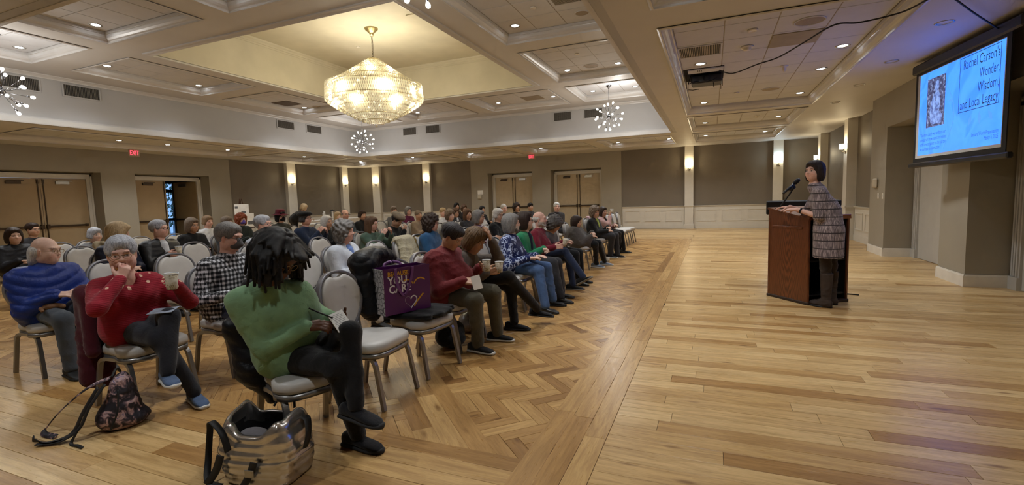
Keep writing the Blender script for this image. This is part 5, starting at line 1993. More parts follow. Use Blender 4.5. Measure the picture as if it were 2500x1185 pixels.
    if s.get('mask') is not None:
        K_ = Soft()
        def w(x, y, z): return H + R @ (np.array((x, y, z)) * hs)
        K_.ell(w(.040, 0, -.050), np.array((.066, .064, .058)) * hs, R, .02)
        K_.cap(w(.085, 0, -.005), w(.106, 0, -.045), .016 * hs, .020 * hs, .03)
        K_.cut(-R[:, 0], -(float(H @ R[:, 0]) + .022 * hs))
        put('face_mask', soft_mesh('face_mask', K_, min(h, .008), s['mask'], wrinkle(.0012)), root)
        for y in (-1, 1):
            mm = MB(); mm.smooth = True
            mm.tube([tuple(w(.03, .064 * y, -.03)), tuple(w(.0, .078 * y, .0)), tuple(w(-.02, .080 * y, .012)), tuple(w(-.022, .078 * y, -.02)), tuple(w(.026, .062 * y, -.075))], .0016, 5)
            mm.build('ear_loop', s['mask'], root)
    if s.get('hat') is not None:
        kind, hm = s['hat']
        mm = MB(); mm.smooth = True
        brim = {'brim': .165, 'cap': .098, 'beret': .13}[kind]
        if kind == 'beret':
            mm.lathe([(.10, .03), (.135, .05), (.14, .075), (.10, .105), (.0, .115)], 26)
        else:
            mm.lathe([(brim, .012), (brim, .018), (.10, .034), (.098, .06), (.092, .12), (.07, .135), (.0, .13)], 26)
            mm.lathe([(brim, .012), (.09, .024), (.088, .05)], 26)
            if kind == 'cap':
                mm.add([(.07, -.07, .03), (.17, -.05, .02), (.185, 0, .022), (.17, .05, .02), (.07, .07, .03), (.09, 0, .045)], [(0, 1, 2, 3, 4, 5)])
        o = mm.build('hat', hm, root)
        o.matrix_local = Matrix(((R[0, 0], R[0, 1], R[0, 2], H[0]), (R[1, 0], R[1, 1], R[1, 2], H[1]), (R[2, 0], R[2, 1], R[2, 2], H[2]), (0, 0, 0, 1))) @ Matrix.Translation((-.012, 0, .022)) @ Matrix.Scale(hs, 4)
    PEOPLE[s.get('id', len(PEOPLE))] = dict(root=root, H=H, R=R, O=O, Rw=Rw, hands=hands, spine=spine, N=N)
    return root
# ================================================================= THE AUDIENCE
SK = dict(pale=rgb(222, 184, 164), pink=rgb(224, 178, 160), tan=rgb(204, 162, 136), olive=rgb(190, 148, 120), dark=rgb(92, 58, 40))
HR = dict(black=hair_mat('black', rgb(22, 19, 19), rgb(8, 7, 8)), dkbrown=hair_mat('dark_brown', rgb(58, 42, 34)), brown=hair_mat('brown', rgb(104, 76, 56)), ltbrown=hair_mat('light_brown', rgb(150, 120, 90)),
          blonde=hair_mat('blonde', rgb(205, 180, 140), rgb(130, 104, 72)), grey=hair_mat('grey', rgb(150, 146, 142), rgb(78, 76, 76)), dkgrey=hair_mat('dark_grey', rgb(104, 100, 98), rgb(48, 46, 46)),
          silver=hair_mat('silver', rgb(205, 206, 212), rgb(100, 102, 112)), white=hair_mat('white', rgb(228, 224, 218), rgb(150, 146, 142)), red=hair_mat('copper', rgb(150, 74, 40), rgb(80, 34, 18)),
          greybrown=hair_mat('grey_brown', rgb(140, 122, 104), rgb(74, 62, 52)), salt=hair_mat('pepper', rgb(70, 66, 68), rgb(24, 22, 24)))
BLK = cloth('black', rgb(20, 20, 22)); CHAR = cloth('charcoal', rgb(48, 48, 52)); NAVY = cloth('navy', rgb(28, 34, 56)); JEAN = cloth('denim', rgb(74, 100, 142)); DJEAN = cloth('dark_denim', rgb(40, 50, 76))
OLIV = cloth('olive', rgb(84, 80, 66)); GREY = cloth('grey', rgb(104, 104, 106)); DGREY = cloth('dark_grey', rgb(64, 64, 66)); BEIGE = cloth('beige', rgb(140, 122, 102)); WHT = cloth('white', rgb(214, 216, 220))
LEATH = plain('black_leather', rgb(26, 26, 28), .4, bmp=.2, bscale=40)
RUB = plain('dark_rubber', rgb(34, 34, 36), .8)
WSOLE = plain('white_rubber', rgb(214, 212, 206), .6)
BLUSH = cloth('shoe_blue', rgb(74, 92, 122))
WIRE = plain('gold_wire', rgb(170, 140, 90), .3, metal=.9)
MG = 'seated audience'
def ppl(**k):
    k.setdefault('h', .0088)
    if k['h'] >= .0125: k.setdefault('hc', .019)
    elif k['h'] >= .007: k.setdefault('hc', .0138)
    else: k.setdefault('hc', .0112)
    if 'look' not in k:
        yw = math.degrees(math.atan2(6.6 - k['head'][1], 1.2 - k['head'][0])) * .85
        k['look'] = (yw, k.pop('pitch', -4), 0)
    k['hip'] = (k['hip'][0] + .05, k['hip'][1])
    c = k.pop('chair', True)
    cl = k.pop('clabel', None)
    r = person(k)
    if c:
        chair(k['hip'][0] + .04, k['hip'][1], math.radians(k.get('rz', 0)), cl or ('white chair under the ' + k['short']), 'occupied banquet chairs')
    return r

# ---- front row
ppl(id='green', short='woman in the green sweater', label='woman in green sweater with black locs writing on a pad, legs crossed', hip=(-2.29, 2.06), rz=-20, twist=-4, head=(-2.16, 1.875, 1.12), look=(10, -34, -4), h=.0058, hsc=.95,
    skin=SK['dark'], lip=rgb(96, 48, 42), hair=('dreads', HR['black']), hairsc=1.06, glasses=WIRE, sh=.162, girth=1.12, bust=True,
    top=dict(mat=cloth('sage_knit', rgb(122, 156, 118)), name='sweater', wr=.005, gap=.010, hem=True),
    trousers=BLK, R=dict(p=(-2.055, 1.955, .735), f=(1, .45, .05), palm=(.1, .6, -.8), curl=.9, pole=(-.5, -.6, -1)), L=dict(p=(-2.06, 2.16, .725), f=(.95, -.45, .12), palm=(.1, -.3, 1), curl=.7, pole=(-.4, .9, -.8)),
    kneeL=(-1.865, 2.07, .685), footL=(-1.76, 1.965, .235), toeL=(1, -.05, -.08), kneeR=(-1.88, 1.96, .525), footR=(-1.87, 2.09, 0), toeR=(1, -.05, 0), shoes=(cloth('black_knit_shoe', rgb(20, 20, 24)), RUB))
ppl(id='redman', short='man in the red pullover', label='man in dark red pullover looking down at a slip of paper', hip=(-2.44, 3.97), head=(-2.28, 3.985, 1.06), look=(4, -36, 0), h=.0062,
    skin=SK['tan'], hair=('short', HR['salt']), sh=.225, girth=1.30, belly=.11, top=dict(mat=cloth('dark_red_fleece', rgb(112, 34, 38)), name='pullover', wr=.006, gap=.020, hem=True, inner=NAVY, collar=.0),
    trousers=OLIV, loose=1.25, R=dict(p=(-2.07, 3.79, .675), f=(1, .2, -.1), palm=(0, .6, -.8), curl=.8), L=dict(p=(-2.045, 4.07, .755), f=(1, -.35, .25), palm=(.2, -1, 0), curl=1.0),
    kneeR=(-1.97, 3.80, .50), footR=(-1.98, 3.85, 0), kneeL=(-1.96, 4.17, .50), footL=(-1.96, 4.24, 0), shoes=(cloth('black_runner', rgb(24, 24, 26)), WSOLE))
ppl(id='hold', short='woman resting her forehead on her hand', label='woman with brown bob resting her forehead on her raised hand', hip=(-2.44, 4.50), head=(-2.20, 4.30, .995), look=(2, -32, -8), h=.0062, lean=-.2,
    skin=SK['olive'], hair=('bob', hair_mat('brown_highlight', rgb(128, 100, 68), rgb(52, 38, 28))), sh=.165, top=dict(mat=cloth('taupe_cardigan', rgb(92, 82, 74)), name='cardigan', gap=.014, inner=cloth('grey_scarf', rgb(128, 126, 124))),
    trousers=BLK, L=dict(p=(-2.035, 4.33, 1.0), f=(-.15, -.45, .9), palm=(-.9, -.2, -.1), curl=.45, pole=(.5, .6, -1)), R=dict(p=(-2.02, 4.17, .695), f=(1, .35, .2), palm=(.1, 1, 0), curl=1.05),
    kneeR=(-1.93, 4.50, .60), footR=(-1.78, 4.95, .09), toeR=(1, .3, -.1), kneeL=(-1.96, 4.60, .50), footL=(-1.95, 4.66, 0), shoes=(cloth('black_flat', rgb(18, 18, 20)), RUB))
ppl(id='blueman', short='bearded man in the blue patterned shirt', label='grey haired bearded man in blue and white patterned shirt and jeans', hip=(-2.47, 5.72), head=(-2.38, 5.70, 1.085), look=(26, 0, 0), h=.0062,
    skin=SK['pale'], hair=('bob', HR['grey']), beard=rgb(200, 196, 190), sh=.195, girth=1.08, belly=.03, top=dict(mat=cloth('blue_floral', rgb(28, 40, 92), 'floral', rgb(190, 204, 236)), name='shirt', gap=.014, hem=True, wr=.004),
    trousers=JEAN, loose=1.2, R=dict(p=(-2.10, 5.52, .665), f=(1, .5, 0), palm=(0, .2, -1), curl=.25), L=dict(p=(-2.07, 5.74, .675), f=(1, -.25, -.1), palm=(0, 0, -1), curl=.2),
    kneeR=(-1.99, 5.58, .50), footR=(-1.87, 5.47, 0), kneeL=(-1.98, 5.86, .50), footL=(-1.9, 5.86, 0), shoes=(LEATH, RUB))
ppl(id='greenj', short='woman in the bright green jacket', label='brown haired woman with glasses in bright green jacket over navy', hip=(-2.47, 6.22), head=(-2.38, 6.19, 1.09), look=(18, 2, 0), h=.007,
    skin=SK['pale'], hair=('bob', HR['dkbrown']), glasses=M_DARK, sh=.17, top=dict(mat=cloth('green_fleece', rgb(44, 136, 92)), name='jacket', gap=.015, inner=NAVY, hem=True, open=.12),
    trousers=CHAR, loose=1.2, kneeR=(-1.98, 6.12, .52), footR=(-1.85, 6.06, 0), kneeL=(-1.98, 6.32, .5), footL=(-1.93, 6.36, 0), shoes=(LEATH, RUB))
ppl(id='redshirt', short='balding man in the crimson shirt', label='balding bearded man in crimson shirt holding a paper cup', hip=(-2.47, 6.88), head=(-2.42, 6.92, 1.075), look=(6, 0, 0), h=.0062,
    skin=SK['pink'], hair=('fringe', HR['white']), beard=rgb(186, 178, 170), sh=.195, girth=1.08, belly=.04, top=dict(mat=cloth('crimson_shirt', rgb(120, 26, 46)), name='shirt', gap=.014, hem=True, wr=.006),
    trousers=DJEAN, R=dict(p=(-2.10, 6.60, .69), f=(1, .3, .1), palm=(0, 1, -.1), curl=.9), L=dict(p=(-2.08, 6.98, .72), f=(1, -.3, .1), palm=(0, -.3, -1), curl=.4),
    kneeR=(-1.99, 6.76, .60), footR=(-1.70, 6.69, .17), toeR=(.8, -.25, .45), kneeL=(-2.0, 6.98, .5), footL=(-1.94, 6.98, 0), shoes=(BLK, plain('grey_sole', rgb(130, 126, 120), .7)))
ppl(id='grey', short='bowed grey haired person', label='grey haired person in grey jacket bowing the head low', hip=(-2.47, 7.46), head=(-2.25, 7.10, .99), look=(2, -42, 0), skin=SK['olive'], hair=('fluffy', HR['dkgrey']), top=dict(mat=cloth('grey_wool', rgb(96, 92, 92)), name='jacket', gap=.014, hem=True), trousers=BLK, shoes=(LEATH, RUB))
ppl(id='coat', short='woman in the grey brown coat', label='dark haired woman sunk in a grey brown tweed coat', hip=(-2.47, 9.12), head=(-2.42, 9.07, .915), look=(-4, -10, 0), sc=.95, girth=1.2, skin=SK['tan'], hair=('bob', HR['dkbrown']), top=dict(mat=cloth('tweed', rgb(70, 64, 60), 'tweed', rgb(96, 90, 86)), name='coat', gap=.03, hem=True, skirt=.55, inner=BLK), trousers=BLK,
    R=dict(p=(-2.14, 9.02, .64), f=(1, .6, 0), palm=(0, .3, -1), curl=.5), kneeR=(-2.06, 9.05, .49), footR=(-2.10, 9.30, 0), kneeL=(-2.04, 9.25, .49), footL=(-2.0, 9.62, 0), shoes=(cloth('blue_grey_runner', rgb(112, 128, 150)), WSOLE))
ppl(id='yellow', short='woman in black with a lime top', label='grey haired woman in black cardigan over a lime green top', hip=(-2.50, 10.82), head=(-2.46, 10.82, 1.045), look=(-30, -6, 0), skin=SK['tan'], hair=('fluffy', HR['greybrown']), hairsc=1.06, top=dict(mat=BLK, name='cardigan', gap=.016, inner=cloth('lime', rgb(176, 190, 92)), hem=True, open=.16),
    trousers=CHAR, loose=1.3, R=dict(p=(-2.16, 10.70, .625), f=(1, .6, 0), palm=(0, .4, -1), curl=.5), kneeR=(-2.06, 10.72, .50), footR=(-2.12, 10.82, 0), shoes=(BLK, WSOLE))
ppl(id='pink', short='woman in the fuzzy pink sweater', label='dark haired woman in fuzzy pink sweater drinking from a cup', hip=(-2.50, 11.72), head=(-2.46, 11.72, 1.02), look=(-30, -2, 0), sc=.95, skin=SK['tan'], hair=('bob', HR['dkbrown']), top=dict(mat=cloth('pink_mohair', rgb(186, 150, 146)), name='sweater', gap=.016, inner=BLK, open=.05), trousers=BLK,
    R=dict(p=(-2.27, 11.60, .92), f=(.1, .2, 1), palm=(-.8, .3, 0), curl=1.0), kneeR=(-2.07, 11.62, .49), footR=(-2.1, 11.9, 0), shoes=(LEATH, RUB))

# ---- second row
ppl(id='red', short='woman in the red knit top', label='silver haired woman in red knit top holding a patterned cup, hand at mouth', hip=(-3.95, 2.14), head=(-3.85, 2.05, 1.095), look=(-30, -6, 3), h=.0058, hsc=.95,
    skin=SK['pink'], hair=('short', HR['silver']), hairsc=1.04, glasses=WIRE, sh=.168, girth=1.04, bust=True, top=dict(mat=cloth('red_knit', rgb(150, 26, 44), 'stars', rgb(224, 186, 160)), name='sweater', wr=.004, gap=.010, hem=True, open=.06),
    trousers=cloth('black_denim', rgb(38, 40, 48)), R=dict(p=(-3.735, 1.965, .935), f=(-.05, .42, .9), palm=(-.8, .3, .3), curl=1.35, pole=(.25, -1, -.9)), L=dict(p=(-3.585, 2.235, .86), f=(.75, -.6, .25), palm=(.1, -.95, 0), curl=1.0, pole=(-.3, .9, -1)),
    kneeL=(-3.50, 2.12, .655), footL=(-3.42, 2.02, .215), toeL=(1, -.35, .06), kneeR=(-3.52, 2.04, .52), footR=(-3.43, 2.20, 0), toeR=(1, -.30, 0), shoes=(BLUSH, WSOLE))
ppl(id='check', short='man in the checked shirt', label='grey haired man with grey face mask in black and white checked shirt', hip=(-3.95, 2.86), head=(-3.85, 2.88, 1.145), look=(20, -10, 0), h=.0062,
    skin=SK['pink'], hair=('short', HR['grey']), glasses=M_DARK, mask=cloth('mask_grey', rgb(92, 90, 92)), sh=.20, girth=1.10, top=dict(mat=cloth('checked_flannel', rgb(16, 17, 22), 'check', rgb(216, 218, 224)), name='shirt', gap=.014, hem=True, wr=.004),
    trousers=DJEAN, R=dict(p=(-3.63, 2.66, .69), f=(1, .5, 0), palm=(0, .4, -1), curl=.5), kneeR=(-3.50, 2.72, .51), footR=(-3.72, 2.93, 0), kneeL=(-3.5, 2.98, .5), footL=(-3.5, 3.0, 0), shoes=(NAVY, WSOLE))
ppl(id='whitej', short='woman in the white jacket', label='woman with short grey curls in a white fleece jacket', hip=(-3.97, 4.42), head=(-3.90, 4.34, 1.085), look=(26, -2, 0), h=.0062, skin=SK['pink'], hair=('curly', HR['grey']), hairsc=.98, sh=.175, girth=1.05, bust=True,
    top=dict(mat=cloth('white_fleece', rgb(206, 212, 222)), name='jacket', gap=.018, wr=.006, hem=True, inner=cloth('pale_blue', rgb(120, 150, 214)), open=.06), trousers=WHT, R=dict(p=(-3.66, 4.28, .68), f=(1, .5, 0), palm=(0, .3, -1), curl=.5))
ppl(id='p38', short='curly haired woman with the blue scarf', label='curly dark haired woman with glasses and a teal blue scarf', hip=(-3.98, 6.22), head=(-3.90, 6.20, 1.075), look=(18, -2, 0), skin=SK['pink'], hair=('curly', HR['dkbrown']), hairsc=1.06, glasses=M_DARK, top=dict(mat=cloth('teal_blue', rgb(42, 84, 124)), name='sweater', gap=.02, collar=.03), trousers=CHAR)
ppl(id='p45', short='woman in the striped top', label='grey bobbed woman with glasses in purple and white striped top', hip=(-3.98, 7.80), head=(-3.90, 7.80, 1.095), look=(8, -4, 0), skin=SK['tan'], hair=('bob', HR['grey']), glasses=M_DARK, top=dict(mat=cloth('purple_stripe', rgb(78, 40, 60), 'stripe', rgb(196, 180, 190)), name='sweater', hem=True), trousers=CHAR, R=dict(p=(-3.55, 7.66, .72), f=(1, .4, 0), curl=.6))
ppl(id='p47', short='white haired woman in black', label='white haired woman with glasses in black top, behind the patterned shirt', hip=(-3.98, 8.68), head=(-3.90, 8.66, 1.095), look=(-18, -8, 0), skin=SK['pale'], hair=('pixie', HR['white']), glasses=M_DARK, top=dict(mat=BLK, name='sweater'), trousers=BLK)
ppl(id='p15', short='white haired man turned this way', label='white haired man in dark shirt turned this way beside empty chairs', hip=(-3.98, 12.58), head=(-3.90, 12.56, 1.15), look=(-62, -2, 0), rz=-25, skin=SK['pink'], hair=('short', HR['white']), sh=.2, girth=1.1, top=dict(mat=cloth('dark_shirt', rgb(48, 44, 44)), name='shirt', hem=True, gap=.016), trousers=CHAR)

# ---- third row
ppl(id='blue', short='man in the blue puffer jacket', label='balding white haired man in bright blue puffer jacket, hands folded', hip=(-5.54, 2.32), head=(-5.46, 2.325, 1.07), look=(30, -6, 0), h=.0062, skin=SK['pale'], hair=('mane', HR['white']), glasses=WIRE, sh=.205, girth=1.08,
    top=dict(mat=cloth('blue_nylon', rgb(32, 54, 128), rough=.45), name='puffer_jacket', puff=.012, step=.085, gap=.030, hem=True, collar=.012), trousers=cloth('slate', rgb(70, 76, 84)), loose=1.15,
    R=dict(p=(-5.22, 2.24, .70), f=(.7, .7, 0), palm=(-.3, .3, -.9), curl=.8), L=dict(p=(-5.20, 2.44, .705), f=(.6, -.8, .05), palm=(-.4, -.3, -.8), curl=.8))
ppl(id='p25', short='white haired man with glasses', label='white haired man with glasses just behind the black locs', hip=(-5.54, 4.58), head=(-5.45, 4.57, 1.165), look=(16, 0, 0), skin=SK['pink'], hair=('short', HR['silver']), glasses=M_DARK, sh=.195, top=dict(mat=cloth('pale_shirt', rgb(188, 192, 204)), name='shirt', hem=True), trousers=CHAR)
ppl(id='p33', short='woman in the sage sweater', label='brown haired woman in a sage green sweater, hands raised together', hip=(-5.54, 6.78), head=(-5.45, 6.75, 1.045), look=(8, -6, 0), skin=SK['pink'], hair=('long', HR['brown']), glasses=WIRE, top=dict(mat=cloth('sage_dark', rgb(76, 98, 84)), name='sweater', hem=True), trousers=CHAR,
    R=dict(p=(-5.18, 6.68, .86), f=(.3, .5, .8), palm=(-.5, .7, 0), curl=.9), L=dict(p=(-5.16, 6.90, .86), f=(.3, -.4, .8), palm=(-.5, -.7, 0), curl=.9))
ppl(id='p34', short='person in the tan cap', label='person in tan cap and black jacket bowing over a raised hand', hip=(-5.54, 7.46), head=(-5.38, 7.38, 1.075), look=(4, -34, 0), skin=SK['olive'], hair=('short', HR['salt']), hat=('beret', cloth('tan_cap', rgb(124, 110, 92))), top=dict(mat=BLK, name='jacket', gap=.022, hem=True, hood=True), trousers=BLK,
    R=dict(p=(-5.20, 7.34, .88), f=(.1, .3, 1), palm=(-.8, .3, 0), curl=1.2))
FAR = dict(h=.0138)
ppl(id='p40', short='light brown haired head behind the red pullover', label='light brown haired person half hidden behind the red pullover man', hip=(-5.54, 9.48), head=(-5.45, 9.46, 1.08), skin=SK['pale'], hair=('fluffy', HR['greybrown']), top=dict(mat=GREY, name='sweater'), trousers=CHAR, **FAR)
ppl(id='p44', short='woman with long brown waves', label='woman with long wavy brown hair in a dark top', hip=(-5.54, 10.33), head=(-5.45, 10.31, 1.07), skin=SK['tan'], hair=('long', HR['brown']), top=dict(mat=CHAR, name='sweater'), trousers=CHAR, **FAR)
ppl(id='p48', short='white haired man far back', label='white haired man with glasses above the woman in black', hip=(-5.54, 12.53), head=(-5.45, 12.51, 1.145), skin=SK['pink'], hair=('crop', HR['white']), glasses=M_DARK, top=dict(mat=DGREY, name='jacket'), trousers=CHAR, **FAR)
ppl(id='p49', short='dark head by the far doors', label='dark haired head rising behind the bearded man, by the doors', hip=(-5.54, 13.5), head=(-5.45, 13.48, 1.15), skin=SK['olive'], hair=('curly', HR['dkbrown']), top=dict(mat=BLK, name='sweater'), trousers=BLK, **FAR)
ppl(id='p50', short='black haired head beyond the red shirt', label='black haired head just above the balding man', hip=(-5.54, 14.71), head=(-5.45, 14.69, 1.13), skin=SK['olive'], hair=('short', HR['black']), top=dict(mat=CHAR, name='sweater'), trousers=BLK, **FAR)

# ---- fourth row
ppl(id='p18', short='blonde woman in the hooded navy coat', label='blonde woman turned away in navy coat with cream fleece hood', hip=(-7.02, 3.68), head=(-6.92, 3.68, 1.12), look=(62, -14, 0), skin=SK['pale'], hair=('bob', HR['blonde']), hairsc=1.1, top=dict(mat=cloth('navy_parka', rgb(26, 30, 48), rough=.5), name='parka', puff=.010, step=.10, gap=.03, hem=True), trousers=CHAR)
ppl(id='p20', short='man in the black jacket and glasses', label='grey haired man with glasses in black jacket over white shirt', hip=(-7.02, 4.20), head=(-6.95, 4.18, 1.14), look=(24, 2, 0), skin=SK['pink'], hair=('short', HR['silver']), glasses=M_DARK, sh=.2, girth=1.08, top=dict(mat=LEATH, name='jacket', gap=.022, hem=True, inner=WHT, open=.13), trousers=CHAR, R=dict(p=(-6.72, 4.12, .80), f=(1, .3, .1), palm=(0, 1, 0), curl=.9))
ppl(id='p27', short='woman in the dark beret', label='woman in dark beret and glasses, navy top, hands raised', hip=(-7.02, 6.76), head=(-6.95, 6.74, 1.155), look=(6, 2, 0), skin=SK['pink'], hair=('pixie', HR['salt']), glasses=M_DARK, hat=('beret', BLK), sh=.185, girth=1.05, top=dict(mat=cloth('navy_blue', rgb(36, 50, 76)), name='sweater', hem=True), trousers=CHAR,
    R=dict(p=(-6.72, 6.80, .90), f=(.5, .4, .7), palm=(-.4, .8, 0), curl=.9), L=dict(p=(-6.70, 6.98, .88), f=(.5, -.4, .7), palm=(-.4, -.8, 0), curl=.9))
ppl(id='p29', short='white bobbed woman in black', label='woman with a smooth white bob in a black top', hip=(-7.02, 7.30), head=(-6.95, 7.27, 1.06), look=(2, -2, 0), skin=SK['tan'], hair=('bob', HR['white']), top=dict(mat=BLK, name='sweater', hem=True), trousers=CHAR)
ppl(id='p37', short='short haired person in beige', label='short haired person in beige jacket near the far pilaster', hip=(-7.02, 10.48), head=(-6.95, 10.46, 1.06), skin=SK['olive'], hair=('crop', HR['greybrown']), top=dict(mat=BEIGE, name='jacket', hem=True), trousers=CHAR, **FAR)
ppl(id='p39', short='blonde cropped head', label='person with short pale blonde hair behind the red pullover', hip=(-7.02, 11.70), head=(-6.95, 11.68, 1.09), skin=SK['pink'], hair=('short', HR['blonde']), top=dict(mat=WHT, name='shirt'), trousers=CHAR, **FAR)
ppl(id='p41', short='brown curled woman with glasses', label='woman with brown curls and glasses in a dark jacket, far rows', hip=(-7.02, 12.42), head=(-6.95, 12.40, 1.05), skin=SK['tan'], hair=('curly', HR['brown']), glasses=M_DARK, top=dict(mat=CHAR, name='jacket', inner=WHT), trousers=CHAR, **FAR)
ppl(id='p46', short='dark head behind the striped top', label='dark haired head behind the grey bob and striped top', hip=(-7.02, 14.2), head=(-6.95, 14.18, 1.08), skin=SK['olive'], hair=('short', HR['black']), top=dict(mat=BLK, name='sweater'), trousers=BLK, **FAR)

# ---- fifth row and beyond
ppl(id='p21', short='woman with shoulder length grey hair', label='woman with grey brown shoulder length hair in dark jacket', hip=(-8.47, 5.62), head=(-8.40, 5.60, 1.11), skin=SK['olive'], hair=('bob', HR['greybrown']), hairsc=1.05, top=dict(mat=BLK, name='jacket', gap=.022, hem=True), trousers=BLK, h=.0105)
ppl(id='p23', short='brown grey haired head', label='short grey brown haired person behind the checked shirt man', hip=(-8.47, 6.28), head=(-8.40, 6.26, 1.12), skin=SK['tan'], hair=('short', HR['greybrown']), top=dict(mat=DGREY, name='sweater'), trousers=CHAR, **FAR)
ppl(id='p26', short='person in the burgundy hat', label='person in burgundy brimmed hat and black face mask', hip=(-8.47, 7.50), head=(-8.40, 7.48, 1.185), skin=SK['pale'], hair=('bob', HR['black']), mask=BLK, hat=('brim', cloth('burgundy_felt', rgb(92, 24, 38))), top=dict(mat=cloth('dark_olive', rgb(50, 50, 42)), name='coat', gap=.02), trousers=BLK, h=.0105)
ppl(id='p31', short='bald man in slate blue', label='bald man with glasses in slate blue jacket', hip=(-8.47, 9.44), head=(-8.40, 9.42, 1.15), skin=SK['pink'], hair=('fringe', HR['grey']), glasses=M_DARK, sh=.2, girth=1.06, top=dict(mat=cloth('slate_blue', rgb(70, 82, 92)), name='jacket', gap=.018), trousers=CHAR, h=.0115)
ppl(id='p32', short='dark pixie haired person in black', label='person with dark pixie hair in black high necked top', hip=(-8.47, 10.07), head=(-8.40, 10.05, 1.10), skin=SK['tan'], hair=('pixie', HR['dkbrown']), top=dict(mat=BLK, name='sweater', collar=.03), trousers=BLK, h=.012)
ppl(id='p35', short='grey head behind the tan cap', label='grey haired head just behind the tan cap', hip=(-8.47, 11.43), head=(-8.40, 11.41, 1.17), skin=SK['tan'], hair=('short', HR['greybrown']), top=dict(mat=GREY, name='sweater'), trousers=CHAR, **FAR)
ppl(id='p36', short='woman in the magenta top', label='woman with grey bob and glasses in a magenta top', hip=(-8.47, 12.13), head=(-8.40, 12.11, 1.14), skin=SK['pink'], hair=('bob', HR['grey']), glasses=M_DARK, top=dict(mat=cloth('magenta', rgb(96, 26, 62)), name='sweater'), trousers=BLK, h=.012)
ppl(id='p42', short='black haired head in the last row', label='black haired person in the last row below the pilaster', hip=(-8.47, 15.1), head=(-8.40, 15.08, 1.20), skin=SK['olive'], hair=('bob', HR['black']), top=dict(mat=BLK, name='sweater'), trousers=BLK, **FAR)
ppl(id='p43', short='brown haired head in the last row', label='brown haired person in the last row beside the black haired one', hip=(-8.47, 15.75), head=(-8.40, 15.62, 1.12), skin=SK['tan'], hair=('curly', HR['brown']), top=dict(mat=CHAR, name='sweater'), trousers=BLK, **FAR)
ppl(id='p16', short='dark bobbed woman at the edge', label='woman with dark bob in black jacket at the left edge', hip=(-9.97, 3.86), head=(-9.90, 3.85, 1.07), look=(-6, -2, 0), skin=SK['pale'], hair=('bob', HR['dkbrown']), top=dict(mat=cloth('black_jacket', rgb(34, 34, 38), rough=.5), name='jacket', gap=.025, hem=True), trousers=BLK, h=.0105)
ppl(id='p17', short='woman with glasses behind the dark bob', label='woman with glasses looking out behind the dark bobbed woman', hip=(-11.47, 4.71), head=(-11.40, 4.70, 1.115), look=(14, -2, 0), skin=SK['tan'], hair=('short', HR['dkbrown']), glasses=M_DARK, top=dict(mat=CHAR, name='jacket'), trousers=BLK, h=.0115)
ppl(id='p19', short='silver head behind the blonde', label='silver haired head peeking out behind the blonde woman', hip=(-9.97, 4.92), head=(-9.90, 4.90, 1.0), skin=SK['pale'], hair=('pixie', HR['silver']), top=dict(mat=GREY, name='sweater'), trousers=CHAR, **FAR)
ppl(id='p22', short='fair haired woman in white', label='fair haired woman in a white top behind the dark jacket', hip=(-9.97, 6.96), head=(-9.90, 6.94, 1.12), skin=SK['pink'], hair=('pixie', HR['ltbrown']), top=dict(mat=WHT, name='sweater'), trousers=CHAR, h=.0115)
ppl(id='p24', short='copper haired person with the purple mask', label='person with copper curls and a purple face mask', hip=(-9.97, 7.75), head=(-9.90, 7.73, 1.12), skin=SK['pale'], hair=('curly', HR['red']), hairsc=1.1, mask=cloth('purple_mask', rgb(104, 84, 176)), top=dict(mat=cloth('dark_green', rgb(36, 44, 42)), name='jacket', gap=.02), trousers=BLK, h=.0105)
ppl(id='p30', short='pale blonde woman beside the bald man', label='pale blonde woman just left of the bald man', hip=(-9.97, 10.82), head=(-9.90, 10.80, 1.06), skin=SK['pale'], hair=('bob', HR['blonde']), top=dict(mat=BEIGE, name='sweater'), trousers=CHAR, **FAR)

# ---- someone bending at the table far back
person(dict(id='p28', label='fair haired woman in dark clothes bending over the refreshment table', group='people on their feet', hip=(-12.95, 12.05), rz=70, head=(-12.72, 12.30, 1.33), look=(70, -30, 0), h=.0125, hc=.0165, stand=True, hipz=.90, skin=SK['pale'], hair=('bob', HR['blonde']), top=dict(mat=BLK, name='sweater'), trousers=BLK, bend=.09,
     kneeL=(-13.02, 12.06, .48), kneeR=(-12.86, 12.02, .48), footL=(-13.04, 12.0, 0), footR=(-12.86, 11.96, 0), toeL=(.3, 1, 0), toeR=(.4, 1, 0), L=dict(p=(-12.85, 12.48, .95), f=(.4, 1, -.2), palm=(0, 0, -1)), R=dict(p=(-12.6, 12.42, .95), f=(.4, 1, -.2), palm=(0, 0, -1))))

# ---- the speaker
person(dict(id='speaker', label='speaker in patterned grey tunic and brown boots leaning on the lectern', group='people on their feet', hip=(1.285, 6.68), rz=152, head=(1.115, 6.66, 1.615), look=(222, 2, 0), h=.0058, stand=True, hipz=.90, sc=.97, skin=SK['pink'], hair=('bob', hair_mat('espresso', rgb(54, 42, 40), rgb(22, 17, 18))), brow=rgb(60, 40, 32), sh=.165, girth=.98, bust=True, bend=.05,
     top=dict(mat=cloth('tunic_weave', rgb(124, 112, 116), 'bands', rgb(184, 168, 168)), name='tunic', gap=.014, shift=.60, sleeve=.30, wr=.003), trousers=cloth('brown_tights', rgb(54, 46, 42)), loose=.95,
     R=dict(p=(.885, 6.76, 1.20), f=(-1, .25, -.05), palm=(0, 0, -1), curl=.35, pole=(.4, .5, -1)), L=dict(p=(.945, 6.60, 1.17), f=(-1, .35, .05), palm=(0, .2, -1), curl=.45, spread=.2, pole=(.6, -.4, -1)),
     kneeL=(1.25, 6.61, .49), kneeR=(1.34, 6.77, .49), footL=(1.26, 6.61, 0), footR=(1.35, 6.79, 0), toeL=(-1, .2, 0), toeR=(-1, .25, 0), shoes=None))
sp = PEOPLE['speaker']
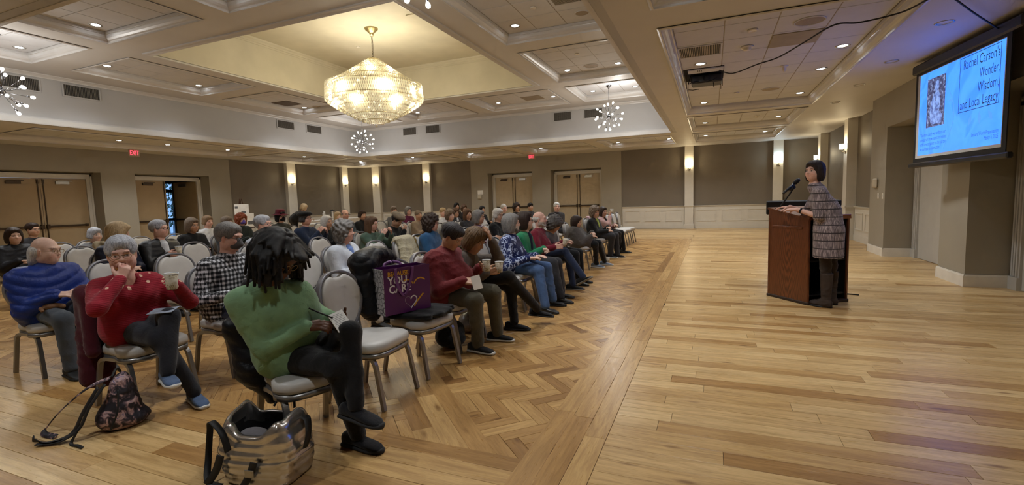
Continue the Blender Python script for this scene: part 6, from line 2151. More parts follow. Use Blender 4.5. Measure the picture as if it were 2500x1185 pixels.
M_BOOT = plain('brown_suede', rgb(56, 44, 38), .8, var=.15, nscale=14)
for nm, kx, ky in (('L', 1.26, 6.61), ('R', 1.35, 6.79)):
    B_ = Soft()
    c = sp['Rw'] @ (np.array((kx, ky, 0)) - sp['O'])
    B_.cap(c + (0, 0, .08), c + (0, 0, .40), .052, .068, .03)
    B_.cap(c + (0, 0, .05), c + (.14, 0, .04), .046, .038, .04)
    B_.cap(c + (-.03, 0, .04), c + (.02, 0, .04), .042, .042, .03)
    B_.cut((0, 0, 1), .415); B_.cut((0, 0, -1), -.012)
    bo = put('boot', soft_mesh('boot', B_, .007, M_BOOT, wrinkle(.004, seed=5)), sp['root'])
    m = MB(); m.smooth = True
    def ringb(z, e): return [(c[0] + .055 + math.cos(a) * (.125 + e), c[1] + math.sin(a) * (.046 + e), z) for a in np.linspace(0, 6.2832, 25)[:-1]]
    m.loft([ringb(0, -.004), ringb(.004, 0), ringb(.018, 0), ringb(.02, -.01)])
    m.build('boot_sole', RUB, bo)
# watch on the near wrist
_, E_, wp, fd, pl, sd, hd = sp['hands']['L']
ax = nz(wp - E_)
m = MB(); m.smooth = True
a_ = nz(np.cross(ax, (0, 0, 1))); b_v = np.cross(ax, a_)
m.tube([tuple(wp - ax * .04 + a_ * math.cos(t) * .030 + b_v * math.sin(t) * .030) for t in np.linspace(0, 6.2832, 19)[:-1]], [(.004, .011)] * 18, 6, closed=True, flat=tuple(a_))
m.ball(tuple(wp - ax * .04 + a_ * .032), (.019, .012, .019), 12, 8)
m.build('wristwatch', BLK, sp['root'])

# ---- empty chairs in view
EMP = [(-2.27, 2.73, 2, 'empty white chair next to the woman in green'), (-2.26, 3.36, -8, 'white chair holding the purple tote bag'), (-2.36, 5.22, 0, 'empty white chair left of the patterned shirt man'),
       (-2.40, 12.55, 0, 'empty white chair just past the woman in pink'), (-2.38, 13.2, 0, 'empty white chair, second past the woman in pink'), (-2.36, 13.9, 0, 'empty white chair, third past the woman in pink'), (-2.34, 14.5, 0, 'empty white chair, last of the front row'),
       (-2.40, 8.35, 0, 'empty white chair between the bowed head and the tweed coat'), (-2.42, 10.0, 0, 'white chair holding a cup beside the tweed coat'),
       (-5.30, 3.47, 0, 'empty white chair behind the patterned cup'), (-6.85, 4.75, 0, 'empty white chair right of the black jacket man'), (-3.83, 3.92, 0, 'empty white chair close behind the locs'), (-5.32, 5.66, 0, 'empty white chair behind the one near the locs'),
       (-3.83, 5.13, 0, 'empty white chair above the black jacket bundle'), (-3.83, 5.70, 0, 'empty white chair left of the curly haired woman'), (-9.75, 4.45, 0, 'empty white chair right of the blue puffer, rear one'), (-8.25, 4.02, 0, 'empty white chair right of the blue puffer, front one'),
       (-9.75, 9.24, 0, 'empty white chair right of the burgundy hat'), (-9.8, 6.35, 0, 'empty white chair right of the black jacket man, farther back'), (-9.8, 5.7, 0, 'empty white chair left of the black jacket man'), (-9.75, 10.2, 0, 'empty white chair behind the white bob'),
       (-5.38, 11.55, 0, 'empty white chair left of the white haired woman'), (-3.85, 11.95, -10, 'empty white chair beside the white haired man'), (-3.85, 11.3, 0, 'empty white chair in front of the bowed grey head'), (-6.85, 10.0, 0, 'empty white chair behind the tan cap'), (-8.3, 11.0, 0, 'empty white chair behind the tan cap, farther row'),
       (-5.45, 2.92, 0, 'empty white chair behind the red knit woman'), (-2.42, 11.27, 0, 'white chair draped with the pale pink scarf')]
for x, y, a, lab in EMP:
    chair(x, y, math.radians(a), lab, 'empty banquet chairs')
# ================================================================= LECTERN AND WHAT STANDS BY IT
def oak_panel(name, c0, c1):
    m, nt, b = nodes_of(name)
    v = coords(nt, 'Object', (1, 1, 1))
    wv = nt.nodes.new('ShaderNodeTexWave')
    wv.wave_type = 'RINGS'; wv.rings_direction = 'Y'
    wv.inputs['Scale'].default_value = 9.0; wv.inputs['Distortion'].default_value = 6.0; wv.inputs['Detail'].default_value = 3.0; wv.inputs['Detail Scale'].default_value = 1.2
    mp = coords(nt, 'Object', (3.2, 1, .30), (0, 0, 0), (-1.03, 0, -.6))
    nt.links.new(mp, wv.inputs['Vector'])
    fine = noise(nt, coords(nt, 'Object', (60, 60, 2.5)), 3, 4, .6)
    k = mix_rgb(nt, .66, wv.outputs['Color'], fine)
    nt.links.new(ramp(nt, k, [(.25, c0), (.7, c1)]), b.inputs['Base Color'])
    b.inputs['Roughness'].default_value = .38
    bump(nt, b, fine, .12, .002)
    MATS[name] = m
    return m
M_LECT = oak_panel('red_oak', rgb(74, 38, 20), rgb(128, 74, 40))
LE = empty('lectern', (0.70, 7.19, 0), math.atan2(-.52, .38), label='dark oak lectern with sloping top and open black back', cat='lectern')
LW, LD = .644, .60                                # depth front to back, width across
def side(yy):
    m = MB()
    pts = [(0.0, .03), (.0, 1.18), (LW, 1.055), (LW, .03)]
    vs = [(x, yy, z) for x, z in pts] + [(x, yy + .022, z) for x, z in pts]
    m.add(vs, [(0, 1, 2, 3), (7, 6, 5, 4), (0, 4, 5, 1), (1, 5, 6, 2), (2, 6, 7, 3), (3, 7, 4, 0)])
    return m.build('side_panel', M_LECT, LE)
s1 = side(0); side(LD - .022)
MB().bbox(.07, LW - .09, -.014, .0, .925, .955, .005).build('side_moulding', M_LECT, s1)
for x in (.012, LW - .02): MB().bbox(x - .012, x + .012, -.004, .0, .03, 1.05, .003).build('edge_strip', M_LECT, s1)
MB().box(.0, .022, .022, LD - .022, .03, 1.175).build('front_panel', M_LECT, LE)
m = MB()
m.add([(-.012, -.012, 1.185), (LW + .01, -.012, 1.06), (LW + .01, LD + .012, 1.06), (-.012, LD + .012, 1.185), (-.012, -.012, 1.162), (LW + .01, -.012, 1.037), (LW + .01, LD + .012, 1.037), (-.012, LD + .012, 1.162)], [(0, 1, 2, 3), (7, 6, 5, 4), (0, 4, 5, 1), (1, 5, 6, 2), (2, 6, 7, 3), (3, 7, 4, 0)])
m.build('reading_top', M_LECT, LE)
MB().bbox(LW - .03, LW + .012, -.01, LD + .01, 1.055, 1.09, .004).build('book_stop', M_LECT, LE)
for z in (.10, .52, .92): MB().box(.022, LW - .03, .022, LD - .022, z, z + .018).build('shelf', M_DARK, LE)
m = MB().box(.023, .026, .022, LD - .022, .03, 1.1).box(.022, LW - .02, .0225, .026, .03, 1.03).box(.022, LW - .02, LD - .026, LD - .0225, .03, 1.03)
m.build('inner_lining', M_DARK, LE)
MB().bbox(-.012, LW + .012, -.012, LD + .012, .0, .035, .006).build('plinth', plain('lectern_base', rgb(44, 26, 16), .6), LE)
# microphone in its clip
MI = empty('microphone', (0.80, 6.98, 1.165), 0, label='black handheld microphone in a clip on the lectern stand', cat='microphone')
o3 = Vector((0.80, 6.98, 1.165))
pts = [Vector(q) - o3 for q in ((.993, 6.95, 1.526), (.82, 6.862, 1.364), (.80, 6.98, 1.17), (.928, 6.915, 1.425))]
m = MB(); m.smooth = True
d = (pts[0] - pts[1]).normalized()
m.tube([pts[1], pts[1] + d * .02, pts[0] - d * .06], [.012, .014, .019], 14)
m.build('handle', plain('mic_black', rgb(22, 22, 24), .45), MI)
m = MB(); m.smooth = True
m.tube([pts[0] - d * .06, pts[0] - d * .05, pts[0] - d * .03, pts[0], pts[0] + d * .018, pts[0] + d * .026], [.019, .026, .028, .027, .018, .004], 16)
m.build('grille_head', plain('mic_mesh', rgb(34, 34, 36), .5, metal=.4, var=.4, nscale=400), MI)
m = MB(); m.smooth = True
m.tube([pts[2], pts[2] + Vector((.02, -.01, .05)), pts[3] - d * .02 + Vector((.0, 0, -.03)), pts[3] + Vector((0, 0, -.012))], .009, 10)
m.lathe([(.05, 0), (.05, .012), (.012, .02)], 18, tuple(pts[2]))
m.build('stand_arm', M_DARK, MI)
m = MB(); m.smooth = True
m.tube([pts[3] - d * .035, pts[3] + d * .035], .022, 12)
m.build('clip', M_DARK, MI)
# black equipment cart behind
CA = empty('equipment_cart', (.74, 7.98, 0), -.09, label='black equipment cart standing behind the lectern', cat='cart')
MB().bbox(0, .92, 0, .5, 1.055, 1.25, .012).build('top_case', plain('case_black', rgb(15, 15, 16), .7), CA)
MB().bbox(.30, .86, .04, .46, .16, 1.055, .01).build('cabinet', MATS['case_black'], CA)
for x in (.36, .80):
    for y in (.08, .42):
        m = MB(); m.smooth = True
        m.lathe([(.0, -.015), (.05, -.015), (.055, -.008), (.055, .008), (.05, .015), (0, .015)], 18, (x, y, .055), 'y')
        m.box(x - .03, x + .03, y - .02, y + .02, .09, .165)
        m.build('caster', RUB, CA)
m = MB(); m.smooth = True
m.tube(smooth_path([(1.36, 7.30, .008), (1.45, 7.5, .008), (1.60, 7.52, .008), (1.79, 7.46, .008)], 6), .008, 6)
m.tube([(1.36, 7.30, .008), (1.30, 7.20, .008), (1.30, 7.05, .03)], .008, 6)
m.build('floor_cable', M_DARK, label='short black cable lying on the floor behind the speaker', cat='cable')

# ================================================================= CUPS, PAPERS AND BAGS IN THE AUDIENCE
def cup_print():
    m, nt, b = nodes_of('printed_paper_cup')
    v = coords(nt, 'Object')
    n = noise(nt, v, 70, 3, .6, 1.5)
    g = noise(nt, v, 26, 2)
    c = ramp(nt, n, [(.46, rgb(196, 184, 160)), (.56, rgb(150, 132, 96)), (.68, rgb(98, 92, 70))])
    c2 = mix_rgb(nt, ramp(nt, g, [(.42, 0.0), (.55, 1.0)]), rgb(206, 196, 176), c)
    nt.links.new(c2, b.inputs['Base Color']); b.inputs['Roughness'].default_value = .6
    MATS['cup_print'] = m
    return m
M_CUP = cup_print()
cup_me = MB(); cup_me.smooth = True
cup_me.lathe([(.028, .003), (.0295, .0), (.0305, .004), (.0405, .103)], 24)
cup_me = cup_me.mesh('wall', M_CUP)
rim_me = MB(); rim_me.smooth = True
rim_me.lathe([(.0405, .101), (.0425, .104), (.0420, .108), (.0395, .1075), (.0385, .103), (.029, .006), (0, .006)], 24)
rim_me = rim_me.mesh('rim', WHT)
def cup(x, y, z, label, tilt=(0, 0), sc=1.0):
    e = empty('paper_cup', (x, y, z), label=label, cat='cup', group='paper cups')
    e.rotation_euler = (tilt[0], tilt[1], 0)
    e.scale = (sc, sc, sc)
    put('wall', cup_me, e); put('rim', rim_me, e)
cup(-3.49, 2.145, .845, 'patterned paper cup in the red knit woman\'s hand', (0, .05), 1.05)
cup(-1.945, 4.015, .735, 'patterned paper cup held by the red pullover man')
cup(-1.915, 4.235, .69, 'paper cup in the fingers of the forehead resting woman')
cup(-1.985, 6.71, .70, 'tilted white paper cup in the balding man\'s hands', (.2, .35))
cup(-6.62, 4.20, .80, 'paper cup in the hand of the black jacket man')
cup(-2.33, 10.02, .47, 'white paper cup standing on the chair by the tweed coat')
cup(-2.04, 10.15, 0, 'white paper cup standing on the floor by the blue grey shoes')
cup(-2.235, 11.66, .98, 'white paper cup at the mouth of the woman in pink')

def sheet(name, loc, ax, ay, w, h, mat, label, cat, lines=None, thick=.004):
    """thin flat thing: ax, ay its in-plane directions"""
    ax = Vector(ax).normalized(); ay = Vector(ay); ay = (ay - ax * ay.dot(ax)).normalized(); n = ax.cross(ay)
    e = empty(name, loc, label=label, cat=cat)
    e.rotation_mode = 'QUATERNION'
    e.rotation_quaternion = Matrix((ax, ay, n)).transposed().to_quaternion()
    MB().bbox(-w / 2, w / 2, -h / 2, h / 2, -thick, 0, .0008).build('page', mat, e)
    if lines:
        m = MB()
        for k in range(lines):
            m.box(-w * .36, w * (.36 if k % 3 else .2), h * (.36 - k * .72 / lines), h * (.36 - k * .72 / lines) + .0018, 0, .0004)
        m.build('writing', GREY, e)
    return e
e = sheet('notepad', (-1.915, 2.055, .752), (.45, .85, .25), (-.75, .3, .62), .085, .135, M_PAPER, 'small white notepad on the knee of the woman in green', 'notepad', 9, .006)
MB().bbox(-.0425, .0425, -.0675, .0675, -.012, -.0065, .001).build('cover', M_DARK, e)
m = MB(); m.smooth = True
m.tube([(0, 0, 0), (.006, .004, .008), (-.118, -.04, .066)][1:], .0045, 8)
m.build('pen', M_DARK, loc=(-1.945, 2.02, .765), label='black pen in the hand of the woman in green', cat='pen')
sheet('paper_slip', (-1.945, 3.80, .665), (.5, .8, .1), (-.3, .1, .95), .095, .125, M_PAPER, 'white slip of paper in the hand of the red pullover man', 'paper', None, .0015)
sheet('booklet', (-3.52, 2.09, .705), (.85, .5, .05), (-.5, .85, .15), .16, .11, plain('booklet_blue', rgb(150, 160, 178), .6), 'folded grey blue booklet on the lap of the red knit woman', 'booklet', 4)
sheet('paper_slip', (-5.17, 7.45, .70), (.8, .5, .1), (-.3, .6, .5), .11, .15, plain('cream_paper', rgb(206, 198, 172), .8), 'cream paper on the lap of the tan capped person', 'paper', None, .0015)

# ---- draped coats and jackets
def coat(name, prims, mat, label, cat='coat', h=.011, wr=.007, puffy=None, cuts=(), parts=()):
    S = Soft()
    for q in prims:
        if q[0] == 'c': S.cap(q[1], q[2], q[3], q[4], q[5] if len(q) > 5 else .05)
        else: S.ell(q[1], q[2], None, q[3] if len(q) > 3 else .05)
    for (n, c) in cuts: S.cut(n, c)
    o3 = np.mean([q[1] for q in prims], 0); o3[2] = 0
    for q in S.p:
        q[1][:] = q[1] - o3 if q[0] in 'ce' else q[1]
        if q[0] == 'c': q[2][:] = q[2] - o3
    S.p = [q if q[0] != 'p' else ('p', q[1], q[2] - float(q[1] @ o3), None, None, q[5], q[6]) for q in S.p]
    o = put(name, soft_mesh(name, S, h, mat, puffy or wrinkle(wr, (6, 8, 9), seed=len(label))), None, loc=tuple(o3), label=label, cat=cat)
    return o
BURG = cloth('burgundy_wool', rgb(74, 18, 32))
coat('draped_coat', [('c', (-4.13, 1.93, .84), (-4.13, 2.36, .84), .045, .045), ('c', (-4.16, 1.95, .78), (-4.15, 1.93, .20), .060, .065, .08), ('c', (-4.16, 2.08, .78), (-4.17, 2.02, .17), .060, .07, .08), ('c', (-4.16, 2.25, .78), (-4.18, 2.20, .40), .06, .06, .08), ('c', (-4.08, 1.93, .80), (-4.02, 1.90, .42), .045, .05, .06)], BURG, 'long burgundy coat hanging over the back of the red knit woman\'s chair')
NYL = cloth('black_nylon', rgb(22, 23, 28), rough=.45)
coat('draped_jacket', [('c', (-2.55, 1.88, .72), (-2.52, 2.3, .72), .05, .05), ('c', (-2.54, 1.92, .66), (-2.46, 1.92, .45), .075, .085, .08), ('c', (-2.46, 1.94, .45), (-2.36, 1.95, .30), .08, .045, .07), ('c', (-2.50, 2.05, .60), (-2.42, 2.05, .38), .075, .06, .08), ('e', (-2.48, 1.98, .47), (.13, .12, .09))], NYL, 'black padded jacket slipping off the chair of the woman in green', 'jacket', puffy=puff(.010, .075, 2))
coat('jacket_bundle', [('e', (-2.60, 3.20, .965), (.10, .22, .085)), ('e', (-2.58, 3.06, .93), (.11, .12, .075)), ('e', (-2.60, 3.36, .92), (.09, .13, .07)), ('c', (-2.56, 3.02, .90), (-2.52, 3.0, .56), .07, .06, .08), ('c', (-2.62, 3.2, .9), (-2.64, 3.2, .5), .06, .07, .08), ('c', (-2.52, 2.98, .80), (-2.50, 3.05, .52), .06, .06, .06)], NYL, 'black padded jacket heaped over the chair back behind the tote', 'jacket', puffy=puff(.012, .09, 4))
coat('folded_coat', [('c', (-2.40, 3.12, .487), (-2.05, 3.16, .487), .016, .016, .02), ('c', (-2.42, 3.26, .492), (-2.02, 3.28, .492), .020, .018, .05), ('c', (-2.42, 3.40, .492), (-2.02, 3.42, .492), .020, .018, .05), ('c', (-2.40, 3.54, .487), (-2.06, 3.54, .487), .016, .016, .05), ('e', (-2.2, 3.34, .495), (.2, .22, .022))], BLK, 'folded black coat lying under the purple tote bag', h=.008, wr=.003)
coat('draped_coat', [('c', (-4.20, 6.05, .84), (-4.20, 6.42, .84), .05, .05), ('c', (-4.23, 6.08, .80), (-4.20, 6.04, .42), .07, .06, .08), ('c', (-4.24, 6.3, .8), (-4.22, 6.3, .42), .06, .06, .08), ('c', (-4.12, 6.02, .82), (-4.02, 5.99, .55), .06, .055, .06)], cloth('mustard', rgb(128, 104, 58)), 'mustard yellow coat over the chair of the curly haired woman')
FUR = cloth('cream_fur', rgb(176, 166, 138), 'tweed', rgb(206, 196, 168))
coat('fur_hooded_coat', [('c', (-4.10, 5.58, .88), (-4.10, 5.86, .88), .05, .05, .06), ('c', (-4.05, 5.60, .85), (-3.93, 5.56, .56), .06, .07, .08), ('c', (-4.05, 5.72, .85), (-3.92, 5.72, .55), .06, .08, .08), ('c', (-4.05, 5.84, .85), (-3.94, 5.88, .56), .06, .06, .08), ('c', (-4.14, 5.62, .85), (-4.15, 5.62, .45), .05, .06, .06), ('c', (-4.14, 5.8, .85), (-4.15, 5.8, .45), .05, .06, .06), ('e', (-3.86, 5.68, .52), (.16, .15, .06))], FUR, 'cream fur trimmed coat lying over the chair behind the tote bag', wr=.012)
coat('lap_jacket', [('e', (-3.60, 2.95, .70), (.13, .15, .09)), ('c', (-3.62, 2.85, .74), (-3.58, 3.0, .80), .06, .05, .06)], BLK, 'black jacket bundled on the lap of the checked shirt man', 'jacket')
coat('gloves', [('c', (-5.36, 2.12, .60), (-5.22, 2.20, .605), .028, .03, .03), ('c', (-5.30, 2.22, .61), (-5.16, 2.26, .60), .026, .024, .03), ('c', (-5.22, 2.14, .60), (-5.15, 2.12, .59), .018, .014, .02)], plain('tan_leather', rgb(120, 84, 52), .6), 'tan leather gloves on the lap of the blue puffer man', 'gloves', h=.008, wr=.004)
coat('scarf', [('c', (-2.73, 11.20, .91), (-2.73, 11.36, .91), .035, .03, .04), ('c', (-2.69, 11.22, .87), (-2.66, 11.22, .60), .035, .03, .04), ('c', (-2.77, 11.3, .86), (-2.78, 11.3, .5), .035, .03, .04)], cloth('pale_pink', rgb(206, 170, 176)), 'pale pink scarf over the chair behind the lime top woman', 'scarf')
coat('hood_lining', [('c', (-7.12, 3.55, .98), (-7.12, 3.82, .98), .05, .05, .05), ('c', (-7.10, 3.52, .99), (-7.0, 3.49, .93), .042, .03, .05), ('c', (-7.10, 3.85, .99), (-7.0, 3.88, .93), .042, .03, .05)], cloth('cream_fleece', rgb(186, 170, 140)), 'cream fleece hood lying on the shoulders of the blonde woman', 'hood', wr=.006)
# chin mask of the woman in red
rp = PEOPLE['red']
K_ = Soft()
def wr_(x, y, z): return rp['H'] + rp['R'] @ np.array((x, y, z))
K_.ell(wr_(.045, 0, -.082), (.052, .050, .036), rp['R'], .02)
K_.cut(-rp['R'][:, 0], -(float(rp['H'] @ rp['R'][:, 0]) + .02))
put('face_mask', soft_mesh('face_mask', K_, .006, cloth('amber_mask', rgb(176, 112, 40))), rp['root'])

# ---- purple tote bag
TB = empty('tote_bag', (-2.33, 2.985, .525), math.radians(67), label='purple tote bag with white and gold print standing on the chair', cat='tote bag')
TW, THt, TDp = .42, .36, .17
M_PUR = plain('purple_laminate', rgb(84, 24, 92), .32, var=.08, nscale=5)
def bagprint():
    m, nt, b = nodes_of('tote_side_print')
    vo = nt.nodes.new('ShaderNodeTexVoronoi'); vo.feature = 'DISTANCE_TO_EDGE'; vo.inputs['Scale'].default_value = 26
    nt.links.new(coords(nt, 'Object'), vo.inputs['Vector'])
    nt.links.new(ramp(nt, vo.outputs['Distance'], [(.03, rgb(96, 92, 96)), (.09, rgb(206, 202, 204))]), b.inputs['Base Color'])
    b.inputs['Roughness'].default_value = .4
    return m
m = MB(); m.box(0, TW, .0, .004, 0, THt).build('front_panel', M_PUR, TB)
MB().box(0, TW, TDp - .004, TDp, 0, THt).build('back_panel', M_PUR, TB)
MB().box(-.004, 0, 0, TDp, 0, THt).build('side_panel', bagprint(), TB)
MB().box(TW, TW + .004, 0, TDp, 0, THt).build('side_panel', M_PUR, TB)
MB().box(0, TW, 0, TDp, -.003, .0).build('bottom_panel', M_PUR, TB)
m = MB().box(-.005, TW + .005, -.003, .0, THt - .012, THt + .004).box(-.005, TW + .005, TDp, TDp + .003, THt - .012, THt + .004)
m.build('top_binding', M_PUR, TB)
M_STRAP = plain('purple_webbing', rgb(112, 62, 124), .5)
def strap(pts, name='strap', w=.014, mat=M_STRAP, parent=TB, flat=(1, 0, 0)):
    m = MB(); m.smooth = True
    P_ = smooth_path(pts, 6)
    m.tube(P_, [(w, .002)] * len(P_), 6, flat=flat)
    m.build(name, mat, parent)
strap([(.105, -.004, THt), (.108, -.006, THt - .07), (.125, -.008, .20), (.17, -.009, .14), (.215, -.008, .20), (.25, -.006, THt - .07), (.262, -.004, THt)])
strap([(.105, TDp, THt), (.12, TDp + .01, THt + .02), (.18, TDp + .015, THt + .035), (.25, TDp + .01, THt + .02), (.262, TDp, THt)])
gold, wht = plain('gold_print', rgb(214, 156, 40), .4), plain('white_print', rgb(232, 228, 232), .4)
def bag_text(t, x, z, size, mat, sx=.92):
    me = text_mesh(t, size, mat, align='LEFT', ext=.0006, sx=sx, bold=size * .022)
    o = put('print', me, TB, loc=(x, -.0012, z)); o.rotation_euler = (math.pi / 2, 0, 0)
    b = o.data
    return o
bag_text('BECAUSE', .035, .318, .050, gold); bag_text('YOU', .035, .263, .088, wht); bag_text('CARE', .040, .196, .088, wht)
def heart(cx, cz, s, mat, w=.008, part=None):
    P_ = []
    for t in np.linspace(0, 2 * math.pi, 41):
        x = 16 * math.sin(t) ** 3 / 17; z = (13 * math.cos(t) - 5 * math.cos(2 * t) - 2 * math.cos(3 * t) - math.cos(4 * t)) / 17
        P_.append((cx + x * s, -.0008, cz + z * s))
    if part: P_ = P_[part[0]:part[1]]
    m = MB(); m.tube(P_, [(w, .0006)] * len(P_), 6, flat=(0, 1, 0) if False else None); 
    v = [(p[0], min(p[1], -.0002), p[2]) for p in m.v]
    m.v = [(p[0], max(p[1], -.0014), p[2]) for p in v]
    m.build('heart_print', mat, TB)
heart(.235, .080, .058, wht, .009)
heart(.265, .165, .135, gold, .009, (2, 9)); heart(.265, .165, .135, gold, .009, (13, 20)); heart(.265, .165, .135, gold, .009, (33, 39))

# ---- quilted silver bag
SB = empty('handbag', (-2.14, 1.72, 0), math.radians(10), label='open quilted silver handbag with black straps on the floor', cat='handbag')
def bag_wall(W, D_, Hh, inset, quilt, zt0=0.0, M_=26, N_=96, wob=.012):
    rings = []
    for j in range(M_ + 1):
        t = j / M_
        z = zt0 + t * Hh
        bul = math.sin(math.pi * min(1, t * .9 + .08)) * .035
        ring = []
        for k in range(N_):
            a = 2 * math.pi * k / N_
            c, s = math.cos(a), math.sin(a)
            x = math.copysign(abs(c) ** .5, c) * (W / 2 + bul - inset); y = math.copysign(abs(s) ** .5, s) * (D_ / 2 + bul * .8 - inset)
            q = quilt * (abs(math.sin(math.pi * t * 6)) ** .5 * (.55 + .45 * abs(math.sin(a * 5 + .3)) ** .5))
            wv = wob * math.sin(3 * a + 5 * t) * t
            zz_ = z + (.035 * math.cos(2 * a + .4) + .015 * math.sin(5 * a)) * t ** 3
            ring.append((x + c * (q + wv), y + s * (q + wv), zz_))
        rings.append(ring)
    return rings
m = MB(); m.smooth = True
out = bag_wall(.34, .24, .31, 0, .012)
inn = bag_wall(.34, .24, .31, .016, .0)
m.loft(out + inn[::-1][:8], closed_ends=False)
m.add(out[0], [tuple(range(len(out[0]) - 1, -1, -1))])
m.build('shell', plain('silver_nylon', rgb(205, 200, 194), .22, metal=.85, var=.12, nscale=14, bmp=.25, bscale=24), SB)
m = MB(); m.smooth = True
m.loft(inn[3:22], closed_ends=False)
m.add(inn[3], [tuple(range(len(inn[3])))])
m.build('lining', plain('bag_lining', rgb(30, 28, 30), .8), SB)
def bstrap(pts, flat, w=.019, name='strap'):
    m = MB(); m.smooth = True
    P_ = smooth_path(pts, 6)
    m.tube(P_, [(w, .0025)] * len(P_), 6, flat=flat)
    return m.build(name, M_DARK, SB)
bstrap([(-.09, -.165, .20), (-.115, -.165, .29), (-.20, -.14, .335), (-.255, -.10, .26), (-.26, -.12, .12), (-.22, -.17, .04), (-.13, -.185, .03)], (.3, 1, 0))
bstrap([(-.13, -.172, .18), (-.16, -.178, .10), (-.21, -.19, .03)], (1, .2, 0), .022)
bs = bstrap([(.06, -.172, .16), (.035, -.176, .10), (-.01, -.185, .03), (-.06, -.20, .006)], (1, .3, 0), .02)
MB().bbox(.012, .062, -.186, -.178, .085, .125, .002).build('buckle', M_STEEL, bs)
bstrap([(.17, .05, .30), (.22, .03, .30), (.245, .0, .24), (.235, -.02, .17)], (0, 1, 0), .026)
bstrap([(-.05, .12, .31), (-.02, .15, .36), (.05, .15, .36), (.08, .12, .31)], (1, 0, 0), .008)
m = MB(); m.smooth = True
m.ball((-.04, -.04, .22), (.09, .05, .045), 14, 9); m.ball((.08, .0, .21), (.06, .05, .05), 14, 9)
m.build('contents', cloth('bag_scarf', rgb(120, 116, 120)), SB)

# ---- flowered backpack
BP = empty('backpack', (-3.58, 1.79, 0), math.radians(20), label='dark flowered backpack slumped on the floor by a chair leg', cat='backpack')
mf, nt, b = nodes_of('flower_print')
v = coords(nt, 'Object')
n = noise(nt, v, 17, 3, .55, 1.2)
nt.links.new(ramp(nt, n, [(.42, rgb(26, 24, 34)), (.50, rgb(66, 56, 66)), (.55, rgb(150, 118, 122)), (.62, rgb(196, 168, 166)), (.72, rgb(84, 84, 140))]), b.inputs['Base Color'])
b.inputs['Roughness'].default_value = .65
S = Soft()
S.ell((.03, 0, .11), (.095, .12, .12), None, .05); S.ell((.045, 0, .24), (.06, .085, .12), None, .06); S.ell((.0, -.02, .08), (.08, .12, .08), None, .05); S.ell((.05, .03, .05), (.11, .12, .055), None, .04)
S.cut((0, 0, -1), -.004)
put('bag', soft_mesh('bag', S, .008, mf, wrinkle(.006, seed=9)), BP)
def pstrap(pts, mat, w, flat, name='strap'):
    m = MB(); m.smooth = True
    P_ = smooth_path(pts, 6)
    m.tube(P_, [(w, .004)] * len(P_), 6, flat=flat)
    m.build(name, mat, BP)
pstrap([(.02, -.05, .34), (-.10, -.09, .29), (-.27, -.10, .16), (-.38, -.10, .05), (-.37, -.14, .02), (-.26, -.17, .012)], mf, .020, (0, 1, .6))
pstrap([(.03, -.10, .32), (-.02, -.17, .20), (-.07, -.20, .08), (-.16, -.24, .02), (-.28, -.27, .015)], M_DARK, .017, (1, -.4, 0))
pstrap([(-.02, -.10, .30), (-.07, -.16, .17), (-.12, -.20, .05), (-.22, -.25, .02), (-.30, -.25, .03), (-.33, -.24, .04)], M_DARK, .022, (1, -.4, .2))
pstrap([(-.07, -.20, .08), (-.08, -.25, .01), (-.01, -.28, .012), (.04, -.30, .010)], M_DARK, .010, (0, 1, .2))
pstrap([(.0, .05, .345), (.02, .0, .385), (.04, -.06, .35)], M_DARK, .010, (1, 0, .3), 'carry_loop')
pstrap([(.11, -.10, .28), (.13, -.14, .16), (.10, -.17, .05)], M_DARK, .006, (1, 0, 0), 'zip')

# ---- bags under the front chairs
coat('shoulder_bag', [('e', (-2.34, 3.98, .13), (.13, .16, .12)), ('e', (-2.30, 3.90, .09), (.15, .12, .085))], BLK, 'black shoulder bag under the red pullover man\'s chair', 'bag', cuts=[((0, 0, -1), -.003)])
coat('shopping_bag', [('e', (-2.42, 4.52, .10), (.12, .13, .10)), ('e', (-2.36, 4.44, .07), (.12, .10, .065))], plain('clear_grey_plastic', rgb(130, 122, 118), .25, var=.3, nscale=20), 'crumpled grey plastic bag under the next chair along', 'bag', wr=.012, cuts=[((0, 0, -1), -.003)])
# cane and camera clutter by the woman in pink
m = MB(); m.smooth = True
m.tube(smooth_path([(-2.20, 11.86, .60), (-2.22, 11.86, .70), (-2.18, 11.84, .735), (-2.13, 11.82, .73)], 5), .011, 8)
m.tube([(-2.20, 11.86, .60), (-2.06, 11.84, .004)], .009, 8)
m.build('walking_stick', M_DARK, label='black walking stick leaning by the woman in pink', cat='walking stick')

# ================================================================= FAR LEFT: EASEL AND REFRESHMENT TABLE
EA = empty('easel', (-16.2, 12.75, 0), math.radians(-20), label='wooden easel with white picture boards by the left wall', cat='easel')
M_EAS = plain('easel_wood', rgb(70, 40, 26), .5)
for (a, b_) in (((.02, -.33, 0), (-.18, -.03, 1.72)), ((.02, .33, 0), (-.18, .03, 1.72)), ((-.62, 0, 0), (-.20, 0, 1.66))):
    MB().tube([a, b_], .018, 4).build('leg', M_EAS, EA)
MB().box(.0, .05, -.36, .36, .62, .66).build('ledge', M_EAS, EA)
for (y0, y1, z0, z1, tl) in ((-.30, .20, 1.05, 1.52, 0), (-.05, .34, .67, 1.18, .06)):
    q = MB().bbox(.005 + tl, .017 + tl, y0, y1, z0, z1, .003).build('display_board', M_PAPER, EA)
    r_ = MB()
    for (u, w, s) in ((.14, .75, .10), (.62, .30, .16)):
        r_.box(.017 + tl, .0185 + tl, y0 + u * (y1 - y0) - s / 2, y0 + u * (y1 - y0) + s / 2, z0 + w * (z1 - z0) - s * .4, z0 + w * (z1 - z0) + s * .4)
    r_.build('printed_picture', GREY, q)
TA = empty('refreshment_table', (-15.75, 16.6, 0), 0, label='long table with white cloth along the left wall near the corner', cat='table')
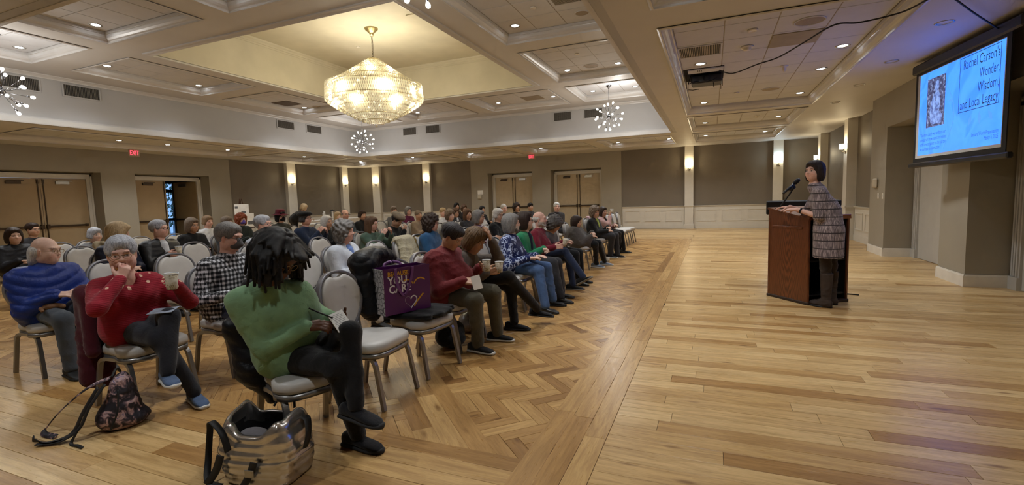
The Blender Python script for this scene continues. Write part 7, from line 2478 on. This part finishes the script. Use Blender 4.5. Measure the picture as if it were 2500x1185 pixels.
MB().bbox(-.38, .38, -1.9, 1.75, .72, .75, .006).build('table_top', M_TRIM, TA)
tc = MB(); tc.smooth = True
def cl_ring(z, e, w): return [(math.copysign(min(1, abs(math.cos(a)) ** .25), math.cos(a)) * (.39 + e) + w * math.sin(26 * a), -.075 + math.copysign(min(1, abs(math.sin(a)) ** .25), math.sin(a)) * (1.84 + e) + w * math.cos(23 * a), z) for a in np.linspace(0, 6.2832, 121)[:-1]]
tc.loft([cl_ring(.02, .05, .02), cl_ring(.4, .03, .012), cl_ring(.73, .0, .0), cl_ring(.757, -.004, 0), cl_ring(.760, -.03, 0)])
tc.build('tablecloth', plain('table_linen', rgb(206, 200, 190), .8), TA)
def urn(x, y, lab):
    e = empty('coffee_urn', (x, y, .76), label=lab, cat='urn', group='coffee urns')
    m = MB(); m.smooth = True
    m.lathe([(.09, 0), (.11, .01), (.11, .03), (.105, .05), (.105, .34), (.09, .36)], 24)
    m.build('body', M_STEEL, e)
    m = MB(); m.smooth = True
    m.lathe([(.10, .355), (.10, .375), (.06, .40), (.02, .405), (.02, .43), (0, .435)], 24)
    m.build('lid', M_DARK, e)
    for sy in (-1, 1):
        m = MB(); m.smooth = True
        m.tube([(0, .10 * sy, .27), (0, .15 * sy, .29), (0, .15 * sy, .35), (0, .10 * sy, .35)], .010, 8)
        m.build('handle', M_DARK, e)
    m = MB(); m.smooth = True
    m.tube([(.10, 0, .06), (.16, 0, .06), (.165, 0, .03)], .011, 8); m.box(.135, .15, -.006, .006, .06, .10)
    m.build('tap', M_DARK, e)
urn(-15.75, 16.85, 'steel coffee urn with black lid, left of the two'); urn(-15.70, 17.6, 'steel coffee urn with black lid, right of the two')
for i, (x, y, hh) in enumerate(((-15.6, 16.15, .26), (-15.75, 16.36, .36))):
    e = empty('cup_stack', (x, y, .76), label=['short stack of white paper cups left of the urns', 'tall stack of white paper cups left of the urns'][i], cat='cup stack')
    st_ = MB(); st_.smooth = True
    prof = [(.0, 0)]
    k = 0.0
    while k < hh: prof += [(.034, k), (.042, k + .012), (.042, k + .018)]; k += .02
    prof.append((0, k))
    st_.lathe(prof, 18)
    st_.build('cups', M_PAPER, e)
m = MB(); m.smooth = True
m.lathe([(.10, 0), (.13, .01), (.15, .12), (.155, .13), (.145, .125), (.12, .02), (0, .015)], 24)
m.build('serving_bowl', M_PAPER, loc=(-15.7, 17.2, .76), label='white serving bowl between the coffee urns', cat='bowl')
for (x, y, s, lab) in ((-13.05, 13.35, 1.5, 'white clothed table beside the bending woman'),):
    t2 = empty('side_table', (x, y, 0), math.radians(15), label=lab, cat='table')
    m = MB(); m.smooth = True
    def r2_(z, e, w): return [(math.copysign(abs(math.cos(a)) ** .3, math.cos(a)) * (.38 + e) + w * math.sin(18 * a), math.copysign(abs(math.sin(a)) ** .3, math.sin(a)) * (.9 + e) + w * math.cos(17 * a), z) for a in np.linspace(0, 6.2832, 97)[:-1]]
    m.loft([r2_(.02, .05, .02), r2_(.4, .03, .012), r2_(.73, 0, 0), r2_(.757, -.004, 0), r2_(.76, -.04, 0)])
    m.build('tablecloth', MATS['table_linen'], t2)
    MB().bbox(-.36, .36, -.86, .86, .70, .73, .004).build('table_top', M_TRIM, t2)
